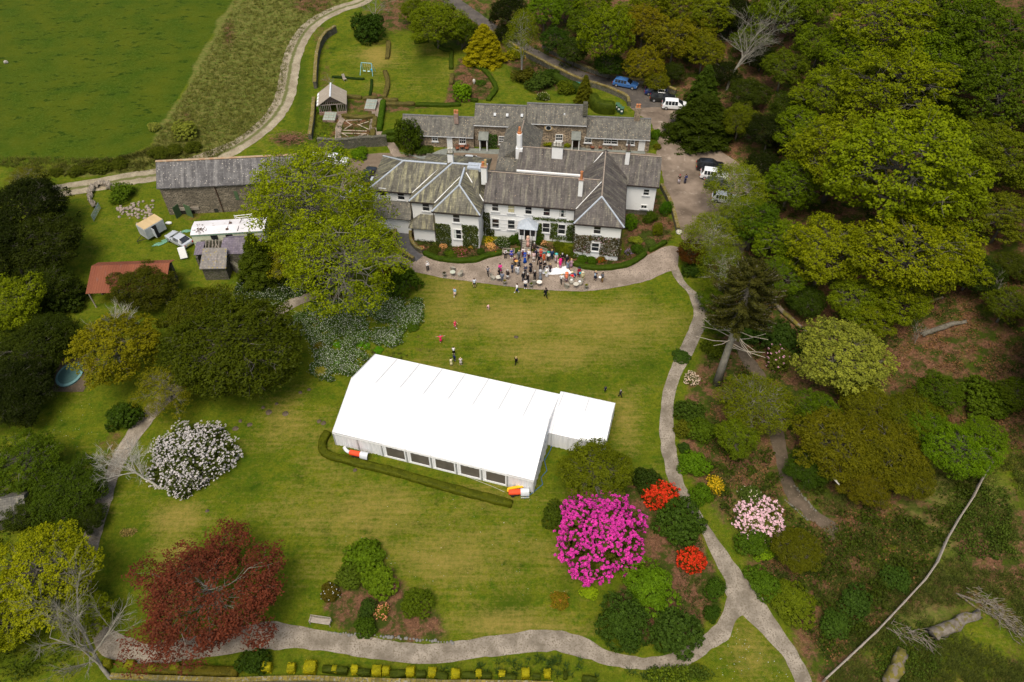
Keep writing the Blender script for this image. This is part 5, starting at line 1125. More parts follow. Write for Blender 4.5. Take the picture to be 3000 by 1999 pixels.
def mporch(t, px0, px1, py, v, z, col):
    u0, _ = MF.onplane(px0, py, v-1.0); u1, _ = MF.onplane(px1, py, v-1.0); m_ = MB(); m_.pts([(u0,v-1.3,z),(u1,v-1.3,z),(u1,v,z+.8),(u0,v,z+.8),(u0,v-1.3,z-.1),(u1,v-1.3,z-.1),(u1,v,z-.1),(u0,v,z-.1)],[(0,1,2,3),(4,7,6,5),(0,4,5,1),(1,5,6,2),(3,7,4,0)]); o = m_.build('porch', SLABS, t)
    m_ = MB(); m_.box(u0+.15,u0+.3,v-1.15,v,.75,z-.11); m_.box(u1-.3,u1-.15,v-1.15,v,.75,z-.11); m_.build('porch_posts', WOODW, o)
    m_ = MB(); m_.box(u0+.4,u1-.4,v-.05,v+.02,.8,2.75); m_.build('doorway', simple('shaded_doorway',(.02,.014,.01),(.06,.03,.02)), o)
mporch(c2, 1401, 1430, 400, 25.8, 2.9, None); mporch(c3, 1674, 1702, 400, 26.9, 3.0, None)
pot2(c3, 1716, 300, 8.6, .7, .6, 2.2, STONED, 0)
c4 = cottage('stone_cottage', 'low stone cottage at the right end of the row, with a white door', 1.6, 12.0, 26.4, 29.55, 3.05, 5.05)
for x, y, w_, n in ((1723,410,1.0,2),(1780,414,1.1,3),(1800,415,.9,1),(1848,416,1.1,2)): mwin(c4, x, y, w_, .85, 26.7, bars=(n,1))
mdoor(c4, 1871, 1887, 433, 26.7, 2.0, (.68,.68,.66)); pot2(c4, 1870, 315, 7.0, .9, .9, 2.6, STONEM, 2)
def ivym(label, x0, y0, x1, y1, v, col):
    (u0,z1),(u1,z0) = MF.onplane(x0,y0,v), MF.onplane(x1,y1,v); rng = np.random.default_rng(3); n = int((u1-u0)*(z1-z0)*90); P = np.c_[rng.uniform(u0,u1,n), v-rng.uniform(0,.35,n), rng.uniform(z0,z1,n)]; N = unit(rng.normal(0,.5,P.shape)+np.array([0,-.8,.5])); V,F = leafquads(P,N,.2,rng); t = thing('ivy', label, 'climbing plant', MF.o, MF.a); obj('foliage', qmesh('ivy_leaves',V,F,LEAF,rng.uniform(0,1,n)), t, col)
ivym('clipped green ivy pillar beside the porch of the second cottage', 1431, 392, 1458, 438, 25.75, (.030,.075,.010))

# ---------------------------------------------------------------- stone barn
bx, by = un0(460.5, 553, 5.0); BF = Frame(bx, by, 4.9)
t = BF.root('stone_barn', 'long grey stone barn with lichen-spotted slate roof and green doors', 'barn')
m_ = MB(); m_.box(.15,20.0,.3,6.1,-.3,4.95); m_.pts([(.15,.3,4.95),(.15,6.1,4.95),(.15,3.2,7.3),(20.0,.3,4.95),(20.0,6.1,4.95),(20.0,3.2,7.3)],[(0,2,1),(3,4,5)]); m_.build('walls', STONE, t)
m_ = MB(); hipslab(m_, -.1, 20.3, 0, 6.4, 5.0, 7.55); m_.build('roof', SLATEB, t)
m_ = MB(); strip(m_, (-.1,3.2,7.6),(20.3,3.2,7.6),.4,.1); m_.build('ridge_tiles', simple('orange_ridge',(.30,.17,.09),(.38,.30,.20),1.5,c3=(.2,.18,.14),s3=3), t)
def bx_(nm, px0, py0, px1, py1, mt, col=None, d=.06, par=None):
    (u0,z1),(u1,z0) = BF.onplane(px0,py0,.3), BF.onplane(px1,py1,.3); m_ = MB(); m_.box(min(u0,u1),max(u0,u1),.3-d,.32,max(z0,-.1),z1); return m_.build(nm, mt, par or t, color=col)
GREEN = (.07,.12,.055)
dd = bx_('doorway', 520, 613, 578, 640, simple('barn_dark',(.012,.011,.01),(.03,.025,.02)), None, .03)
u0, z0 = BF.onplane(550, 638, .3); m_ = MB(); m_.obox((u0+.75,-.35,1.0),1.35,.07,2.1,rad(-35)); m_.build('door', PLAIN, t, color=GREEN)
m_ = MB(); m_.obox((u0-.9,-.35,1.0),1.1,.07,2.1,rad(60)); m_.build('door', PLAIN, t, color=(.05,.09,.04)); bx_('lintel', 517, 609, 585, 614, WOODG, None, .1)
bx_('shutter', 684, 561, 702, 585, PLAIN, GREEN); bx_('window', 626, 612, 645, 632, DARKG, None, .05)
(u0,z0) = BF.onplane(632, 556, .3); m_ = MB(); m_.tube([(u0,.2,5.0),(u0+.05,.2,.1)],.07,6); m_.build('drainpipe', simple('rusty_pipe',(.10,.045,.025),(.05,.03,.02),4), t)
# ---------------------------------------------------------------- rusty shed
sx_, sy_ = un0(252, 855.6, 3.0); RF = Frame(sx_, sy_, 3.2)
t = RF.root('tin_shed', 'low open shed with a rust-red corrugated roof in the lower left yard', 'shed')
RUST = simple('rusty_tin', (.16,.046,.022), (.21,.068,.032), .35, .8, c3=(.16,.07,.05), s3=2.5, stretch=(1,.25,1), bmp=.3)
m_ = MB(); nn = 60
for k, (va, za, vb, zb_) in enumerate(((0,2.7,4.0,4.0),(4.0,4.0,5.6,3.2))):
    P = []
    for i in range(nn+1):
        u = -.2+10.2*i/nn; dz = .03 if i % 2 else -.03
        P += [(u,va,za+dz),(u,vb,zb_+dz),(u,va,za+dz-.05),(u,vb,zb_+dz-.05)]
    m_.pts(P, [(4*i,4*i+4,4*i+5,4*i+1) for i in range(nn)] + [(4*i+2,4*i+3,4*i+7,4*i+6) for i in range(nn)] + [(4*i,4*i+2,4*i+6,4*i+4) for i in range(nn)] + [(0,1,3,2),(4*nn,4*nn+2,4*nn+3,4*nn+1)])
m_.build('roof', RUST, t)
m_ = MB(); m_.box(.1,9.6,5.2,5.4,-.3,3.2); m_.box(9.4,9.6,.4,5.2,-.3,3.0); m_.box(0,.2,2.6,5.2,-.3,3.2); m_.build('walls', STONED, t)
for u in (.1,3.2,6.4,9.4): m_ = MB(); m_.box(u-.07,u+.07,.1,.25,-.2,2.7); m_.build('post', WOODG, t)
# ---------------------------------------------------------------- ruined outbuilding with slipping slates
rx, ry = un0(585, 787, 2.4); UF = Frame(rx, ry, 2)
t = UF.root('ruined_outbuilding', 'derelict outbuilding with a holed purple slate roof below the white caravan', 'ruin')
m_ = MB(); m_.box(0.1,3.3,.3,.6,-.3,2.2); m_.box(.1,.4,.6,3,-.3,2.2); m_.box(3.0,3.3,.6,3,-.3,2.2)
m_.box(3.3,7.6,2.6,2.9,-.3,2.6); m_.box(-1.2,-.9,2.4,5.5,-.3,2.3); m_.box(-1.2,7.6,5.5,5.8,-.3,2.6); m_.box(7.4,7.6,2.9,5.5,-.3,2.6); m_.build('walls', STONED, t)
MOSSR = slate('mossy_slate', (.17,.155,.15), (.20,.18,.15), (.25,.22,.2), (.30,.22,.02), 1.3, .70)
def slab(nm, P, mt, th=.08):
    m_ = MB(); b = [(x,y,z-th) for x,y,z in P]; n = len(P); m_.pts(P+b, [tuple(range(n)), tuple(range(2*n-1,n-1,-1))]+[(i,n+i,n+(i+1)%n,(i+1)%n) for i in range(n)]); return m_.build(nm, mt, t)
slab('roof', [(-.1,0,2.3),(3.5,0,2.3),(3.4,2.8,3.6),(.1,2.9,3.6)], MOSSR)
slab('roof', [(2.2,2.6,2.7),(7.8,2.5,2.7),(7.8,4.6,4.0),(2.6,4.6,3.9),(2.3,3.6,3.3)], SLATEP); slab('roof', [(2.5,4.6,3.9),(7.8,4.6,4.0),(7.8,6.1,3.0),(2.8,6.1,3.0)], SLATEP)
slab('roof', [(-1.4,2.6,2.6),(-.3,2.6,2.7),(.0,4.4,3.5),(-1.3,4.6,3.3)], SLATEP)
m_ = MB(); rng = random.Random(4)
for i in range(17):
    a = Vector((rng.uniform(-.2,2.6), rng.uniform(2.7,5.4), rng.uniform(1.6,3.4))); b = a + Vector((rng.uniform(-.7,.7), rng.uniform(-1.6,1.6), rng.uniform(-.9,.7))); m_.tube([a,b],.06,4)
for i in range(6): m_.tube([(.1+i*.45,2.8,2.5),(.15+i*.45,4.5,3.7)],.05,4)
m_.build('broken_rafters', WOODG, t)
# ---------------------------------------------------------------- white static caravan
cx, cy = un0(558, 687, 2.5); CF = Frame(cx, cy, 5.6)
t = CF.root('static_caravan', 'long white static caravan with green trim, debris on its roof', 'caravan')
m_ = MB(); m_.cbox(0,10.2,0,3.0,.35,2.38,.06); m_.build('body', simple('cream_panels',(.55,.58,.42),(.62,.64,.50),.8,.6,c3=(.40,.42,.30),s3=1.5), t)
m_ = MB(); m_.pts([(-.08,-.08,2.40),(10.28,-.08,2.40),(10.28,3.08,2.40),(-.08,3.08,2.40),(-.08,1.5,2.62),(10.28,1.5,2.62)],[(0,1,5,4),(4,5,2,3),(0,4,3),(1,2,5),(3,2,1,0)]); m_.build('roof', simple('white_tin',(.66,.65,.67),(.58,.56,.57),.5,.5,c3=(.40,.34,.30),s3=1.2,lo3=.62,hi3=.75), t)
m_ = MB(); m_.box(-.04,10.24,-.05,-.005,2.12,2.38); m_.box(-.04,10.24,-.03,-.002,.8,.9); m_.build('trim', PLAIN, t, color=(.22,.33,.24))
for u in (3.1, 5.2, 8.2): window(t, u, 1.65, .75, .75, -.005, bars=(1,0), sill=False, fm=BLACKP)
m_ = MB(); rng = random.Random(2)
for i in range(60): m_.obox((1.2+rng.gauss(0,.35),.9+rng.gauss(0,.5),2.60),.22,.05,.03,rng.uniform(0,3))
m_.obox((5.3,1.9,2.68),.35,.3,.12,.1); m_.obox((5.0,.6,2.60),.35,.3,.12,.1); m_.tube([(5.0,.5,2.60),(5.1,2.6,2.58)],.03,4); m_.tube([(6.5,.1,2.56),(6.7,2.9,2.56)],.04,4); m_.build('roof_debris', simple('leaf_debris',(.12,.06,.035),(.06,.045,.035),5), t)
# ---------------------------------------------------------------- grey box trailer
tx, ty = un0(421.7, 674.3, 2.3); TF = Frame(tx, ty, 52.5)
t = TF.root('box_trailer', 'small grey box trailer with a tan roof and an open door', 'trailer')
m_ = MB(); m_.cbox(0,3.15,0.0,2.1,.55,2.28,.04); m_.build('body', simple('dull_aluminium',(.33,.35,.36),(.45,.47,.48),1.0,.45,c3=(.22,.25,.24),s3=3,bmp=.1), t)
m_ = MB(); m_.box(.04,3.11,.04,2.06,2.285,2.33); m_.build('roof', simple('tan_roof',(.42,.30,.15),(.50,.37,.20),1.2,.8,c3=(.33,.23,.12),s3=2,stretch=(1,.2,1)), t)
m_ = MB(); m_.box(1.0,1.8,-.03,-.003,.6,2.15); m_.build('doorway', RUBBER, t); m_ = MB(); m_.obox((1.0,-.42,1.35),.05,.8,1.5,0); m_.build('door', simple('alu_door',(.40,.43,.46),(.5,.52,.54),2,.4), t)
for v in (-.02, 2.12):
    m_ = MB(); m_.M = Matrix.Translation((1.6,v,.33)) @ Matrix.Rotation(PI/2,4,'X'); m_.lathe([(.2,-.09),(.33,-.08),(.33,.08),(.2,.09)],14); m_.build('wheel', RUBBER, t)
m_ = MB(); m_.tube([(0,.4,.5),(-1.2,1.05,.45)],.05,5); m_.tube([(0,1.7,.5),(-1.2,1.05,.45)],.05,5); m_.tube([(-1.15,1.05,.45),(-1.15,1.05,0)],.04,5); m_.build('drawbar', BLACKP, t)
# ---------------------------------------------------------------- glasshouse
gx_, gy_ = un0(967, 283.8, 4.2); 
GF = Frame(gx_, gy_, 8.0)
t = GF.root('glasshouse', 'tumbledown timber glasshouse with pale corrugated roof in the walled garden', 'greenhouse')
PLAS = simple('weathered_plastic', (.34,.29,.23), (.27,.225,.18), 1.5, .7, c3=(.44,.40,.35), s3=2, stretch=(.3,2,1))
hw = 2.35; zr, ze = 4.3, 2.65
for s in (-1, 1):
    m_ = MB(); P = []; n = 24
    for i in range(n+1):
        v = -.15+4.7*i/n; dz = .03*(i%2)
        P += [(0,v,zr+dz),(s*(hw+.2),v,ze+dz-.05)]
    F = [(2*i,2*i+1,2*i+3,2*i+2) if s < 0 else (2*i+1,2*i,2*i+2,2*i+3) for i in range(n)]; m_.pts(P, F); m_.pts([(x,y,z-.05) for x,y,z in P], [f[::-1] for f in F]); m_.build('roof_sheet', PLAS, t)
m_ = MB(); strip(m_, (0,-.2,zr+.05),(0,4.6,zr+.05),.3,.08); m_.build('ridge_cap', simple('zinc',(.55,.58,.62),(.62,.65,.70),2,.5), t)
m_ = MB()
for i in range(4): m_.obox((-2.42,.4+i*1.1,2.75),.35,.8,.05,0,0,rad(-33))
m_.build('roof_patches', WOODW, t)
m_ = MB(); m_.box(-hw,-.35,-.0,.22,.5,1.35); m_.box(.75,hw,.0,.2,.5,1.2); m_.box(-hw,-hw+.22,.22,4.4,.5,1.6); m_.box(hw-.2,hw,.2,4.4,.5,1.2); m_.box(-hw,hw,4.4,4.6,.5,2.6); m_.build('low_wall', BRICK, t)
m_ = MB()
for i in range(15):
    u = -hw+.1+i*(2*hw-.2)/14; zt = zr-.12-(abs(u)/hw)*(zr-ze)
    if -.4 < u < .8: m_.box(u-.03,u+.03,.05,.12,2.75,zt)
    else: m_.box(u-.035,u+.035,.05,.12,1.2,zt)
m_.box(-hw,hw,.04,.13,2.62,2.72); m_.box(-.38,-.28,.04,.14,.6,2.7); m_.box(.75,.85,.04,.14,.6,2.7)
for s in (-1,1): m_.tube([(0,.08,zr-.08),(s*hw,.08,ze-.05)],.06,4)
for i in range(6): m_.box(hw-.06,hw,.3+i*.8,.36+i*.8,1.2,ze)
m_.build('timber_frame', WOODG, t)

# ================================================================ marquee
FLx, FLy = un0(900+175/2.353, 1000+625/2.353, 2.4); QF = Frame(FLx, FLy, -15.8)
t = QF.root('marquee', 'large white frame marquee on the lawn with a smaller white annex', 'marquee')
CANV = simple('white_canvas', (.86,.86,.87), (.84,.84,.85), 1.0, .55, .3, bmp=.05)
WALLC = simple('white_wall_canvas', (.78,.78,.79), (.70,.70,.72), 1.4, .6, .2, bmp=.5, stretch=(3,3,.5))
L_, W_, NB = 23.0, 12.0, 8; ze, zr = 2.4, 4.75
m_ = MB(); nx_ = 48; ny_ = 24; P = []
for j in range(ny_+1):
    for i in range(nx_+1):
        u = L_*i/nx_; v = W_*j/ny_; b_ = (u/(L_/NB)) % 1.0; sag = .05*math.sin(PI*b_)*math.sin(PI*(v/W_*2 % 1.0 if j != ny_ else 0)); z = ze+(zr-ze)*(1-abs(v-W_/2)/(W_/2)) - sag; P.append((u,v,z))
m_.pts(P, [(j*(nx_+1)+i, j*(nx_+1)+i+1, (j+1)*(nx_+1)+i+1, (j+1)*(nx_+1)+i) for j in range(ny_) for i in range(nx_)])
m_.build('roof', CANV, t, smooth=True)
m_ = MB()
for i in range(1, NB):
    u = L_*i/NB; m_.tube([(u,0,ze+.03),(u,W_/2,zr+.03),(u,W_,ze+.03)],.035,5)
for u in (0, L_): m_.tube([(u,0,ze+.02),(u,W_/2,zr+.02),(u,W_,ze+.02)],.05,5)
m_.tube([(0,0,ze),(L_,0,ze)],.05,5); m_.tube([(0,W_,ze),(L_,W_,ze)],.05,5); m_.build('roof_beams', simple('alloy_beam',(.55,.56,.56),(.62,.62,.62),2,.4,.5), t)
def drape(mb, a, b, z0, z1, n=18, amp=.05):
    a, b = Vector(a), Vector(b); d = (b-a); nn_ = Vector((d.y,-d.x,0)).normalized(); P = []
    for i in range(n+1):
        o = a + d*i/n + nn_*(amp*math.sin(i*2.3)+amp*.4*math.sin(i*.9)); P += [(o.x,o.y,z0),(o.x,o.y,z1)]
    mb.pts(P, [(2*i,2*i+2,2*i+3,2*i+1) for i in range(n)])
bay = L_/NB
for i in (0, 1, 7):
    m_ = MB(); drape(m_, (i*bay+.06,.0,0), ((i+1)*bay-.06,.0,0), 0, ze-.02); m_.build('wall_panel', WALLC, t)
m_ = MB(); drape(m_, (0,W_,0),(L_,W_,0),0,ze-.02,70); drape(m_, (0,.1,0),(0,W_,0),0,ze-.02,40); drape(m_, (L_,.1,0),(L_,W_,0),0,ze-.02,40)
m_.pts([(0,0,ze-.02),(0,W_,ze-.02),(0,W_/2,zr-.03),(L_,0,ze-.02),(L_,W_,ze-.02),(L_,W_/2,zr-.03)],[(0,2,1),(3,4,5)]); m_.build('wall_panel', WALLC, t)
LEGM = simple('grey_leg',(.30,.31,.31),(.4,.4,.4),2,.4)
for i in range(NB+1): m_ = MB(); m_.box(i*bay-.06,i*bay+.06,-.07,.05,0,ze-.02); m_.build('upright', LEGM, t)
vg = simple('clear_window_film', (.10,.085,.08), (.14,.12,.11), .8, .12, .5)
for i in range(2, 7):
    f = MB(); u0, u1 = i*bay+.1, (i+1)*bay-.1; f.box(u0,u1,-.05,.02,.0,.32); f.box(u0,u0+.14,-.05,.02,.32,2.1); f.box(u1-.14,u1,-.05,.02,.32,2.1); f.box(u0,u1,-.05,.02,2.1,ze-.05); fr = f.build('window_panel', CANV, t)
    f = MB(); f.box(u0+.14,u1-.14,-.012,.0,.32,2.1); f.build('pane', vg, fr)
    f = MB(); drape(f, (u0+.15,-.02,0),(u0+.42,-.02,0),.33,2.09,5,.01); f.build('curtain', CANV, fr)
# scalloped pelmet
m_ = MB(); P = []; n = 180
for i in range(n+1): u = L_*i/n; P += [(u,-.09,ze),(u,-.10,ze-.22-.06*abs(math.sin(u*5)))]
m_.pts(P, [(2*i,2*i+1,2*i+3,2*i+2) for i in range(n)]); m_.build('pelmet', CANV, t)
# annex
a0u, a0v = QF.at(900+1685/2.353, 1000+635/2.353, 2.4); a1u = a0u + 6.0
v0, v1 = a0v, a0v+6.1; m_ = MB(); m_.pts([(a0u,v0,ze),(a1u,v0,ze),(a1u,v1,ze),(a0u,v1,ze),(a0u,(v0+v1)/2,3.5),(a1u,(v0+v1)/2,3.5)],[(0,1,5,4),(4,5,2,3)]); ax = m_.build('annex_roof', CANV, t)
m_ = MB(); drape(m_, (a0u,v0,0),(a1u,v0,0),0,ze-.01,30,.04); drape(m_, (a1u,v0,0),(a1u,v1,0),0,ze-.01,30,.04); drape(m_, (a1u,v1,0),(a0u,v1,0),0,ze-.01,30,.04); drape(m_, (a0u,v1,0),(a0u,v0,0),0,ze-.01,20,.02)
m_.pts([(a0u,v0,ze),(a0u,v1,ze),(a0u,(v0+v1)/2,3.49),(a1u,v0,ze),(a1u,v1,ze),(a1u,(v0+v1)/2,3.49)],[(0,2,1),(3,4,5)]); m_.build('annex_wall', WALLC, t)
m_ = MB(); 
for u in (a0u,(a0u+a1u)/2,a1u): m_.tube([(u,v0,ze+.02),(u,(v0+v1)/2,3.53),(u,v1,ze+.02)],.035,5); m_.tube([(u,v0-.05,0),(u,v0-.05,ze)],.045,5)
m_.build('annex_beams', simple('alloy_beam2',(.5,.5,.5),(.6,.6,.6),2,.4,.5), t)
m_ = MB(); m_.pts([(L_-.05,v0,2.38),(a0u+.05,v0,2.38),(a0u+.05,v1,2.38),(L_-.05,v1,2.38),(L_-.05,(v0+v1)/2,3.3),(a0u+.05,(v0+v1)/2,3.3)],[(0,1,5,4),(4,5,2,3)]); drape(m_, (L_,v0+.05,0),(a0u,v0+.05,0),0,2.38,4,.02); m_.build('link_canopy', CANV, t)
# two hot-air heaters with hoods and ducts
def heater(px, py, rz, duct, label):
    x, y, z = G(px, py); h = thing('space_heater', label, 'heater', (x, y, z), rz, 'hot-air heaters outside the marquee')
    m_ = MB(); m_.M = Matrix.Translation((0,0,.55)) @ Matrix.Rotation(PI/2,4,'Y'); m_.lathe([(.2,-.75),(.30,-.7),(.31,.5),(.28,.6)],14); m_.build('burner_tube', PLAIN, h, color=(.70,.07,.02))
    m_ = MB(); m_.box(-.5,.35,-.24,.24,.12,.28); m_.build('fuel_tank', RUBBER, h)
    for v in (-.28,.28): m_ = MB(); m_.M = Matrix.Translation((-.3,v,.18)) @ Matrix.Rotation(PI/2,4,'X'); m_.lathe([(.1,-.05),(.18,-.05),(.18,.05),(.1,.05)],12); m_.build('wheel', RUBBER, h)
    m_ = MB(); P = []; n = 12
    for i in range(n+1): a = PI*i/n; P += [(.55,-.42*math.cos(a),.35+.62*math.sin(a)),(1.45,-.42*math.cos(a),.35+.62*math.sin(a))]
    m_.pts(P, [(2*i,2*i+2,2*i+3,2*i+1) for i in range(n)]); m_.pts([(x_*1,y_*.97,z_-.03) for x_,y_,z_ in P], [(2*i+1,2*i+3,2*i+2,2*i) for i in range(n)]); m_.obox((1.0,-.55,.2),.9,.03,.5,0,.3); m_.build('sheet_metal_hood', simple('galvanised',(.50,.53,.55),(.60,.62,.64),2,.35,.6), h)
    m_ = MB(); m_.tube(duct[0], [duct[2]*(1 if i%2 else .9) for i in range(len(duct[0]))], 10); m_.build('air_duct', PLAIN, h, color=duct[1]); return h
dl = [(-.75-.1*i, .02*i+.35*(i/8)**2, .55-.03*i) for i in range(10)]
heater(1045, 1337, rad(-13), (dl, (.62,.64,.66), .2), 'red and silver heater with a grey duct at the left end of the marquee')
dy_ = [(-.7+.14*i, .42+.02*i, .62) for i in range(14)]; dy_ = [(-.75,.1,.5)] + dy_
heater(1510, 1450, rad(3), (dy_, (.80,.42,.01), .17), 'red heater with a yellow duct at the right end of the marquee')
m_ = MB(); m_.tube([(*G(x,y)[:2], .04) for x,y in ((1080,1327),(1150,1337),(1250,1360),(1380,1402),(1440,1425),(1478,1442))],.03,4); tag(m_.build('power_cable', PLAIN, color=(.35,.34,.25)), 'long pale cable lying between the hedge and the marquee', 'cable')
rng = random.Random(3); m_ = MB(); pts = [(1538+rng.uniform(-4,4),1462),(1560,1445),(1590,1420),(1585,1400),(1602,1380),(1595,1350),(1612,1320),(1618,1302)]; m_.tube([(*G(x,y)[:2],.05) for x,y in pts],.035,4); tag(m_.build('blue_cable', PLAIN, color=(.02,.12,.32)), 'blue cable trailing round the right end of the marquee', 'cable')

# ================================================================ hedges
BOX = (.050,.078,.008)
hedge('clipped_hedge', [(962,1270),(952,1285),(945,1310),(960,1335),(1030,1355),(1150,1385),(1270,1420),(1400,1455),(1500,1480)], 0.85, .6, (.085,.098,.008), 'long clipped hedge running along the front of the marquee', dens=26, ls=.14)
hedge('box_hedge', [(1243,744),(1262,754),(1289,762),(1341,768),(1393,765),(1427,754),(1472,743)], .75, .65, (.048,.085,.008), 'curved low box hedge left of the front steps', dens=40, ls=.12)
hedge('box_hedge', [(1478,741),(1500,740),(1522,738)], .7, .65, (.048,.085,.008), 'short piece of low box hedge beside the left terrace bench', dens=40, ls=.12)
hedge('box_hedge', [(1678,775),(1700,782),(1730,788),(1775,789),(1833,780),(1870,762),(1890,746)], .75, .65, (.048,.085,.008), 'curved low box hedge under the right wing', dens=40, ls=.12)
hedge('box_hedge', [(1902,738),(1925,726),(1950,712)], .6, .6, (.048,.085,.008), 'last short piece of box hedge towards the car park', dens=40, ls=.12)
hedge('box_hedge', [(1120,690),(1135,706),(1155,722)], .6, .6, (.046,.075,.010), 'low hedge left of the stone-edged ramp', dens=40, ls=.12)
hedge('yew_hedge', [(1733,300),(1745,320),(1765,330),(1798,330)], 1.6, 2.1, (.060,.085,.010), 'tall clipped yew hedge round the bin yard', dens=26, ls=.13)
hedge('yew_hedge', [(1620,236),(1650,255),(1690,272),(1725,285)], 1.3, 1.8, (.036,.062,.008), 'sloping clipped hedge between the cottage garden and the road', dens=26, ls=.14)
hedge('box_hedge', [(1124,303),(1120,330),(1115,365),(1112,386)], .95, .95, (.052,.105,.008), 'bright clipped hedge between kitchen garden and small lawn', dens=40, ls=.12)
BRN = (.135,.115,.045)
for pts, col, lab in (([(1128,309),(1170,309),(1215,308)], BRN, 'left, browned piece of the long low hedge above the small lawn'),([(1218,310),(1260,311),(1310,312),(1350,309)],(.050,.085,.008),'right, green piece of the long low hedge above the small lawn'),
    ([(1128,297),(1166,297)],BRN,'short browned hedge above the long low one'),([(1138,125),(1138,150),(1134,175)],BRN,'browned low hedge left of the striped lawn, upper piece'),([(1128,212),(1136,240),(1134,265),(1126,290)],BRN,'browned low hedge left of the striped lawn, lower piece'),
    ([(1214,127),(1235,125),(1255,123)],(.040,.065,.008),'green low hedge at the top of the striped lawn'),([(1277,132),(1300,148),(1323,152)],(.044,.072,.008),'green low hedge at the top right corner of the striped lawn'),
    ([(1324,154),(1322,175),(1322,205)],(.048,.075,.009),'green low hedge along the right side of the striped lawn'),([(1325,222),(1322,250)],BRN,'browned end of the hedge right of the striped lawn'),
    ([(1390,193),(1420,210),(1440,235),(1453,260),(1447,275),(1430,297)],(.052,.090,.009),'curved hedge round the brown bed behind the cottages'),([(1380,296),(1400,298)],(.045,.075,.010),'stub of hedge below the brown bed'),
    ([(1015,286),(1060,290)],BRN,'browned hedge behind the glasshouse, left piece'),([(1064,292),(1106,291)],BRN,'browned hedge behind the glasshouse, right piece'),([(1004,342),(1050,348),(1100,344)],BRN,'wide browned hedge across the kitchen garden'),
    ([(1100,348),(1097,375)],BRN,'browned hedge on the right of the vegetable bed, upper piece'),([(1094,384),(1092,418)],BRN,'browned hedge on the right of the vegetable bed, lower piece'),([(995,420),(1030,424),(1075,420)],(.075,.085,.015),'low hedge at the foot of the vegetable bed')):
    hedge('low_hedge', pts, .8, .6, col, lab, dens=30, ls=.12)
for pts, lab in (([(973,228),(1010,230),(1055,234),(1068,233)],'dark low box edging across the small lawn with the chair'),([(1090,236),(1088,260),(1084,282)],'dark low box edging on the right of the small lawn with the chair')):
    hedge('box_edging', pts, .45, .4, (.022,.048,.010), lab, dens=30, ls=.1)
# ring hedge
x, y, z = G(1146, 405); n = 24; hedge('ring_hedge', [(x+1.15*math.cos(2*PI*i/n), y+1.0*math.sin(2*PI*i/n)) for i in range(n+1)], .85, .95, (.050,.085,.008), 'ring-shaped clipped hedge beside the left cottage', dens=40, ls=.1, world=True)
# ---- bottom boundary: wall, dark hedge and yellow topiary blocks
yb = 1958
WPTS = [(330,1985),(500,1992),(700,1996),(900,1992),(1100,1999),(1300,2004),(1500,2006),(1620,2008)]
hedge('boundary_hedge', [(400,1962),(560,1968),(700,1972)], .8, .7, (.10,.085,.012), 'yellowing low hedge under the copper beech along the bottom wall', dens=26, ls=.14)
for a, b in (((948,1962),(1020,1970)),((1048,1972),(1085,1976)),((1145,1978),(1190,1977)),((1222,1980),(1248,1980)),((1275,1982),(1312,1988)),((1355,1982),(1400,1986)),((1410,1984),(1440,1985)),((1462,1986),(1510,1990)),((1560,1986),(1582,1988)),((1705,1992),(1745,1998)),((1660,1984),(1650,1984))):
    hedge('low_hedge', [a, b], .6, .75, (.052,.070,.008), 'dark green low hedge between the yellow blocks, %s' % {948:'leftmost piece',1048:'second piece',1145:'third piece',1222:'short fourth piece',1275:'fifth piece',1355:'sixth piece',1410:'seventh piece',1462:'eighth piece',1560:'ninth short piece',1705:'mossy piece under the ferns',1660:'tiny stub'}[a[0]], dens=36, ls=.12, group='low hedges along the bottom wall')
TOP = [(786,1961,.55,'big block right of the dark round bush'),(857,1963,.50,'second from the left'),(912,1960,.78,'wide block above the bottom edge, third from the left'),(983,1966,.30,'slim block, fourth from the left'),(1042,1968,.42,'fifth from the left'),(1106,1970,.60,'left one of a touching pair'),(1133,1971,.45,'right one of a touching pair'),(1204,1972,.55,'tall block right of the touching pair'),(1268,1975,.5,'block near the middle of the bottom edge'),(1336,1980,.55,'block below the dark circle on the lawn, left'),(1403,1980,.36,'slim block below the dark circle on the lawn'),(1471,1982,.42,'third from the right'),(1540,1978,.5,'second from the right'),(1603,1979,.42,'rightmost')]
for x, y, w_, lab in TOP:
    gx0, gy0, gz0 = G(x, y); hedge('topiary_block', [(gx0-w_*.65,gy0),(gx0+w_*.65,gy0)], w_*1.1+.25, 1.0, (.33,.30,.012), 'bright yellow clipped topiary, ' + lab, cat='topiary', group='yellow topiary blocks along the bottom wall', dens=60, ls=.12, world=True)
for x, y, lab in ((320,1950,'faded yellow topiary under the dead tree'),(388,1952,'small yellow topiary left of the copper beech'),(455,1962,'yellow topiary under the copper beech, left'),(520,1960,'yellow topiary under the copper beech, right')):
    gx0, gy0, gz0 = G(x, y); hedge('topiary_block', [(gx0-.35,gy0),(gx0+.35,gy0)], .8, 1.0, (.17,.17,.012), lab, cat='topiary', dens=60, ls=.12, world=True)

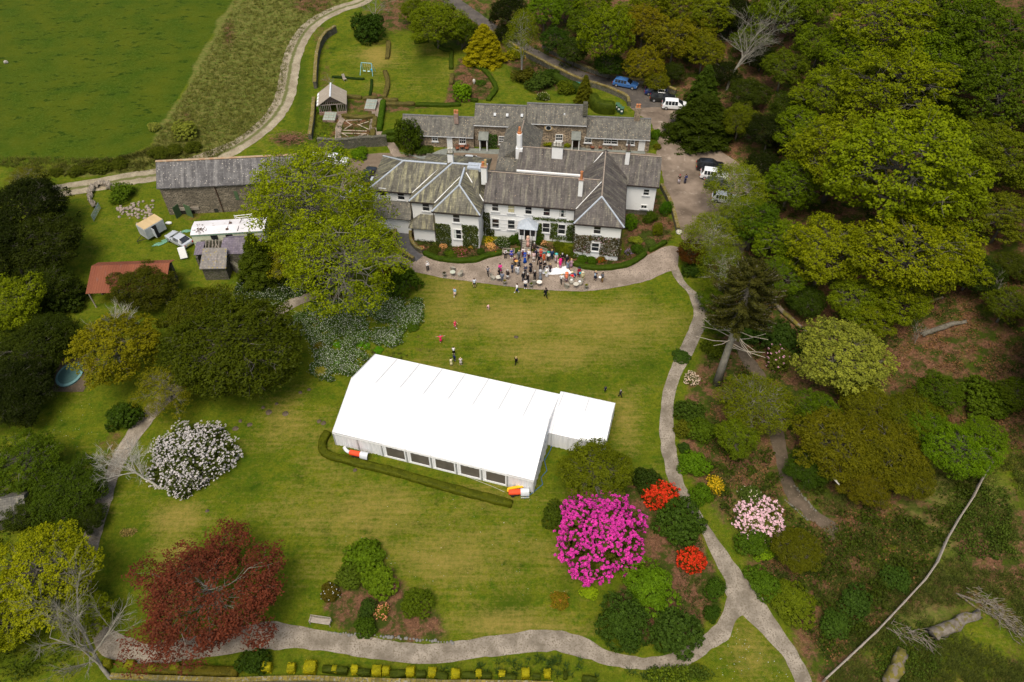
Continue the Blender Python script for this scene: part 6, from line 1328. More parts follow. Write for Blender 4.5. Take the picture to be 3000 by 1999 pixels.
# ================================================================ dry stone walls
def wall(name, pts, w_, h, mat, label, world=False, cope=None, cat='wall'):
    C = np.array([p if world else G(*p)[:2] for p in pts], float)
    if len(C) > 2: C = catmull(C, 4)
    T_ = np.gradient(C, axis=0); T_ /= np.linalg.norm(T_, axis=1)[:,None]; N = np.c_[-T_[:,1], T_[:,0]]
    t = thing(name, label, cat); V = []; Vc = []; z0 = ter(C[:,0], C[:,1]); rg = random.Random(len(pts)*7)
    pr = [(-.5,-.2),(-.45,1),(.45,1),(.5,-.2)]
    for i, c in enumerate(C):
        for a, b in pr: V.append((*(c+N[i]*a*w_), z0[i]+b*h))
        dz = rg.uniform(-.06,.08)
        for a, b in ((-.56,0),(-.5,.16),(.5,.16),(.56,0)): Vc.append((*(c+N[i]*a*w_*(1+rg.uniform(-.1,.1))), z0[i]+h*.98+b+(dz if b else 0)))
    F = [(i*4+k,i*4+k+1,(i+1)*4+k+1,(i+1)*4+k) for i in range(len(C)-1) for k in range(3)]; e = (len(C)-1)*4; F += [(3,2,1,0),(e,e+1,e+2,e+3)]
    fix = lambda V: MB()
    m1 = MB(); m1.pts(V, [f[::-1] for f in F]); m2 = MB(); m2.pts(Vc, [f[::-1] for f in F]); m1.build('wall_face', mat, t); m2.build('coping', cope or mat, t); return t
wall('boundary_wall', WPTS, .4, .35, STONED, 'low mossy stone wall along the bottom edge behind the yellow topiary', cope=MOSSW)
wall('garden_wall', [(985,95),(955,115),(938,145),(930,185),(927,225),(925,260)], .6, 1.3, STONED, 'old curved stone wall round the top left of the walled garden', cope=MOSSW)
wall('garden_wall', [(922,300),(920,330),(916,370),(910,410)], .6, 1.0, STONED, 'ochre mossy wall on the left of the kitchen garden', cope=MOSSW)
wall('garden_wall', [(935,432),(990,436),(1060,430),(1135,426)], .55, 1.7, STONED, 'dark stone wall at the foot of the kitchen garden')
wall('roadside_wall', [(1450,100),(1475,125),(1545,168),(1632,213),(1710,248),(1760,262),(1830,292),(1842,312)], .5, .9, STONED, 'mossy ochre wall between the road and the cottage garden', cope=MOSSW)
wall('roadside_wall', [(1590,140),(1640,170),(1706,203),(1760,222),(1830,240),(1900,250),(1980,275)], .5, .8, STONED, 'dark mossy wall on the wood side of the road', cope=MOSSW)
wall('ramp_wall', [(1172,655),(1158,690),(1160,725),(1178,745),(1213,768)], .45, .7, STONED, 'outer mossy stone wall of the curved ramp', cope=MOSSW)
wall('ramp_wall', [(1211,655),(1203,690),(1207,715),(1222,733),(1240,742)], .4, .6, STONED, 'inner mossy stone wall of the curved ramp', cope=MOSSW)
wall('car_park_wall', [(1937,550),(1962,600),(1975,640),(1985,680)], .5, .7, STONED, 'low ochre stone wall between east garden and car park', cope=MOSSW)
wall('yard_wall', [(640,760),(700,800),(735,835)], .5, 1.4, STONED, 'dark wall stub behind the dark conifer in the yard')

# ================================================================ rubble, logs and rocks
def rocks(name, pts, smin, smax, label, cat, seed, col=(.30,.27,.22), mound=0.0, kind=None):
    rg = random.Random(seed); m_ = MB()
    cx_ = sum(p[0] for p in pts)/len(pts); cy_ = sum(p[1] for p in pts)/len(pts)
    for x, y in pts:
        gx_, gy_, gz_ = G(x, y); s = rg.uniform(smin, smax); n = 7; P = []
        for r, z in ((.55,0),(1,.35),(.8,.75),(.25,.95)):
            for k in range(n): a = 2*PI*k/n+r; q = r*s*.5*rg.uniform(.75,1.2); P.append((gx_+q*math.cos(a), gy_+q*math.sin(a), gz_-.05+z*s*.7+mound*rg.random()))
        m_.pts(P, [(r*n+k,r*n+(k+1)%n,(r+1)*n+(k+1)%n,(r+1)*n+k) for r in range(3) for k in range(n)]+[tuple(3*n+k for k in range(n))])
    o = m_.build(name, PLAIN, color=col); return tag(o, label, cat)
rg = random.Random(8)
arc = [(268+34*math.cos(a)*-1+ (i%3)*5+90*(i/34)*.9, 575+38*math.sin(a)) for i, a in enumerate([PI*.05+PI*1.05*i/34*0+ (i/34)*PI*1.2-.6 for i in range(34)])]
ring = [(300-34*math.cos(a)+rg.uniform(-5,5), 578-34*math.sin(a)+rg.uniform(-4,4)) for a in [(-.9+2.4*i/44) for i in range(60)]]
o = rocks('stone_heap', ring, .35,.75,'curved heap of pale stones at the end of a broken wall','stones',2,mound=.7,col=(.36,.31,.25)); o['kind'] = 'stuff'
o = rocks('rubble', [(rg.uniform(340,450), 600+rg.gauss(18,12)) for i in range(90)], .2,.6,'scattered rubble in front of the barn end','rubble',3,col=(.27,.22,.18)); o['kind'] = 'stuff'
o = rocks('edging_stones', [(960+x+rg.uniform(-3,3), 1854+ (x/365)*30+rg.uniform(-4,3)) for x in range(0,370,9)], .15,.4,'row of grey stones edging the triangular bed','edging',4,col=(.17,.16,.145)); o['kind'] = 'stuff'
o = rocks('edging_stones', [(2330+rg.uniform(-3,3)+ (i/22)*60, 1425+(i/22)*75) for i in range(22)] + [(2300+i*5, 1465+i*4.5) for i in range(14)], .15,.32,'stones edging the woodland path','edging',5,col=(.14,.13,.10)); o['kind'] = 'stuff'
o = rocks('edging_stones', [(2005+i*6.5, 838+i*7+rg.uniform(-3,3)) for i in range(24)], .2,.45,'stones along the wood side of the path below the purple maple','edging',6,col=(.22,.20,.17)); o['kind'] = 'stuff'
rocks('boulder', [(18,186)], .9,1.0,'lone pale boulder in the green field','boulder',7,col=(.34,.31,.26)); rocks('boulder', [(1990,684)], .9,1.1,'pale stone beside the purple maple at the car park corner','boulder',9,col=(.42,.40,.32))
def log(pts, r0, r1, mat, label, name='fallen_log', stubs=0, seed=1, dz=.3):
    P = [Vector(G(x, y)) + Vector((0,0,dz)) for x, y in pts]; n = len(P); rg = random.Random(seed); m_ = MB()
    Q = [P[0]]; R = [r0]
    for i in range(1, n):
        for k in range(1, 5): Q.append(P[i-1].lerp(P[i], k/4)+Vector((rg.uniform(-.1,.1),rg.uniform(-.1,.1),rg.uniform(-.05,.1)))*r0*2); t_ = (i-1+k/4)/(n-1); R.append((r0*(1-t_)+r1*t_)*rg.uniform(.88,1.12))
    m_.tube(Q, R, 12); m_.v = [(a+rg.gauss(0,r0*.13), b+rg.gauss(0,r0*.13), c+rg.gauss(0,r0*.10)) for a, b, c in m_.v]
    for k in range(stubs): i = rg.randrange(len(Q)-1); m_.tube([Q[i], Q[i]+Vector((rg.uniform(-1,1),rg.uniform(-1,1),rg.uniform(.2,.8)))*r0*2.6],[R[i]*.5,R[i]*.2],5)
    return tag(m_.build(name, mat, smooth=True), label, 'log')
MOSSB = simple('mossy_bark', (.09,.08,.02), (.17,.14,.02), 1.8, .95, c3=(.16,.13,.10), s3=1.6, lo3=.5, hi3=.56, bmp=.6)
DEADW = simple('dead_wood', (.19,.165,.135), (.10,.08,.06), 2.5, .9, c3=(.11,.095,.025), s3=2.2, lo3=.52, hi3=.6, bmp=.5)
log([(2725,1868),(2790,1835),(2865,1805)], .62, .42, DEADW, 'broken hollow trunk with moss, lying in the grass at the lower right', stubs=0, dz=.45)
log([(2600,2010),(2620,1960),(2640,1915)], .6, .55, MOSSB, 'thick mossy trunk cut by the bottom edge', stubs=0, dz=.5)
log([(2700,985),(2760,962),(2830,945)], .35, .25, BARK, 'thin trunk lying across the bare brown slope', dz=.2); log([(2720,888),(2760,873)], .18,.14, DEADW, 'short pale log at the top of the bare brown slope', dz=.15)
log([(2880,1770),(2800,1740),(2870,1790)], .1,.1, DEADW, 'grey brushwood pile, upper stick', dz=.1, name='branch')
log([(2262,890),(2300,925),(2345,965)], .32, .28, MOSSB, 'mossy trunk lying beside the spiky conifer', dz=.3); log([(2352,968),(2372,985)], .16,.12, DEADW, 'sawn pale end of a log beside the silvery tree', dz=.2)
log([(2440,1420),(2468,1440)], .12,.07, PALEBARK, 'white dead branch on the olive yews, right one', dz=3.0, name='branch'); log([(2415,1445),(2432,1465)], .12,.07, PALEBARK, 'white dead branch on the olive yews, left one', dz=3.0, name='branch')
for i, (x0,y0,x1,y1) in enumerate(((2840,1730,2960,1830),(2860,1760,2985,1860),(2600,1840,2720,1880))):
    rg = random.Random(i); m_ = MB()
    for k in range(90):
        s = rg.random(); x = x0+(x1-x0)*s+rg.gauss(0,10); y = y0+(y1-y0)*s+rg.gauss(0,9); p = Vector(G(x,y))+Vector((0,0,rg.uniform(.05,.6))); a = rg.gauss(-.7,.5); L = rg.uniform(.5,1.6); m_.tube([p,p+Vector((math.cos(a)*L,math.sin(a)*L,rg.uniform(-.2,.3)))],[.035,.012],3,False)
    stuff(m_.build('brushwood', DEADW), ['grey brushwood heap beyond the broken hollow trunk, upper half','grey brushwood heap beyond the broken hollow trunk, lower half','pale brushwood left of the broken hollow trunk'][i], 'brushwood')
# bonfire heap
m_ = MB(); rg = random.Random(5)
for k in range(160):
    p = Vector(G(850+rg.gauss(0,24), 410+rg.gauss(0,8)))+Vector((0,0,rg.uniform(0,.8))); a = rg.uniform(0,6.3); L = rg.uniform(.4,1.2); m_.tube([p,p+Vector((math.cos(a)*L,math.sin(a)*L,rg.uniform(-.3,.3)))],[.04,.02],3,False)
stuff(m_.build('bonfire_heap', simple('bonfire_brown',(.16,.07,.04),(.24,.12,.07),3)), 'reddish-brown heap of garden waste between the track and the barn', 'heap')
# ---------------------------------------------------------------- wooden fence lower right
fp = [(2410,2000),(2480,1935),(2560,1860),(2640,1775),(2700,1710),(2735,1660),(2765,1590),(2800,1530),(2840,1470),(2862,1425),(2895,1370)]
C = np.array([G(*p)[:2] for p in fp]); t = thing('rail_fence', 'weathered grey wooden fence running up the lower right of the photo', 'fence')
out = [C[0]]
for a, b in zip(C[:-1], C[1:]):
    n = max(1, int(np.linalg.norm(b-a)/1.8)); out += [a+(b-a)*(i+1)/n for i in range(n)]
m_ = MB()
for a, b in zip(out[:-1], out[1:]):
    for h in (.35,.7,1.05): m_.tube([(a[0],a[1],H(*a)+h),(b[0],b[1],H(*b)+h)],.055,4)
    m_.tube([(a[0],a[1],H(*a)+1.18),(b[0],b[1],H(*b)+1.15)],.075,4)
m_.build('rails', WOODG, t)
for a in out: m_ = MB(); m_.box(a[0]-.07,a[0]+.07,a[1]-.07,a[1]+.07,H(*a)-.2,H(*a)+1.15); m_.build('post', WOODG, t)

# ================================================================ leafless trees
def bare(px, py, L, lean, label, name='bare_tree', mat=GREYBARK, seed=1, r=.25, levels=4, spread=.55, nb=4, group=None, zf=0.0):
    x, y, z = G(px, py); rg = random.Random(seed); m_ = MB(); tr_ = MB()
    d0 = Vector(lean).normalized(); segs = [0]
    def grow(p, d, L, r, lv, mb_):
        P = [p]; R = [r]; n = 4 if lv > 1 else 3
        for i in range(n): d = (d+Vector((rg.gauss(0,.12),rg.gauss(0,.12),rg.gauss(0.02,.08)))).normalized(); P.append(P[-1]+d*L/n); R.append(r*(1-.62*(i+1)/n))
        mb_.tube(P, R, 6 if lv >= 3 else 3, False)
        if lv <= 0: return
        for k in range(nb + (2 if lv == levels else 0)):
            j = min(n, max(1, int(rg.uniform(.25,1.0)*n+.5))); e = (d+Vector((rg.gauss(0,1),rg.gauss(0,1),rg.gauss(.1,.6)))*spread).normalized(); grow(P[j], e, L*rg.uniform(.5,.72), max(R[j]*.7,.012), lv-1, m_)
    grow(Vector((0,0,-.2)), d0, L, r, levels, tr_)
    t = thing(name, label, 'tree', (x, y, z), 0, group); m_.build('branches', mat, t); tr_.build('trunk', mat, t, smooth=True); return t
bare(2128, 265, 8, (.15,0,1), 'leafless grey tree with spreading branches at the top right', seed=3, r=.28, nb=5)
bare(470, 1432, 4.2, (-.6,.5,.9), 'leafless pale birch leaning left over the edge of the lawn', mat=PALEBARK, seed=5, r=.16, spread=.6, nb=5)
bare(325, 1990, 6.0, (-.8,.35,.75), 'dead grey tree leaning into the bottom left corner', seed=8, r=.2, spread=.6, nb=5)
bare(1100, 60, 4.0, (.1,.1,1), 'small leafless tree beside the top of the farm track', seed=9, r=.14, nb=4)
bare(975, 235+30, 1.5, (0,0,1), 'bare twiggy bush on the bank inside the old garden wall', name='bare_bush', seed=12, r=.05, levels=3)
bare(2680, 1010, 2.2, (.0,.1,1), 'bare twiggy sapling on the bare brown slope', seed=16, r=.05, levels=3)
bare(2225, 0+55, 1, (0,0,1), 'dead stub in the dark hollow above the giant beech', seed=17, r=.08, levels=1) if False else None
bare(2960, 900, 3, (-.6,.3,.5), 'pale fallen dead tree at the right edge of the brown slope', seed=18, r=.16, levels=3)
bare(350, 1060, 5.5, (.2,-.1,1), 'half-bare grey birch standing in the yellow-olive sycamore', mat=PALEBARK, seed=21, r=.12, levels=4, spread=.4)
# ---------------------------------------------------------------- monkey puzzle: tall bare pale trunk, spiky crown
x, y, z = G(2100, 1125); t = thing('monkey_puzzle_tree', 'tall monkey puzzle tree with a long bare pale trunk and spiky dark crown', 'tree', (x, y, z))
m_ = MB(); tp = (1.0, 1.5, 17.0); m_.tube([(0,0,-.3),(.15,.3,4),(.45,.8,8),(.8,1.2,12),tp],[.55,.42,.36,.3,.12],10); m_.build('trunk', GREYBARK, t, smooth=True)
rg = np.random.default_rng(5); Cs = []; Os = []; bm_ = MB(); dead = MB()
for i in range(190):
    h = rg.uniform(9.5, 17.6); a = rg.uniform(0, 6.28); L = (3.7 if h < 15 else 2.9)*rg.uniform(.7,1.1)*(1 - max(0,(h-15.5))/3); q = h/17.0; st = np.array([tp[0]*q, tp[1]*q, h]); d = np.array([math.cos(a), math.sin(a), rg.uniform(-.1,.3)])
    e = st + d*L; e[2] += .3; bm_.tube([st, st+d*L*.5-np.array([0,0,.3]), e],[.08,.06,.05],4,False)
    for s in np.linspace(.25,1,14): c = st*(1-s)+e*s - np.array([0,0,.35*math.sin(PI*s)]); Cs.append(c); Os.append(d)
for i in range(22):
    h = rg.uniform(6.0, 10.5); a = rg.uniform(0, 6.28); L = rg.uniform(2.2,4.2); q = h/17.; st = Vector((tp[0]*q,tp[1]*q,h)); d = Vector((math.cos(a),math.sin(a),0)); dead.tube([st, st+d*L*.5+Vector((0,0,-.25)), st+d*L+Vector((0,0,.1))],[.06,.05,.03],4)
Cs = np.array(Cs); V, F, W = cloud(Cs, .26, 16, .34, rg, 1.0, .15, .26, np.array(Os)); obj('crown', qmesh('spiky_crown', V, F, NEEDLE, W), t, (.040,.042,.010)); bm_.build('branches', BARK, t); dead.build('dead_branches', simple('pale_dead_wood',(.38,.33,.26),(.28,.24,.18),2), t)

# ================================================================ cars
CARC = {}
def car_meshes(L, Hh, xr, xf, xw, xb, hood, Wd=1.78, belt=.92):
    key = (L, Hh, xr, xf)
    if key in CARC: return CARC[key]
    h = L/2; w_ = Wd/2
    S = [(-h,.42,.62,.64,w_*.86,w_*.8),(-h+.06,.30,.86,.9,w_*.95,w_*.86),(xb,.24,belt,belt+.04,w_,w_*.84),(xr-.03,.24,belt,Hh-.05,w_,w_*.70),(xr+.05,.24,belt,Hh-.02,w_,w_*.70)]
    n = 3
    for i in range(1, n+1):
        x = xr+(xf-xr)*i/(n+1); S += [(x-.035,.24,belt,Hh,w_,w_*.72),(x+.035,.24,belt,Hh,w_,w_*.72)]
    S += [(xf-.05,.24,belt,Hh-.03,w_,w_*.70),(xf+.03,.24,belt,Hh-.06,w_,w_*.70),(xw,.24,belt,belt+.06,w_,w_*.84),(h-.35,.26,hood-.04,hood,w_*.97,w_*.8),(h-.08,.30,hood-.16,hood-.10,w_*.90,w_*.74),(h,.40,.55,.58,w_*.8,w_*.66)]
    P = []; m = 12
    for (x,zb,zl,zt,hw,ht) in S:
        R = [(hw*.9,zb),(hw,zb+.14),(hw,zl-.08),(hw*.97,zl),(ht+.02,max(zt-.05,zl+.01)),(ht*.82,zt)]
        P += [(x,y,z) for y,z in R] + [(x,-y,z) for y,z in R[::-1]]
    paint, glass = [], []
    for i in range(len(S)-1):
        cab = S[i][3]-S[i][2] > .2 and S[i+1][3]-S[i+1][2] > .2; x0, x1 = S[i][0], S[i+1][0]; seg = x1-x0 > .12
        for k in range(m):
            f = (i*m+k, (i+1)*m+k, (i+1)*m+(k+1)%m, i*m+(k+1)%m)
            side = k in (3, 7); top = k in (4, 5, 6)
            ws = (S[i][0] >= xf-.05 and S[i+1][0] <= xw+.01) and S[i][3] > S[i+1][3]+.1; rw = S[i+1][3] > S[i][3]+.2 and i > 0
            if (side and cab and seg) or (k in (4,5,6) and (ws or rw)): glass.append(f)
            else: paint.append(f)
    paint += [tuple(range(m)), tuple((len(S)-1)*m+k for k in range(m))[::-1]]
    b1 = MB(); b1.pts(P, [f[::-1] for f in paint]); b2 = MB(); b2.pts(P, [f[::-1] for f in glass])
    wh = MB(); wh.M = Matrix.Rotation(PI/2,4,'X'); wh.lathe([(.2,-.10),(.31,-.10),(.33,-.06),(.33,.06),(.31,.10),(.2,.10)],14)
    rm = MB(); rm.M = Matrix.Rotation(PI/2,4,'X'); rm.lathe([(.05,-.12),(.2,-.105),(.2,.105),(.05,.12)],10)
    CARC[key] = (b1.mesh('car_body', PAINT, False), b2.mesh('car_glass', DARKG), wh.mesh('car_tyre', RUBBER), rm.mesh('car_rim', METAL), h, w_, belt, hood); return CARC[key]
REDL = simple('red_lamp', (.45,.02,.015), None, 1, .3); WHL = simple('clear_lamp', (.6,.62,.62), None, 1, .2); YPL = simple('yellow_plate', (.6,.5,.05), None, 1, .5)
TYP = {'hatch': (4.1,1.46,-1.45,.25,1.0,-1.9,.88), 'estate': (4.65,1.47,-1.9,.35,1.15,-2.2,.90), 'suv': (4.4,1.66,-1.65,.35,1.1,-2.05,1.02), 'saloon': (4.4,1.40,-1.0,.2,1.05,-1.75,.86), 'mpv': (4.5,1.68,-1.75,.5,1.4,-2.15,1.0)}
def car(px, py, head, typ, col, label, rack=False, group='cars parked around the house', name='parked_car', cat='car'):
    a = TYP[typ]; me = car_meshes(*a, belt=1.0 if typ in ('suv','mpv') else .90); h, w_, belt, hood = me[4:]
    x, y, z = G(px, py); t = thing(name, label, cat, (x, y, z+.04), rad(head), group)
    obj('body', me[0], t, col); obj('glazing', me[1], t)
    for sx in (-h+.78, h-.82):
        for sy in (-1, 1):
            wl = obj('wheel', me[2], t, loc=(sx, sy*(w_-.08), .33)); obj('rim', me[3], wl, (.5,.5,.52))
    for sy in (-1, 1):
        m_ = MB(); m_.box(-h-.012,-h+.1,sy*w_*.80-.12,sy*w_*.80+.12,.62,.84); m_.build('tail_light', REDL, t)
        m_ = MB(); m_.box(h-.14,h-.02,sy*w_*.70-.15,sy*w_*.70+.15,.60,.74); m_.build('headlight', WHL, t)
        m_ = MB(); m_.box(.55,.72,sy*(w_+.08)-.07,sy*(w_+.08)+.07,belt-.02,belt+.12); m_.build('wing_mirror', PAINT, t, color=col)
    m_ = MB(); m_.box(-h-.015,-h+.02,-.26,.26,.48,.59); m_.build('number_plate', YPL, t)
    if rack:
        m_ = MB(); Hh = a[1]
        for x_ in (-.9, .1): m_.tube([(x_,-.75,Hh+.12),(x_,.75,Hh+.12)],.03,5)
        for s in (-.55,.55): m_.tube([(-1.0,s,Hh+.14),(.3,s,Hh+.14)],.025,5); m_.tube([(-.9,s,Hh-.05),(-.9,s,Hh+.12)],.025,4); m_.tube([(.1,s,Hh-.05),(.1,s,Hh+.12)],.025,4)
        m_.build('roof_rack', METAL, t, color=(.5,.5,.5))
    return t
car(1832, 254, -22, 'estate', (.045,.14,.36), 'bright blue estate car parked on the upper road')
car(1921, 277, -12, 'hatch', (.012,.03,.14), 'dark blue hatchback behind the black car with the roof rack')
car(1940, 296, -10, 'mpv', (.012,.014,.013), 'black car with a roof rack, between the dark blue hatchback and the white car', rack=True)
car(1975, 318, -8, 'mpv', (.72,.73,.74), 'white people carrier parked half under the dark spruce')
car(2078, 496, -8, 'suv', (.010,.010,.011), 'black car half under the trees beside the white one')
car(2090, 523, -14, 'suv', (.72,.73,.74), 'white off-roader parked nose in under the pale birch')
car(2105, 550, -12, 'estate', (.02,.022,.025), 'dark car hidden by the birch between two white cars')
car(2122, 590, -14, 'hatch', (.70,.71,.72), 'white hatchback seen through the birch leaves')
car(2125, 665, -10, 'estate', (.10,.11,.12), 'dark grey car mostly hidden by branches at the lower car park')
car(528, 711, 146, 'saloon', (.42,.44,.47), 'old silver hatchback parked by the grey box trailer')
car(1382, 482, -6, 'saloon', (.46,.48,.50), 'silver car in the courtyard behind the white house')
car(1082, 525, 80, 'suv', (.012,.012,.013), 'black car beside the left end of the white house')
car(985, 480, -14, 'suv', (.70,.71,.72), 'white car hidden by the top of the pale tree behind the barn')
car(1035, 575, 60, 'hatch', (.35,.38,.40), 'silver car hidden under the pale tree left of the house')

# ================================================================ people
def joints(pose):
    J = dict(pel=(0,0,.95), che=(0,0,1.28), nec=(0,0,1.47), hed=(0,-.02,1.60))
    for s, n in ((-1,'l'),(1,'r')):
        J['sh'+n]=(s*.17,0,1.41); J['el'+n]=(s*.24,.02,1.14); J['wr'+n]=(s*.25,-.06,.90); J['ha'+n]=(s*.25,-.09,.80)
        J['hi'+n]=(s*.09,0,.90); J['kn'+n]=(s*.10,-.02,.50); J['an'+n]=(s*.11,.02,.09); J['to'+n]=(s*.12,-.15,.04)
    if pose == 'hold':
        for s, n in ((-1,'l'),(1,'r')): J['el'+n]=(s*.25,.0,1.15); J['wr'+n]=(s*.13,-.24,1.16); J['ha'+n]=(s*.07,-.30,1.18)
    if pose == 'walk':
        J['knl']=(-.09,-.18,.55); J['anl']=(-.10,-.24,.12); J['tol']=(-.1,-.40,.06); J['knr']=(.09,.06,.50); J['anr']=(.1,.28,.14); J['tor']=(.1,.14,.04)
        J['ell']=(-.22,.14,1.18); J['wrl']=(-.23,.16,.96); J['hal']=(-.23,.13,.86); J['elr']=(.22,-.10,1.16); J['wrr']=(.22,-.26,1.0); J['har']=(.22,-.33,.94)
    if pose == 'arms':
        for s, n in ((-1,'l'),(1,'r')): J['el'+n]=(s*.42,0,1.40); J['wr'+n]=(s*.64,-.03,1.44); J['ha'+n]=(s*.73,-.04,1.45)
        J['anr']=(.1,.25,.2); J['tor']=(.1,.14,.06)
    if pose == 'sit':
        for k in ('pel','che','nec','hed','shl','shr','ell','elr','wrl','wrr','hal','har','hil','hir'): x,y,z = J[k]; J[k]=(x,y,z-.42)
        for s, n in ((-1,'l'),(1,'r')): J['kn'+n]=(s*.12,-.42,.52); J['an'+n]=(s*.12,-.45,.10); J['to'+n]=(s*.12,-.60,.04); J['wr'+n]=(s*.08,-.22,.66); J['ha'+n]=(s*.03,-.28,.66)
    if pose == 'crouch':
        for k in ('pel','hil','hir'): x,y,z = J[k]; J[k]=(x,y+.1,z-.62)
        for k in ('che','nec','hed','shl','shr','ell','elr'): x,y,z = J[k]; J[k]=(x,y-.12-(z-1.2)*.5,z-.66)
        for s, n in ((-1,'l'),(1,'r')): J['kn'+n]=(s*.14,-.32,.48); J['an'+n]=(s*.13,-.02,.10); J['to'+n]=(s*.13,-.18,.04); J['wr'+n]=(s*.2,-.5,.42); J['ha'+n]=(s*.18,-.56,.34)
    if pose == 'bend':
        J['che']=(0,-.28,1.05); J['nec']=(0,-.46,1.08); J['hed']=(0,-.58,1.02)
        for s, n in ((-1,'l'),(1,'r')): J['sh'+n]=(s*.16,-.42,1.02); J['el'+n]=(s*.18,-.44,.74); J['wr'+n]=(s*.14,-.46,.48); J['ha'+n]=(s*.13,-.48,.38)
    return J
PC = {}
def skinned(P, E, R, sub=1):
    me = bpy.data.meshes.new('tmp'); me.from_pydata(P, E, []); o = bpy.data.objects.new('tmp', me); COL.objects.link(o)
    md = o.modifiers.new('s', 'SKIN'); md.use_smooth_shade = True; me.skin_vertices  # ensured by the modifier
    if not me.skin_vertices:
        with bpy.context.temp_override(object=o, active_object=o): bpy.ops.mesh.customdata_skin_add()
    for i, r in enumerate(R): me.skin_vertices[0].data[i].radius = (r, r)
    me.skin_vertices[0].data[0].use_root = True
    if sub: o.modifiers.new('u', 'SUBSURF').levels = sub
    dg = bpy.context.evaluated_depsgraph_get(); out = bpy.data.meshes.new_from_object(o.evaluated_get(dg)); bpy.data.objects.remove(o); return out
def body(pose):
    if ('body', pose) in PC: return PC['body', pose]
    J = joints(pose); P = []; E = []; R = []
    def v(p, r): P.append(tuple(p)); R.append(r); return len(P)-1
    pel = v(J['pel'],.12); che = v(J['che'],.135); nec = v(J['nec'],.055); hed = v(J['hed'],.095); crown_ = v(Vector(J['hed'])+Vector((0,0,.09)),.075)
    nose = v(Vector(J['hed'])+Vector((0,-.115,-.01)),.016); E += [(pel,che),(che,nec),(nec,hed),(hed,crown_),(hed,nose)]
    for n in 'lr':
        sh = v(J['sh'+n],.058); el = v(J['el'+n],.040); wr = v(J['wr'+n],.028); ha = v(J['ha'+n],.030); E += [(che,sh),(sh,el),(el,wr),(wr,ha)]
        d = (Vector(J['ha'+n])-Vector(J['wr'+n])).normalized(); sd = d.cross(Vector((0,1,0.3))).normalized()
        for k in range(4):
            b = v(Vector(J['ha'+n])+d*.045+sd*(k-1.5)*.019,.009); c = v(Vector(P[b])+d*(.035+.008*(k in (1,2)))+Vector((0,-.008,0)),.008); E += [(ha,b),(b,c)]
        th = v(Vector(J['wr'+n])+d*.05+sd*.045,.010); th2 = v(Vector(P[th])+d*.03+sd*.01,.008); E += [(ha,th),(th,th2)]
        hi = v(J['hi'+n],.085); kn = v(J['kn'+n],.055); an = v(J['an'+n],.036); to = v(J['to'+n],.034); E += [(pel,hi),(hi,kn),(kn,an),(an,to)]
    try: me = skinned(P, E, R)
    except Exception as ex:
        print('skin fallback', ex); m_ = MB()
        for a, b in E: m_.tube([P[a],P[b]],[R[a],R[b]],6)
        me = m_.mesh('body', SKIN)
    me.materials.clear(); me.materials.append(SKIN); PC['body', pose] = me; return me
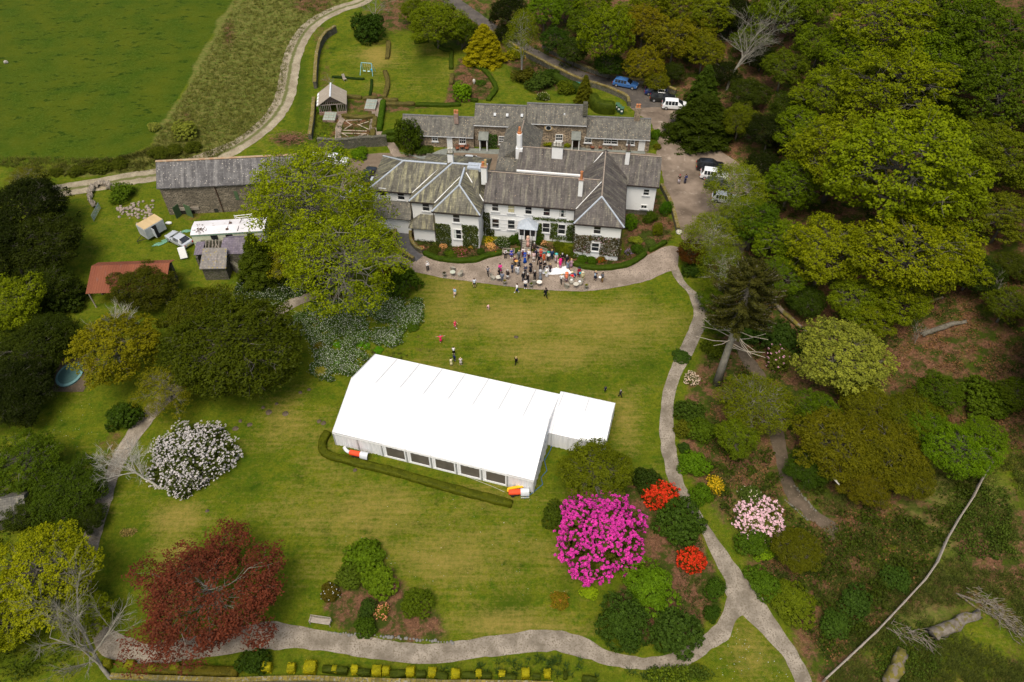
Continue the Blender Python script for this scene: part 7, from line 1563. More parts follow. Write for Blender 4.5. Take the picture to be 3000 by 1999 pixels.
def garment(pose, kind):
    key = (pose, kind)
    if key in PC: return PC[key]
    J = {k: Vector(p) for k, p in joints(pose).items()}; m_ = MB(); n = 10
    def ringtube(pts, n=12):
        V = []
        for c, rx, ry in pts: V += [(c[0]+rx*math.cos(2*PI*k/n), c[1]+ry*math.sin(2*PI*k/n), c[2]) for k in range(n)]
        m_.pts(V, [(i*n+k,i*n+(k+1)%n,(i+1)*n+(k+1)%n,(i+1)*n+k) for i in range(len(pts)-1) for k in range(n)]+[tuple(range(n))[::-1], tuple((len(pts)-1)*n+k for k in range(n))])
    L = lambda a, b, t: J[a].lerp(J[b], t)
    if kind in ('top', 'shirt', 'jacket', 'vest'):
        ex = .02 if kind == 'jacket' else 0; low = J['pel']-Vector((0,0,.16 if kind == 'jacket' else .02))
        m_.tube([low, J['pel']+Vector((0,0,.05)), L('pel','che',.5), J['che'], J['nec']-Vector((0,0,.03)) if pose!='bend' else J['nec']],[.165+ex,.15+ex,.155+ex,.175+ex,.085],12)
        if kind != 'vest':
            for s in 'lr': m_.tube([L('che','sh'+s,.4), J['sh'+s], J['el'+s], L('el'+s,'wr'+s,1.0 if kind in ('jacket','shirt') else .1)],[.07+ex,.072+ex,.056+ex*.6,.044+ex*.5],8)
    elif kind in ('trousers','shorts'):
        m_.ell(J['pel']-Vector((0,0,.05)),.165,.125,.15)
        for s in 'lr':
            if kind == 'trousers': m_.tube([J['hi'+s]+Vector((0,0,.03)), J['kn'+s], J['an'+s]+Vector((0,0,-.03))],[.098,.072,.06],8)
            else: m_.tube([J['hi'+s]+Vector((0,0,.03)), L('hi'+s,'kn'+s,.75)],[.10,.09],8)
    elif kind in ('skirt','gown'):
        if pose in ('sit','crouch'):
            for s in 'lr': m_.tube([J['hi'+s]+Vector((0,0,.03)), J['kn'+s]+Vector((0,0,.02)), L('kn'+s,'an'+s,.5)],[.13,.12,.13],9)
            m_.ell(J['pel']-Vector((0,0,.05)),.19,.15,.15)
        else:
            zb = .46 if kind == 'skirt' else .05; b = .24 if kind == 'skirt' else .30
            ringtube([((0,-.02,zb),b,b*.85),((0,-.01,zb*.5+.47),.20,.165),((0,0,.95),.155,.12),((0,0,1.04),.135,.105)])
    elif kind == 'shoes':
        for s in 'lr': m_.ell((J['an'+s]+J['to'+s])/2+Vector((0,0,-.01)),.052,.13,.055)
    elif kind == 'hair': h = J['hed']; m_.ell(h+Vector((0,.022,.035)),.112,.118,.115,12,8)
    elif kind == 'longhair': h = J['hed']; m_.ell(h+Vector((0,.022,.035)),.115,.12,.118,12,8); m_.ell(h+Vector((0,.085,-.13)),.10,.06,.20)
    elif kind == 'hat': h = J['hed']+Vector((0,.0,.10)); m_.M = Matrix.Translation(h) @ Matrix.Rotation(-.15,4,'X'); m_.lathe([(.12,-.005),(.24,0),(.25,.012),(.125,.02),(.115,.10),(.06,.13)],16)
    me = m_.mesh('cloth_'+kind, CLOTH, True); PC[key] = me; return me
SK = (.56,.36,.27); NAVY=(.012,.022,.07); BLK_=(.008,.008,.010); WH=(.74,.73,.74); GRY=(.10,.11,.13); BLN=(.50,.36,.17); BRW=(.06,.035,.02); GH=(.42,.41,.39); DK=(.02,.014,.010)
def person(px, py, face, pose, top, bot, hair, label, h=1.0, tk='jacket', bk='trousers', hat=None, hk='hair', extra=None, z=None, name='person', shoes=BLK_, skin=SK):
    x, y, zz = G(px, py) if z is None else (*un0(px, py, z), z); t = thing(name, label, 'person', (x, y, zz+.03), rad(face)); t.scale = (h,)*3
    obj('body', body(pose), t, skin)
    if top: obj({'jacket':'jacket','shirt':'shirt','top':'top','vest':'waistcoat'}[tk], garment(pose, tk), t, top)
    obj(bk if bk != 'gown' else 'dress', garment(pose, bk), t, bot); obj('shoes', garment(pose, 'shoes'), t, shoes)
    if hair: obj('hair', garment(pose, hk), t, hair)
    if hat: obj('hat', garment(pose, 'hat'), t, hat)
    if extra: extra(t)
    return t
def E5(x, y): return 1450+x/5.227, 580+y/5.227
def C5(x, y): return 1100+x/5.8075, 580+y/5.8075
def D4(x, y): return 1180+x/4.355, 740+y/4.355
def item(nm, fn, mat, col=None, sm=False):
    def f(t): m_ = MB(); fn(m_); m_.build(nm, mat, t, color=col, smooth=sm)
    return f
person(*C5(893,1240), 20, 'hold', WH, BLK_, GH, 'man in white shirt and black trousers standing alone at the left of the terrace', tk='shirt')
person(*C5(1915,1320), 35, 'walk', (.16,.17,.21), BLK_, DK, 'boy in grey shirt striding across the terrace', tk='top', h=.95)
person(*C5(1685,1525), 10, 'stand', (.55,.62,.75), BLK_, BRW, 'youth in pale blue shirt and black shorts on the lawn edge', tk='top', bk='shorts', h=.97)
person(*D4(665,555), 0, 'walk', (.28,.42,.55), (.72,.55,.50), (.35,.12,.04), 'girl in pale blue cardigan and pink dress walking down the lawn', tk='shirt', bk='skirt', h=.86, shoes=WH)
person(*D4(1095,722), -20, 'bend', (.75,.45,.45), (.75,.45,.45), DK, 'girl in pink bending down in the middle of the lawn', tk='top', bk='skirt', h=.66, shoes=WH)
person(*D4(670,962), 60, 'walk', (.70,.03,.10), (.70,.03,.10), (.30,.15,.07), 'running girl in red dress, upper of the two in red', tk='top', bk='skirt', h=.78, shoes=WH)
person(*D4(487,1150), 10, 'arms', (.72,.03,.12), (.72,.03,.12), (.25,.2,.2), 'girl in red dress with both arms stretched out', tk='top', bk='skirt', h=.80, hat=None, shoes=SK)
person(*D4(652,1300), 180, 'hold', WH, BLK_, DK, 'girl in white blouse and black skirt above the marquee', tk='shirt', bk='skirt', h=.80, shoes=WH)
person(*D4(662,1392), 150, 'stand', NAVY, (.05,.05,.07), BRW, 'boy in navy jacket between the girls above the marquee', h=.76, shoes=WH)
person(*D4(622,1438), 210, 'stand', (.75,.68,.40), (.75,.68,.40), BRW, 'little bridesmaid in a pale yellow long dress', tk='top', bk='gown', h=.76)
person(*D4(742,1436), 180, 'hold', (.66,.58,.58), (.66,.58,.58), BLN, 'little girl in a pale pink dress beside the bridesmaid', tk='top', bk='skirt', h=.80, shoes=WH)
person(*D4(1445,1430), 170, 'walk', BLK_, BLK_, BLN, 'blonde child in black walking alone on the lawn behind the marquee', h=.82, hk='longhair')
person(900+2053/2.353, 1000+348/2.353, 0, 'stand', (.02,.03,.05), (.02,.03,.04), BRW, 'small child in dark clothes above the marquee annex, left one', h=.58)
person(900+2155/2.353, 1000+385/2.353, 90, 'walk', (.02,.02,.025), (.02,.02,.025), (.3,.28,.27), 'child in dark suit above the marquee annex, right one', h=.74)
person(*E5(160,928), 20, 'hold', WH, BLK_, BRW, 'waiter in white shirt and black waistcoat beside the left bench', tk='shirt', extra=item('waistcoat', lambda m_: m_.tube([(0,0,.95),(0,0,1.2),(0,.0,1.38)],[.175,.182,.15],12), CLOTH, BLK_))
person(*E5(253,888), 0, 'sit', (.02,.05,.38), (.02,.04,.35), BLN, 'woman in blue dress sitting on the left bench', tk='top', bk='skirt', shoes=WH)
person(*E5(368,948), 200, 'stand', (.13,.15,.17), (.12,.14,.16), BLN, 'man in a grey suit seen from behind, right of the left bench')
person(*E5(428,905), 0, 'hold', WH, (.10,.02,.04), BRW, 'waitress in white shirt and maroon apron below the steps', tk='shirt', extra=item('apron', lambda m_: m_.tube([(0,-.02,.55),(0,-.02,1.0),(0,-.03,1.3)],[.19,.18,.17],12), CLOTH, (.12,.02,.05)))
person(*E5(458,992), 40, 'hold', (.01,.09,.50), (.01,.08,.46), BRW, 'woman in royal blue dress and matching hat', tk='top', bk='gown', hat=(.02,.07,.36))
person(*E5(516,938), 0, 'walk', WH, BLK_, BLN, 'waiter in white shirt walking from the steps', tk='shirt', extra=item('apron', lambda m_: m_.tube([(.0,-.03,.6),(0,-.03,.95)],[.17,.165],12), CLOTH, (.10,.02,.04)))
person(*E5(505,742), 180, 'stand', (.72,.40,.32), (.72,.40,.32), BLN, 'woman in a peach suit and hat climbing the front steps', tk='top', bk='gown', hat=(.62,.42,.30), z=.55)
person(*E5(602,835), 0, 'stand', (.055,.042,.035), (.05,.04,.035), GH, 'man in brown tweed suit beside the right bench', h=1.04)
person(*E5(303,1038), 15, 'hold', (.07,.012,.03), BLK_, BLN, 'waitress in maroon carrying a basket of orange petals', tk='shirt', extra=item('basket', lambda m_: m_.lathe([(.12,0),(.22,.06),(.23,.08),(.05,.09)],14,(.1,-.42,1.1)), CLOTH, (.72,.35,.07)))
person(*E5(372,1062), 60, 'hold', (.05,.055,.06), (.05,.055,.06), DK, 'man in charcoal suit taking from the basket')
person(*E5(265,1145), -80, 'stand', (.02,.035,.09), (.02,.03,.08), BRW, 'man in navy suit standing in profile on the left of the group')
person(*E5(352,1180), 190, 'hold', (.55,.58,.62), (.58,.60,.64), DK, 'man in pale grey waistcoat and trousers seen from behind', tk='shirt')
person(*E5(325,1150), 30, 'stand', WH, (.6,.62,.65), BLN, 'child in white beside the man in pale grey', tk='shirt', h=.78)
person(*E5(80,1150), 0, 'hold', (.60,.04,.24), (.5,.04,.2), DK, 'woman in a magenta jacket behind the small group', bk='skirt')
person(*E5(62,1215), 60, 'stand', BLK_, BLK_, (.05,.04,.08), 'woman in black with bare arms beside the magenta jacket', tk='top', bk='skirt')
person(*E5(112,1285), 180, 'stand', (.15,.17,.23), (.14,.16,.22), BRW, 'man in blue-grey suit seen from behind by the round table')
person(*E5(195,1245), -30, 'stand', (.035,.028,.028), WH, GH, 'white-haired guest in dark jacket and cream skirt', bk='skirt')
person(*E5(465,1175), 0, 'hold', (.035,.045,.08), (.03,.04,.06), None, 'bald man in dark blue suit facing the lawn')
person(*E5(435,1282), 190, 'stand', (.010,.011,.014), (.03,.04,.08), GH, 'grey-haired guest in black coat, left of the three seen from behind')
person(*E5(500,1305), 175, 'hold', (.010,.010,.012), (.02,.03,.05), GH, 'grey-haired guest in black coat, middle of the three seen from behind')
person(*E5(608,1258), 185, 'hold', (.009,.009,.011), (.03,.03,.035), GH, 'grey-haired guest in black jacket, right of the three seen from behind')
person(*E5(545,1165), 200, 'stand', (.010,.013,.022), (.010,.013,.022), DK, 'woman in black dress and wide black hat', tk='top', bk='skirt', hat=(.012,.014,.025))
person(*E5(594,972), 0, 'hold', (.6,.45,.45), (.65,.6,.55), BRW, 'woman in a cream lace dress with a dark belt', tk='top', bk='skirt', shoes=WH)
person(*E5(622,930), 30, 'stand', (.015,.022,.05), (.012,.018,.04), BRW, 'man in a dark navy suit left of the coral hat')
person(*E5(648,905), 0, 'hold', (.55,.52,.50), (.1,.1,.1), DK, 'guest in pale top and black hat close to the right bench', tk='shirt', hat=(.01,.01,.02))
person(*E5(672,1015), -30, 'walk', BLK_, BLK_, BRW, 'man in black suit leaning over beside the coral hat')
person(*E5(700,935), 0, 'hold', (.55,.04,.03), (.50,.02,.02), BRW, 'woman in red dress and big coral hat', tk='top', bk='skirt', hat=(.72,.13,.06))
person(*E5(750,982), 0, 'stand', (.55,.11,.03), (.55,.11,.03), BRW, 'woman in orange trousers and teal hat', tk='vest', hat=(.03,.13,.17))
person(*E5(815,972), -20, 'hold', WH, BLK_, DK, 'woman in white top and black trousers with emerald hat', tk='shirt', hat=(.02,.30,.20))
person(*E5(868,942), 0, 'stand', (.02,.045,.11), (.018,.04,.10), BLN, 'man in blue suit and pale tie near the ivy', h=1.04)
person(*E5(935,1000), 0, 'hold', (.65,.60,.60), (.55,.5,.52), BRW, 'woman in white and maroon with turquoise hat', tk='top', bk='skirt', hat=(.10,.50,.46), extra=item('sash', lambda m_: m_.box(-.05,.05,-.20,-.155,.6,1.35), CLOTH, (.22,.03,.08)))
person(*E5(1026,1000), 0, 'hold', BLK_, BLK_, GH, 'man in black suit with purple tie by the flower border', h=1.04)
person(*E5(1095,1022), 0, 'stand', (.014,.016,.022), (.012,.014,.02), GH, 'man in dark suit behind the woman in grey-blue')
person(*E5(966,1068), 60, 'stand', (.72,.66,.50), (.72,.66,.50), BLN, 'girl in a cream long dress beside the hot pink jacket', tk='top', bk='gown', h=.85)
person(*E5(998,1090), 190, 'hold', (.74,.02,.20), (.45,.2,.28), None, 'woman in hot pink jacket and hat', hat=(.74,.02,.20), bk='skirt', shoes=(.4,.02,.06))
person(*E5(1113,1102), 190, 'hold', (.17,.20,.27), (.17,.20,.27), (.20,.11,.06), 'woman in grey-blue dress with long brown hair', tk='top', bk='skirt', hk='longhair', shoes=SK)
person(*E5(1165,1080), 60, 'hold', (.42,.24,.34), (.42,.24,.34), BLN, 'woman in a mauve dress with long blonde hair', tk='top', bk='skirt', hk='longhair', shoes=SK)
person(*E5(693,1105), 10, 'hold', (.010,.010,.013), (.02,.028,.05), None, 'balding man in black suit to the left behind the bride')
person(*E5(757,1115), 0, 'hold', (.010,.010,.012), (.015,.015,.02), GH, 'grey-haired man in black suit greeting the bride')
person(*E5(842,1148), 150, 'stand', (.05,.035,.04), BLK_, BLN, 'blonde woman in brown jacket behind the veil', h=.97)
person(*E5(693,1258), 170, 'hold', (.18,.20,.24), (.20,.22,.26), GH, 'woman in a silver-grey long dress and grey hat', tk='top', bk='gown', hat=(.42,.42,.43))
def bride_x(t):
    m_ = MB(); rg = random.Random(1); V = []; n = 26; k = 12
    for i in range(n+1):
        s = i/n; cx_ = .05+ .1*s + max(0, s-.38)*5.2; cy_ = .12+ .55*min(1,s/.4) + max(0,s-.4)*(-.9); zz = max(.05, 1.68*(1-s/.40)**.8 if s < .40 else .0) + .05
        wd = .14+.45*min(1,s/.4)+.45*max(0,s-.4)
        for j in range(k+1):
            q = (j/k-.5)*2; a = q*wd; V.append((cx_+(.2*a if s<.4 else 0)+ (a if s<.4 else .25*abs(q)*rg.random()), cy_+(0 if s<.4 else a)+(.18*(1-q*q) if s<.4 else 0), zz+(.03*math.sin(j*2.1+i*.7) if s>.3 else 0)+.02))
    m_.pts(V, [(i*(k+1)+j,i*(k+1)+j+1,(i+1)*(k+1)+j+1,(i+1)*(k+1)+j) for i in range(n) for j in range(k)]); m_.build('veil', CLOTH, t, color=(.80,.80,.81), smooth=True)
    m_ = MB(); rg = random.Random(2)
    for i in range(26): m_.ell((-.22+rg.gauss(0,.07),-.18+rg.gauss(0,.07),1.0+rg.gauss(0,.10)),.04,.04,.04,5,4)
    m_.build('bouquet', simple('bouquet',(.62,.58,.30),(.12,.20,.04),14), t)
person(*E5(792,1205), 20, 'hold', (.80,.80,.81), (.80,.80,.81), BRW, 'bride in white with a long veil and train spread over the gravel', tk='shirt', bk='gown', extra=bride_x)
person(*E5(1015,1312), 200, 'walk', WH, BLK_, BLN, 'waiter in white shirt passing the end of the bridal train', tk='shirt')
person(*E5(1092,1295), 190, 'hold', (.74,.20,.11), (.40,.27,.34), None, 'woman in coral jacket and hat behind the rattan chairs', bk='skirt', hat=(.76,.20,.09))
person(*E5(1163,1215), 40, 'crouch', (.17,.17,.18), BLK_, DK, 'crouching person in grey, left of the cream hat')
person(*E5(1210,1212), -60, 'crouch', (.03,.10,.32), BLK_, BLN, 'crouching person in blue with a cream hat', hat=(.70,.60,.42))
person(*E5(1182,1258), 180, 'crouch', (.60,.012,.02), BLK_, DK, 'crouching person in a bright red jacket')
person(*E5(1280,1212), 0, 'hold', (.26,.012,.035), (.26,.012,.03), BRW, 'woman in dark red coat and black hat with a turquoise bag', bk='skirt', hat=(.018,.02,.03), extra=item('handbag', lambda m_: m_.obox((.12,-.30,.95),.26,.12,.26,.2), CLOTH, (.03,.45,.62)))
person(*E5(1335,1280), 0, 'stand', (.52,.46,.26), (.52,.46,.26), BLN, 'woman in a gold trouser suit and cream hat', hat=(.62,.56,.40))
person(*E5(1533,1262), -30, 'hold', (.018,.022,.045), (.018,.022,.045), BLN, 'blonde woman in navy dress holding a baby', tk='top', bk='skirt', extra=item('baby', lambda m_: (m_.ell((.05,-.30,1.2),.10,.1,.17), m_.ell((.03,-.31,1.42),.07,.075,.08)), CLOTH, (.35,.47,.60), True))
person(*E5(1640,1288), -60, 'hold', (.065,.075,.095), (.34,.21,.08), DK, 'bearded man in grey jacket and tan trousers holding white paper', extra=item('paper', lambda m_: m_.obox((-.05,-.40,1.0),.35,.26,.01,.2,.3), CLOTH, (.78,.78,.80)), shoes=(.06,.025,.015))
person(*E5(465,1388), 0, 'hold', WH, (.012,.018,.04), DK, 'young woman in white blouse and navy skirt at the terrace edge', tk='shirt', bk='skirt', shoes=WH, hk='longhair')
person(*E5(337,1450), -60, 'walk', WH, (.02,.05,.18), BRW, 'girl in white blouse and blue skirt stepping onto the lawn', tk='shirt', bk='skirt', shoes=WH, hk='longhair', h=.95)
person(*E5(775,1525), 60, 'walk', (.010,.011,.016), (.010,.011,.016), DK, 'person in a long black coat walking on the lawn edge', bk='trousers')
person(1988, 539, 0, 'hold', BLK_, (.55,.50,.55), (.30,.03,.05), 'person in black top, pale trousers and cap in the car park', tk='top')
person(2006, 538, 10, 'hold', (.018,.035,.11), (.018,.03,.09), BRW, 'man in navy suit standing in the car park')

# ================================================================ garden furniture
RATT = simple('grey_rattan', (.24,.22,.18), (.32,.30,.25), 12, .8, bmp=.3)
def tchair(px, py, rz, label, cushion=None):
    x, y, z = G(px, py); t = thing('rattan_chair', label, 'chair', (x,y,z+.045), rad(rz), 'rattan chairs on the terrace')
    m_ = MB(); m_.lathe([(.32,.0),(.36,.36),(.34,.40)],16); m_.build('seat', RATT, t)
    m_ = MB(); V = []; n = 14
    for i in range(n+1): a = PI*.02+PI*.96*i/n; h_ = .62+.28*math.sin(PI*i/n)**1.5; V += [(.37*math.cos(a),.37*math.sin(a),.36),(.44*math.cos(a),.46*math.sin(a),h_),(.34*math.cos(a),.34*math.sin(a),.36),(.39*math.cos(a),.41*math.sin(a),h_)]
    m_.pts(V, [(4*i,4*i+4,4*i+5,4*i+1) for i in range(n)]+[(4*i+2,4*i+3,4*i+7,4*i+6) for i in range(n)]+[(4*i+1,4*i+5,4*i+7,4*i+3) for i in range(n)]); m_.build('backrest', RATT, t)
    for s in ((-.24,-.24),(.24,-.24),(-.24,.24),(.24,.24)): m_ = MB(); m_.tube([(s[0],s[1],0),(s[0]*.9,s[1]*.9,.3)],.025,5); m_.build('leg', RATT, t)
    if cushion: m_ = MB(); m_.ell((0,.1,.5),.2,.16,.16); tag(m_.build('hat_on_chair', CLOTH, color=cushion, loc=(x,y,z+.05)), 'white bundle left on the rattan chair ' + ('right' if px > 1690 else 'left') + ' of the round table', 'bundle')
    return t
def ttable(px, py, label, top=(.46,.43,.36), extra=None):
    x, y, z = G(px, py); t = thing('round_table', label, 'table', (x,y,z+.045), 0, 'round tables on the terrace')
    m_ = MB(); m_.lathe([(.36,.68),(.38,.70),(.38,.73),(.36,.735)],22); m_.build('tabletop', PLAIN, t, color=top)
    for a in (0.6,2.2,3.7,5.3): m_ = MB(); m_.tube([(.24*math.cos(a),.24*math.sin(a),0),(.12*math.cos(a),.12*math.sin(a),.35),(.26*math.cos(a),.26*math.sin(a),.69)],.02,5); m_.build('leg', METAL, t, color=(.25,.23,.2))
    return t
ttable(*E5(1237,1380), 'round cream table between the three rattan chairs'); tchair(*E5(1100,1370), 130, 'rattan chair left of the cream round table, turned away'); tchair(*E5(1170,1310), -150+180, 'rattan chair above the cream round table', (.74,.72,.68)); tchair(*E5(1295,1335), -40, 'rattan chair right of the cream round table', (.8,.8,.8))
ttable(*E5(55,1275), 'round cream table beside the blue-grey suit'); tchair(*C5(2000,1390), 90, 'rattan chair left of the table beside the blue-grey suit'); tchair(*E5(600,1320), 180, 'rattan chair in front of the three black coats')
ttable(*E5(678,1350), 'round table with a bright white sheet of paper', top=(.72,.66,.58)); ttable(*C5(1318,1330), 'round glass-topped table alone at the left of the terrace', top=(.42,.44,.36)); tchair(*C5(1320,1235), 160, 'weathered rattan chair behind the lone left table'); tchair(*C5(1440,1330), -90, 'weathered rattan chair right of the lone left table')
def planter(px, py, col, label, hh=.75):
    x, y, z = G(px, py); t = thing('stone_urn', label, 'planter', (x,y,z+.045), 0, 'urns along the lawn edge')
    m_ = MB(); m_.lathe([(.24,0),(.24,.08),(.10,.16),(.10,hh-.42),(.26,hh-.18),(.31,hh),(.26,hh-.02)],14); m_.build('urn', SILL if False else simple('urn_stone',(.16,.145,.12),(.24,.22,.18),4), t)
    V, F, W = cloud(np.array([[0,0,hh+.08],[.08,.05,hh+.02],[-.08,-.02,hh+.04]]), .2, 60, .09, np.random.default_rng(3), .8, .3); obj('plant', qmesh('urn_plant', V, F, LEAF, W), t, col)
planter(*E5(148,1340), (.14,.12,.012), 'stone urn with a mustard coloured plant near the blue-grey suit'); planter(*E5(552,1385), (.06,.085,.012), 'stone urn with a round green plant at the terrace edge'); planter(*E5(1395,1405), (.14,.15,.012), 'stone urn with a yellow-green plant right of the rattan chairs'); planter(*C5(1175,1355), (.03,.03,.02), 'dark empty-looking urn left of the lone table')
def bench(px, py, rz, label, L=1.7, mat=WOODG, flat=False):
    x, y, z = G(px, py); t = thing('garden_bench', label, 'bench', (x,y,z+.04), rad(rz), 'wooden garden benches')
    m_ = MB()
    for i in range(4): m_.box(-L/2,L/2,-.24+i*.13,-.13+i*.13,.42,.45)
    m_.build('seat', mat, t); m_ = MB(); m_.box(-L/2,L/2,.26,.30,.82,.9); m_.box(-L/2,L/2,.26,.29,.50,.56)
    for i in range(14): u = -L/2+.08+i*(L-.16)/13; m_.box(u-.025,u+.025,.265,.285,.56,.82)
    m_.build('backrest', mat, t)
    for s in (-1,1):
        m_ = MB(); m_.box(s*(L/2-.03)-.03,s*(L/2-.03)+.03,-.27,-.21,0,.64); m_.build('leg', mat, t); m_ = MB(); m_.box(s*(L/2-.03)-.03,s*(L/2-.03)+.03,.25,.31,0,.9); m_.build('leg', mat, t)
        m_ = MB(); m_.box(s*(L/2-.03)-.035,s*(L/2-.03)+.035,-.28,.26,.641,.68); m_.build('armrest', mat, t)
    return t
bench(*E5(208,870), -5, 'pale wooden bench left of the steps, a woman in blue sitting on it', 1.75); bench(*E5(705,850), -28, 'pale wooden bench behind the hats, right of the steps', 1.7); bench(941, 1826, -8, 'weathered bench beside the bottom gravel path', 2.0)
# traffic cone
x, y, z = G(*E5(14,875)); t = thing('traffic_cone', 'small orange traffic cone by the left bench', 'traffic cone', (x,y,z+.045)); m_ = MB(); m_.box(-.2,.2,-.2,.2,0,.04); m_.lathe([(.15,.04),(.03,.62)],12); m_.build('cone', PLAIN, t, color=(.72,.13,.02)); m_ = MB(); m_.lathe([(.118,.24),(.085,.40)],12); m_.build('white_band', WOODW, t)
# brown garden chairs at the first cottage
for px, rz, lab in ((1340,30,'brown wooden armchair left of the cottage table'),(1368,-30,'brown wooden armchair right of the cottage table'),(1735,20,'brown barrel chair outside the right cottage, left one'),(1758,0,'brown barrel chair outside the right cottage, middle one'),(1788,-20,'brown barrel chair outside the right cottage, right one')):
    x, y, z = G(px, 441 if px < 1500 else 438); t = thing('wooden_armchair', lab, 'chair', (x,y,z+.05), rad(rz)); MH = simple('red_brown_wood',(.16,.05,.025),(.22,.08,.04),5)
    m_ = MB(); m_.lathe([(.3,.40),(.33,.44),(.3,.46)],12); m_.build('seat', MH, t); m_ = MB()
    for i in range(9): a = PI*i/8; m_.tube([(.32*math.cos(a),.32*math.sin(a),.45),(.38*math.cos(a),.38*math.sin(a),.9)],.03,4)
    m_.tube([(.38*math.cos(PI*i/8),.38*math.sin(PI*i/8),.9) for i in range(9)],.035,4); m_.build('backrest', MH, t)
    for s in ((-.22,-.2),(.22,-.2),(-.2,.22),(.2,.22)): m_ = MB(); m_.tube([(s[0],s[1],0),(s[0],s[1],.42)],.03,4); m_.build('leg', MH, t)
x, y, z = G(1354, 440); t = thing('small_table', 'small brown square table between two armchairs outside the left cottage', 'table', (x,y,z+.05)); m_ = MB(); m_.box(-.35,.35,-.3,.3,.68,.73); m_.build('tabletop', MH, t)
for s in ((-.28,-.24),(.28,-.24),(-.28,.24),(.28,.24)): m_ = MB(); m_.box(s[0]-.03,s[0]+.03,s[1]-.03,s[1]+.03,0,.68); m_.build('leg', MH, t)
# wheelie bins
for i, (px, py) in enumerate(((1808,322),(1813,328),(1821,334))):
    x, y, z = G(px, py); t = thing('wheelie_bin', ['green wheelie bin, rearmost of three','green wheelie bin, middle of three','green wheelie bin, nearest of three'][i], 'bin', (x,y,z), rad(-15), 'green wheelie bins beside the clipped yew hedge')
    m_ = MB(); m_.pts([(-.27,-.3,.06),(.27,-.3,.06),(.27,.3,.06),(-.27,.3,.06),(-.33,-.38,1.15),(.33,-.38,1.15),(.33,.38,1.15),(-.33,.38,1.15)],[(3,2,1,0),(4,5,6,7),(0,1,5,4),(1,2,6,5),(2,3,7,6),(3,0,4,7)]); m_.build('body', PLAIN, t, color=(.03,.08,.045))
    m_ = MB(); m_.cbox(-.36,.36,-.42,.40,1.15,1.24,.04); m_.tube([(-.3,.42,1.15),(.3,.42,1.15)],.03,5); m_.build('lid', PLAIN, t, color=(.05,.12,.065))
    m_ = MB(); m_.box(-.16,.16,-.40,-.36,.55,.85); m_.build('sticker', WOODW, t)
    for s in (-1,1): m_ = MB(); m_.M = Matrix.Translation((s*.27,.32,.12)) @ Matrix.Rotation(PI/2,4,'Y'); m_.lathe([(.12,-.03),(.12,.03)],12); m_.build('wheel', RUBBER, t)
x, y, z = G(1692, 262); t = thing('oil_tank', 'turquoise plastic tank behind the road wall', 'tank', (x,y,z), rad(-25)); m_ = MB(); m_.cbox(-1.1,1.1,-.6,.6,0,1.2,.15); m_.build('tank_body', PLAIN, t, color=(.02,.16,.15)); m_ = MB(); m_.lathe([(.2,1.2),(.2,1.28),(.1,1.3)],12,(.6,0,0)); m_.build('cap', WOODW, t)
x, y, z = G(1665, 250); t = thing('cream_tank', 'long cream coloured tank beside the turquoise one', 'tank', (x,y,z), rad(-35)); m_ = MB(); m_.M = Matrix.Translation((0,0,.5)) @ Matrix.Rotation(PI/2,4,'Y'); m_.lathe([(.2,-1.1),(.42,-1.0),(.42,1.0),(.2,1.1)],14); m_.build('tank_body', PLAIN, t, color=(.55,.52,.40)); m_ = MB(); m_.box(-.8,-.6,-.3,.3,0,.2); m_.box(.6,.8,-.3,.3,0,.2); m_.build('supports', STONED, t)
# swing set
(ax_, ay_, az_), (bx2, by2, _) = G(1058, 219), G(1095, 222); t = thing('swing_frame', 'pale blue metal swing frame on the upper garden lawn', 'swing', ((ax_+bx2)/2, (ay_+by2)/2+.6, az_), math.atan2(by2-ay_, bx2-ax_)); wd = math.hypot(bx2-ax_, by2-ay_)/2
m_ = MB()
for s in (-1,1):
    for q in (-1,1): m_.tube([(s*wd,q*.95,0),(s*(wd-.25),0,2.1)],.045,6)
m_.tube([(-wd+.25,0,2.1),(wd-.25,0,2.1)],.05,6); m_.build('frame', PLAIN, t, color=(.22,.50,.58))
for u in (-.6,.25): m_ = MB(); m_.tube([(u-.2,0,2.1),(u-.2,0,.5)],.012,4); m_.tube([(u+.2,0,2.1),(u+.2,0,.5)],.012,4); m_.obox((u,0,.48),.5,.2,.05); m_.build('swing_seat', PLAIN, t, color=(.45,.68,.68))
m_ = MB(); m_.tube([(.85,0,2.1),(.85,0,.6)],.02,4); m_.obox((.85,0,.75),.3,.2,.5,0,.3); m_.build('child_seat', PLAIN, t, color=(.03,.35,.65))
# deck chair
x, y, z = G(1011, 237); t = thing('deck_chair', 'lone grey garden chair on the small edged lawn', 'chair', (x,y,z), rad(40)); m_ = MB(); m_.obox((0,0,.38),.55,.5,.05,0,-.15); m_.build('seat', WOODG, t); m_ = MB(); m_.obox((0,.38,.75),.55,.05,.85,0,-.4); m_.build('backrest', WOODG, t)
for s in (-.25,.25): m_ = MB(); m_.tube([(s,-.3,0),(s,.35,.5)],.03,4); m_.build('leg', WOODG, t); m_ = MB(); m_.tube([(s,.3,0),(s,-.2,.42)],.03,4); m_.build('leg', WOODG, t)
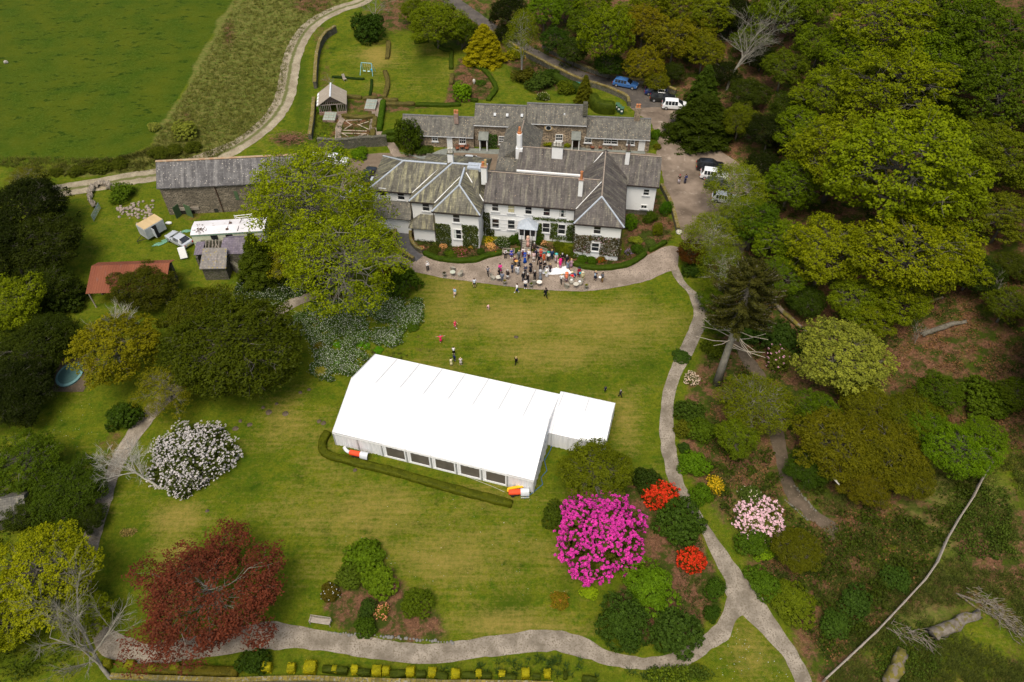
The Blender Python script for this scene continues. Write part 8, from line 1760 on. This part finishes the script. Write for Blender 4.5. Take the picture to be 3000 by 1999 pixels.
# cold frames
FRG = simple('cold_frame_glass', (.20,.25,.20), (.30,.34,.29), 2, .3, .5)
for (px, py), sx_, sy_, lab in (((1088,315),1.9,2.6,'large cold frame with green glazing beside the kitchen garden path'),((968,350),2.1,2.0,'smaller cold frame beside the glasshouse')):
    x, y, z = G(px, py); t = thing('cold_frame', lab, 'cold frame', (x,y,z), rad(-4)); m_ = MB(); hx, hy = sx_/2, sy_/2
    m_.pts([(-hx,-hy,0),(hx,-hy,0),(hx,hy,0),(-hx,hy,0),(-hx,-hy,.4),(hx,-hy,.4),(hx,hy,.8),(-hx,hy,.8)],[(3,2,1,0),(4,5,6,7),(0,1,5,4),(1,2,6,5),(2,3,7,6),(3,0,4,7)]); m_.build('brick_base', BRICK, t)
    m_ = MB(); m_.pts([(-hx,-hy,.41),(hx,-hy,.41),(hx,hy,.81),(-hx,hy,.81)],[(0,1,2,3)]); m_.build('pane', FRG, t); m_ = MB()
    for i in range(6): u = -hx+sx_*i/5; m_.tube([(u,-hy,.43),(u,hy,.83)],.035,4)
    for i in range(4): v = -hy+sy_*i/3; q = .43+.4*i/3; m_.tube([(-hx,v,q),(hx,v,q)],.045,4)
    m_.build('glazing_bars', WOODG, t)
# vegetable bed boards
x, y, z = G(1045, 372); t = thing('vegetable_bed', 'vegetable bed divided by pale boards like a star', 'garden bed', (0,0,0)); m_ = MB()
for a, b in (((1008,352),(1030,368)),((1010,380),(1032,366)),((1050,368),(1080,358)),((1048,366),(1082,382)),((1085,360),(1083,384)),((1005,384),(1075,386)),((1002,392),(1020,402)),((1050,400),(1074,394)),((1078,396),(1078,416)),((986,376),(984,410)),((1008,355),(1060,353)),((1060,404),(1078,418)),((1000,392),(1072,394))):
    p, q = Vector(G(*a)), Vector(G(*b)); m_.tube([p+Vector((0,0,.1)), q+Vector((0,0,.1))],.09,4)
m_.build('boards', simple('pale_boards',(.40,.33,.25),(.30,.25,.19),4), t)
# standing white stone / beehive in brown bed
x, y, z = G(1389, 246); t = thing('garden_ornament', 'small pale standing ornament in the brown bed', 'ornament', (x,y,z)); m_ = MB(); m_.lathe([(.16,0),(.14,.25),(.24,.35),(.27,.6),(.2,.85),(.05,.95)],12); m_.build('figure', POTW, t)
# metal field gate, white gate
def gate(p0, p1, h, mat, col, label, cross=False, nb=6, r=.03, name='field_gate', lean=0):
    a, b = Vector(G(*p0)), Vector(G(*p1)); L = (b-a).length; t = thing(name, label, 'gate', tuple(a), math.atan2(b.y-a.y, b.x-a.x)); t.rotation_euler[0] = lean; m_ = MB()
    for i in range(nb): m_.tube([(0,0,.2+(h-.2)*i/(nb-1)),(L,0,.2+(h-.2)*i/(nb-1))],r,5)
    m_.build('rails', mat, t, color=col)
    for u in (0, L): m_ = MB(); m_.tube([(u,0,.05),(u,0,h+(.1 if cross else .0))],r*1.3,5); m_.build('stile', mat, t, color=col)
    m_ = MB()
    if cross: m_.tube([(0,0,h),(L*.5,0,.25)],r,5); m_.tube([(L,0,h),(L*.5,0,.25)],r,5)
    else: m_.tube([(0,0,.2),(L,0,h)],r*.8,5)
    m_.build('brace', mat, t, color=col)
gate((276,650),(296,612), 1.15, METAL, (.35,.40,.42), 'galvanised metal field gate standing open at the left of the yard')
gate((694,655),(744,650), 1.4, WOODW, None, 'white wooden gate leaning between the barn and the caravan', cross=True, nb=4, r=.06, name='white_gate')
gate((914,467),(956,470), 1.3, WOODW, None, 'white wooden gate half hidden behind the top of the pale tree', cross=True, nb=4, r=.06, name='white_gate')
# white door/fridge by ruined outbuilding, bag, tarpaulins
x, y, z = G(541, 758); t = thing('discarded_fridge', 'white discarded fridge tilted on the grass by the ruin', 'fridge', (x,y,z+.1), rad(20)); t.rotation_euler[0] = -.5; m_ = MB(); m_.cbox(-.5,.5,-.3,.3,0,1.6,.05); m_.build('cabinet', WOODW, t); m_ = MB(); m_.box(-.48,.48,-.345,-.303,.05,1.55); m_.build('door', WOODW, t)
for pts, lab in (([(458,720),(480,710),(500,700)],'torn green netting lying between trailer and silver car'),([(540,680),(560,674)],'scrap of green netting beside the caravan')):
    m_ = MB(); rg = random.Random(4); P = [Vector(G(*p)) for p in pts]
    for a, b in zip(P[:-1], P[1:]):
        for k in range(14): s = rg.random(); c = a.lerp(b, s)+Vector((rg.gauss(0,.25),rg.gauss(0,.15),.07)); m_.obox(c,.7,.18,.03,rg.uniform(-.3,.9),rg.uniform(-.2,.2))
    stuff(m_.build('netting', PLAIN, color=(.13,.28,.19)), lab, 'netting')
x, y, z = G(495, 656); m_ = MB(); m_.ell((0,0,.15),.5,.3,.2); tag(m_.build('plastic_bag', WOODW, loc=(x,y,z)), 'white plastic bag on the grass by the barn door', 'bag')
# trampoline-like covered sandpit
x, y, z = G(206, 1100); t = thing('covered_sandpit', 'oval pit with a blue-green cover at the left edge of the garden', 'sandpit', (x,y,z)); m_ = MB(); m_.lathe([(1.9,0),(1.95,.25),(1.75,.3)],26,(0,0,0),.78,1.0); m_.build('rim', PLAIN, t, color=(.14,.28,.28)); m_ = MB(); m_.lathe([(1.6,.301),(1.2,.36),(.2,.38)],26,(0,0,0),.78,1.0); m_.build('cover', PLAIN, t, color=(.06,.13,.12))
m_ = MB(); m_.box(-2.2,2.4,-2.6,2.8,.01,.04); struct(m_.build('sandpit_paving', EARTHP, loc=(x+.2,y,z)))
# small roof in the trees at the left edge
x, y, z = G(40, 1520); LF = Frame(x, y, 12); t = LF.root('garden_hut', 'mossy slate roof of a small hut showing between the trees at the left edge', 'hut'); m_ = MB(); m_.box(-2.6,2.2,-1.2,1.6,0,2.2); m_.build('walls', STONED, t); m_ = MB(); hipslab(m_, -2.9, 2.5, -1.5, 1.9, 2.25, 3.5); m_.build('roof', SLATEL, t)
# molehills and bare scrapes on the lawns
for i, (px, py) in enumerate([(836,1212),(810,1183),(787,1208),(771,1194),(704,1234),(731,1245),(690,1256),(880,1150),(905,1142),(935,1235),(948,1240),(1070,1120),(1512,988),(1040,1378),(607,1497)]):
    x, y, z = G(px, py); m_ = MB(); rg = random.Random(i); r = rg.uniform(.2,.42); n = 9; V = []
    for q, h_ in ((1,-.02),(.75,.08),(.35,.15)): V += [(r*q*math.cos(2*PI*k/n)*rg.uniform(.8,1.2),r*q*math.sin(2*PI*k/n)*rg.uniform(.8,1.2),h_) for k in range(n)]
    m_.pts(V,[(a*n+k,a*n+(k+1)%n,(a+1)*n+(k+1)%n,(a+1)*n+k) for a in range(2) for k in range(n)]+[tuple(2*n+k for k in range(n))])
    tag(m_.build('molehill', EARTHP, loc=(x,y,z)), 'small brown molehill on the mown lawn', 'molehill', 'molehills scattered over the lawns')

# ================================================================ ground cover
GARL = [(720,930),(800,890),(900,850),(960,850),(1100,850),(1180,860),(1235,880),(1240,940),(1210,1000),(1140,1020),(1090,1035),(1050,1100),(960,1125),(910,1100),(925,1040),(900,990),(830,960)]
PATHX = [(760,930),(920,845),(950,870),(800,975)]
scatter('wild_garlic', [(GARL,1.0)], 5200, .30, .28, (.055,.10,.022), 'carpet of white flowering wild garlic left of the lawn', 'wild garlic', 'leaf', .35, 7, 11, (PATHX,), clump=(34,.36), second=(simple('garlic_white',(.34,.37,.29),(.44,.46,.36),3), 1.9, .085, .40))
scatter('wild_garlic', [([(690,850),(740,780),(860,810),(960,800),(960,840),(800,890),(700,930)],1.0)], 1500, .30, .28, (.030,.052,.016), 'darker wild garlic under the dark conifer and pale trees', 'wild garlic', 'leaf', .35, 7, 12, second=(bpy.data.materials['garlic_white'], 1.0, .09, .40))
RZ = [(-200,460),(340,465),(440,432),(500,345),(570,230),(650,80),(700,-20),(1050,-20),(900,75),(845,165),(828,280),(770,368),(650,455),(480,500),(180,515)]
scatter('rough_grass', [(RZ,1.0)], 6500, .07, .36, (.105,.115,.030), 'rough tussocky grass and rushes between field and farm track', 'rough grass', 'blade', .4, 9, 21)
scatter('bramble_scrub', [([(150,480),(340,468),(440,440),(470,440),(560,455),(480,490),(300,505),(160,520)],1.0)], 900, .16, .35, (.050,.055,.014), 'low scrub along the bottom edge of the green field', 'scrub', 'leaf', .45, 12, 22, clump=(26,.45))
RB = [(2400,1400),(3050,1330),(3050,2050),(2400,2050),(2480,1935),(2380,1800),(2340,1600)]
scatter('rough_grass', [(RB,1.0)], 9500, .05, .42, (.070,.088,.022), 'long rough grass and bracken beyond the wooden fence', 'rough grass', 'blade', .35, 9, 23, clump=(70,.42))
scatter('fern_cover', [([(2560,1900),(2640,1800),(2740,1850),(2760,1950),(2700,2000),(2560,2000)],.35),([(1900,1960),(2050,1955),(2100,1990),(1900,2000)],.15),([(2780,1450),(2950,1420),(2980,1640),(2800,1640)],.5)], 700, .20, .3, (.048,.078,.012), 'bright green ferns in the lower right rough', 'ferns', 'leaf', .5, 14, 24)
WD = [(2060,880),(2200,980),(2160,1120),(2080,1180),(2040,1350),(2120,1500),(2200,1620),(2340,1780),(2420,1960),(2560,1840),(2700,1680),(2760,1560),(2600,1480),(2400,1500),(2260,1480),(2240,1300),(2160,1200),(2240,1000)]
scatter('woodland_cover', [(WD,1.0)], 2600, .15, .22, (.040,.058,.014), 'low green plants and brambles on the brown woodland floor', 'ground cover', 'leaf', .4, 10, 25, clump=(60,.48))
scatter('leaf_litter', [([(2560,820),(3050,780),(3050,1330),(2700,1280),(2560,1050)],.6),(WD,.4)], 4200, .22, .05, (.15,.085,.05), 'drift of dead brown leaves and bracken on the woodland floor', 'leaf litter', 'leaf', .5, 7, 26, up=.4, clump=(40,.4))
scatter('woodland_cover', [([(2560,820),(3050,780),(3050,1330),(2700,1280),(2560,1050)],1.0)], 900, .16, .3, (.035,.045,.014), 'patches of bramble on the bare brown slope', 'brambles', 'leaf', .5, 10, 27, clump=(45,.6))
scatter('woodland_cover', [([(1440,95),(1500,130),(1560,200),(1740,255),(1830,215),(1980,240),(2040,300),(2000,120),(1900,0),(1400,0)],1.0)], 1500, .18, .3, (.040,.044,.014), 'dark undergrowth on the bank above the upper road', 'undergrowth', 'leaf', .5, 10, 28, clump=(40,.5))
for i, (poly, n, c, lb) in enumerate((([(1285,728),(1420,728),(1425,750),(1380,756),(1290,750)],150,(.035,.055,.012),'mixed low plants in the border under the left wing'),([(1205,690),(1275,690),(1280,742),(1240,735)],110,(.026,.032,.010),'dark plants in the border beside the ramp'),([(1580,715),(1680,745),(1670,762),(1590,740)],90,(.035,.050,.012),'low plants in the border right of the steps'),([(1690,760),(1880,735),(1870,760),(1780,778),(1700,775)],110,(.035,.050,.012),'low plants in the border under the right wing'),([(1840,640),(1960,620),(1980,700),(1900,740),(1850,720)],160,(.055,.050,.014),'brownish low plants in the east garden'),([(1340,215),(1430,215),(1450,265),(1420,290),(1350,290)],120,(.08,.07,.03),'dry low plants in the brown bed behind the cottages'),([(1900,1420),(2050,1580),(2120,1740),(2090,1810),(1990,1860),(1980,1600)],160,(.04,.06,.014),'low plants between the red azaleas and the path'),([(985,420),(985,345),(1090,350),(1085,415)],160,(.045,.060,.015),'weedy plants in the vegetable bed'),([(925,300),(980,310),(980,425),(920,420)],200,(.050,.060,.012),'weeds along the left wall of the kitchen garden'),([(1070,1020),(1200,1040),(1120,1090),(1060,1120)],70,(.05,.055,.02),'weedy corner behind the marquee'))):
    scatter('border_plants', [(poly,1.0)], n, .13, .25, c, lb, 'plants', 'leaf', .35, 12, 40+i)
scatter('daffodil_leaves', [([(1280,1960),(1620,1920),(1900,1970),(1900,1990),(1300,1975)],1.0)], 46, .05, .4, (.040,.075,.020), 'scattered clumps of daffodil leaves between path and bottom wall', 'daffodil leaves', 'blade', .25, 30, 60)
scatter('daisies', [([(120,1200),(270,1180),(300,1330),(230,1400),(100,1300)],.3),([(2160,1820),(2320,1990),(2080,1990)],.3),([(1000,1450),(1800,1450),(1700,1800),(1000,1700)],.4)], 240, .09, .04, (.55,.55,.48), 'daisies dotted over the lawns', 'daisies', 'leaf', .05, 1, 61, mat=PETAL)
scatter('fern_cover', [([(1900,1965),(2010,1960),(2020,1995),(1900,1998)],1.0)], 40, .22, .5, (.085,.125,.010), 'lime green ferns at the bottom edge below the path bend', 'ferns', 'leaf', .45, 16, 62)
x, y, z = G(375, 1562); V, F, W = cloud(np.array([[0,0,.1],[.4,.1,.1],[-.4,0,.1]]), .5, 120, .25, np.random.default_rng(8), .4, .2, .25); stuff(obj('dead_fern', qmesh('dead_fern', V, F, LEAF, W), color=(.22,.17,.08), loc=(x,y,z)), 'tangle of dead fern leaves on the lawn above the copper beech', 'dead fern')

SCR = [[(1440,60),(1700,240),(1960,270),(2130,350),(2230,600),(2210,800),(2360,860),(2500,760),(2850,560),(3050,500),(3050,-60),(1440,-60)],[(2040,800),(2250,900),(2330,1250),(2420,1480),(2700,1500),(2820,1400),(2900,1420),(2760,1600),(2480,1900),(2380,1900),(2250,1700),(2120,1500),(2020,1280),(2070,1050)],[(-100,560),(120,600),(250,640),(180,800),(150,1000),(60,1200),(-100,1250)],[(-100,1350),(120,1350),(270,1480),(240,1700),(200,1990),(-100,1990)]]
scatter('undergrowth', [(SCR[0],.5),(SCR[1],.28),(SCR[2],.1),(SCR[3],.12)], 2400, .26, .55, (.034,.052,.006), 'tangled green undergrowth between the woodland trees', 'undergrowth', 'leaf', .8, 26, 71, clump=(55,.44), up=.35)

# the wood goes on up the slope past the right edge of the photograph
def far_wood():
    rng = np.random.default_rng(77); me = build_kind('broad', 1)[0]; n = len(me.vertices); co = np.zeros((n,3), np.float32); me.vertices.foreach_get('co', co.ravel()); co = co.reshape(-1,4,3)[::4]; c = co.mean(1, keepdims=True); co = c + (co-c)*1.9
    Vs, W = [], []
    for i in range(58):
        px = rng.uniform(3060, 3560); py = rng.uniform(-40, 1350)
        if i > 48: px, py = rng.uniform(2300, 3600), rng.uniform(-330, -120)
        x, y, z = G(px, py); R = rng.uniform(5.5, 8.5)
        if proj(x, y+0*R, z)[0] - R*1.15/mpp(px, py) < 3015 and i <= 48: x += 3.5
        a = rng.uniform(0,6.28); ca_, sa_ = math.cos(a), math.sin(a); M_ = np.array([[ca_,-sa_,0],[sa_,ca_,0],[0,0,1]]); P = co @ M_.T * np.array([R,R,R*.95]) + np.array([x,y,z]); Vs.append(P.reshape(-1,3)); W.append(np.clip(rng.uniform(0,.9,len(co))*.7+rng.uniform(0,.3), 0, 1))
    V = np.concatenate(Vs); stuff(obj('woodland', qmesh('woodland', V, np.arange(len(V)).reshape(-1,4), LEAF, np.concatenate(W)), color=(.058,.090,.004)), 'green wood carrying on up the slope past the right edge', 'wood')
far_wood()
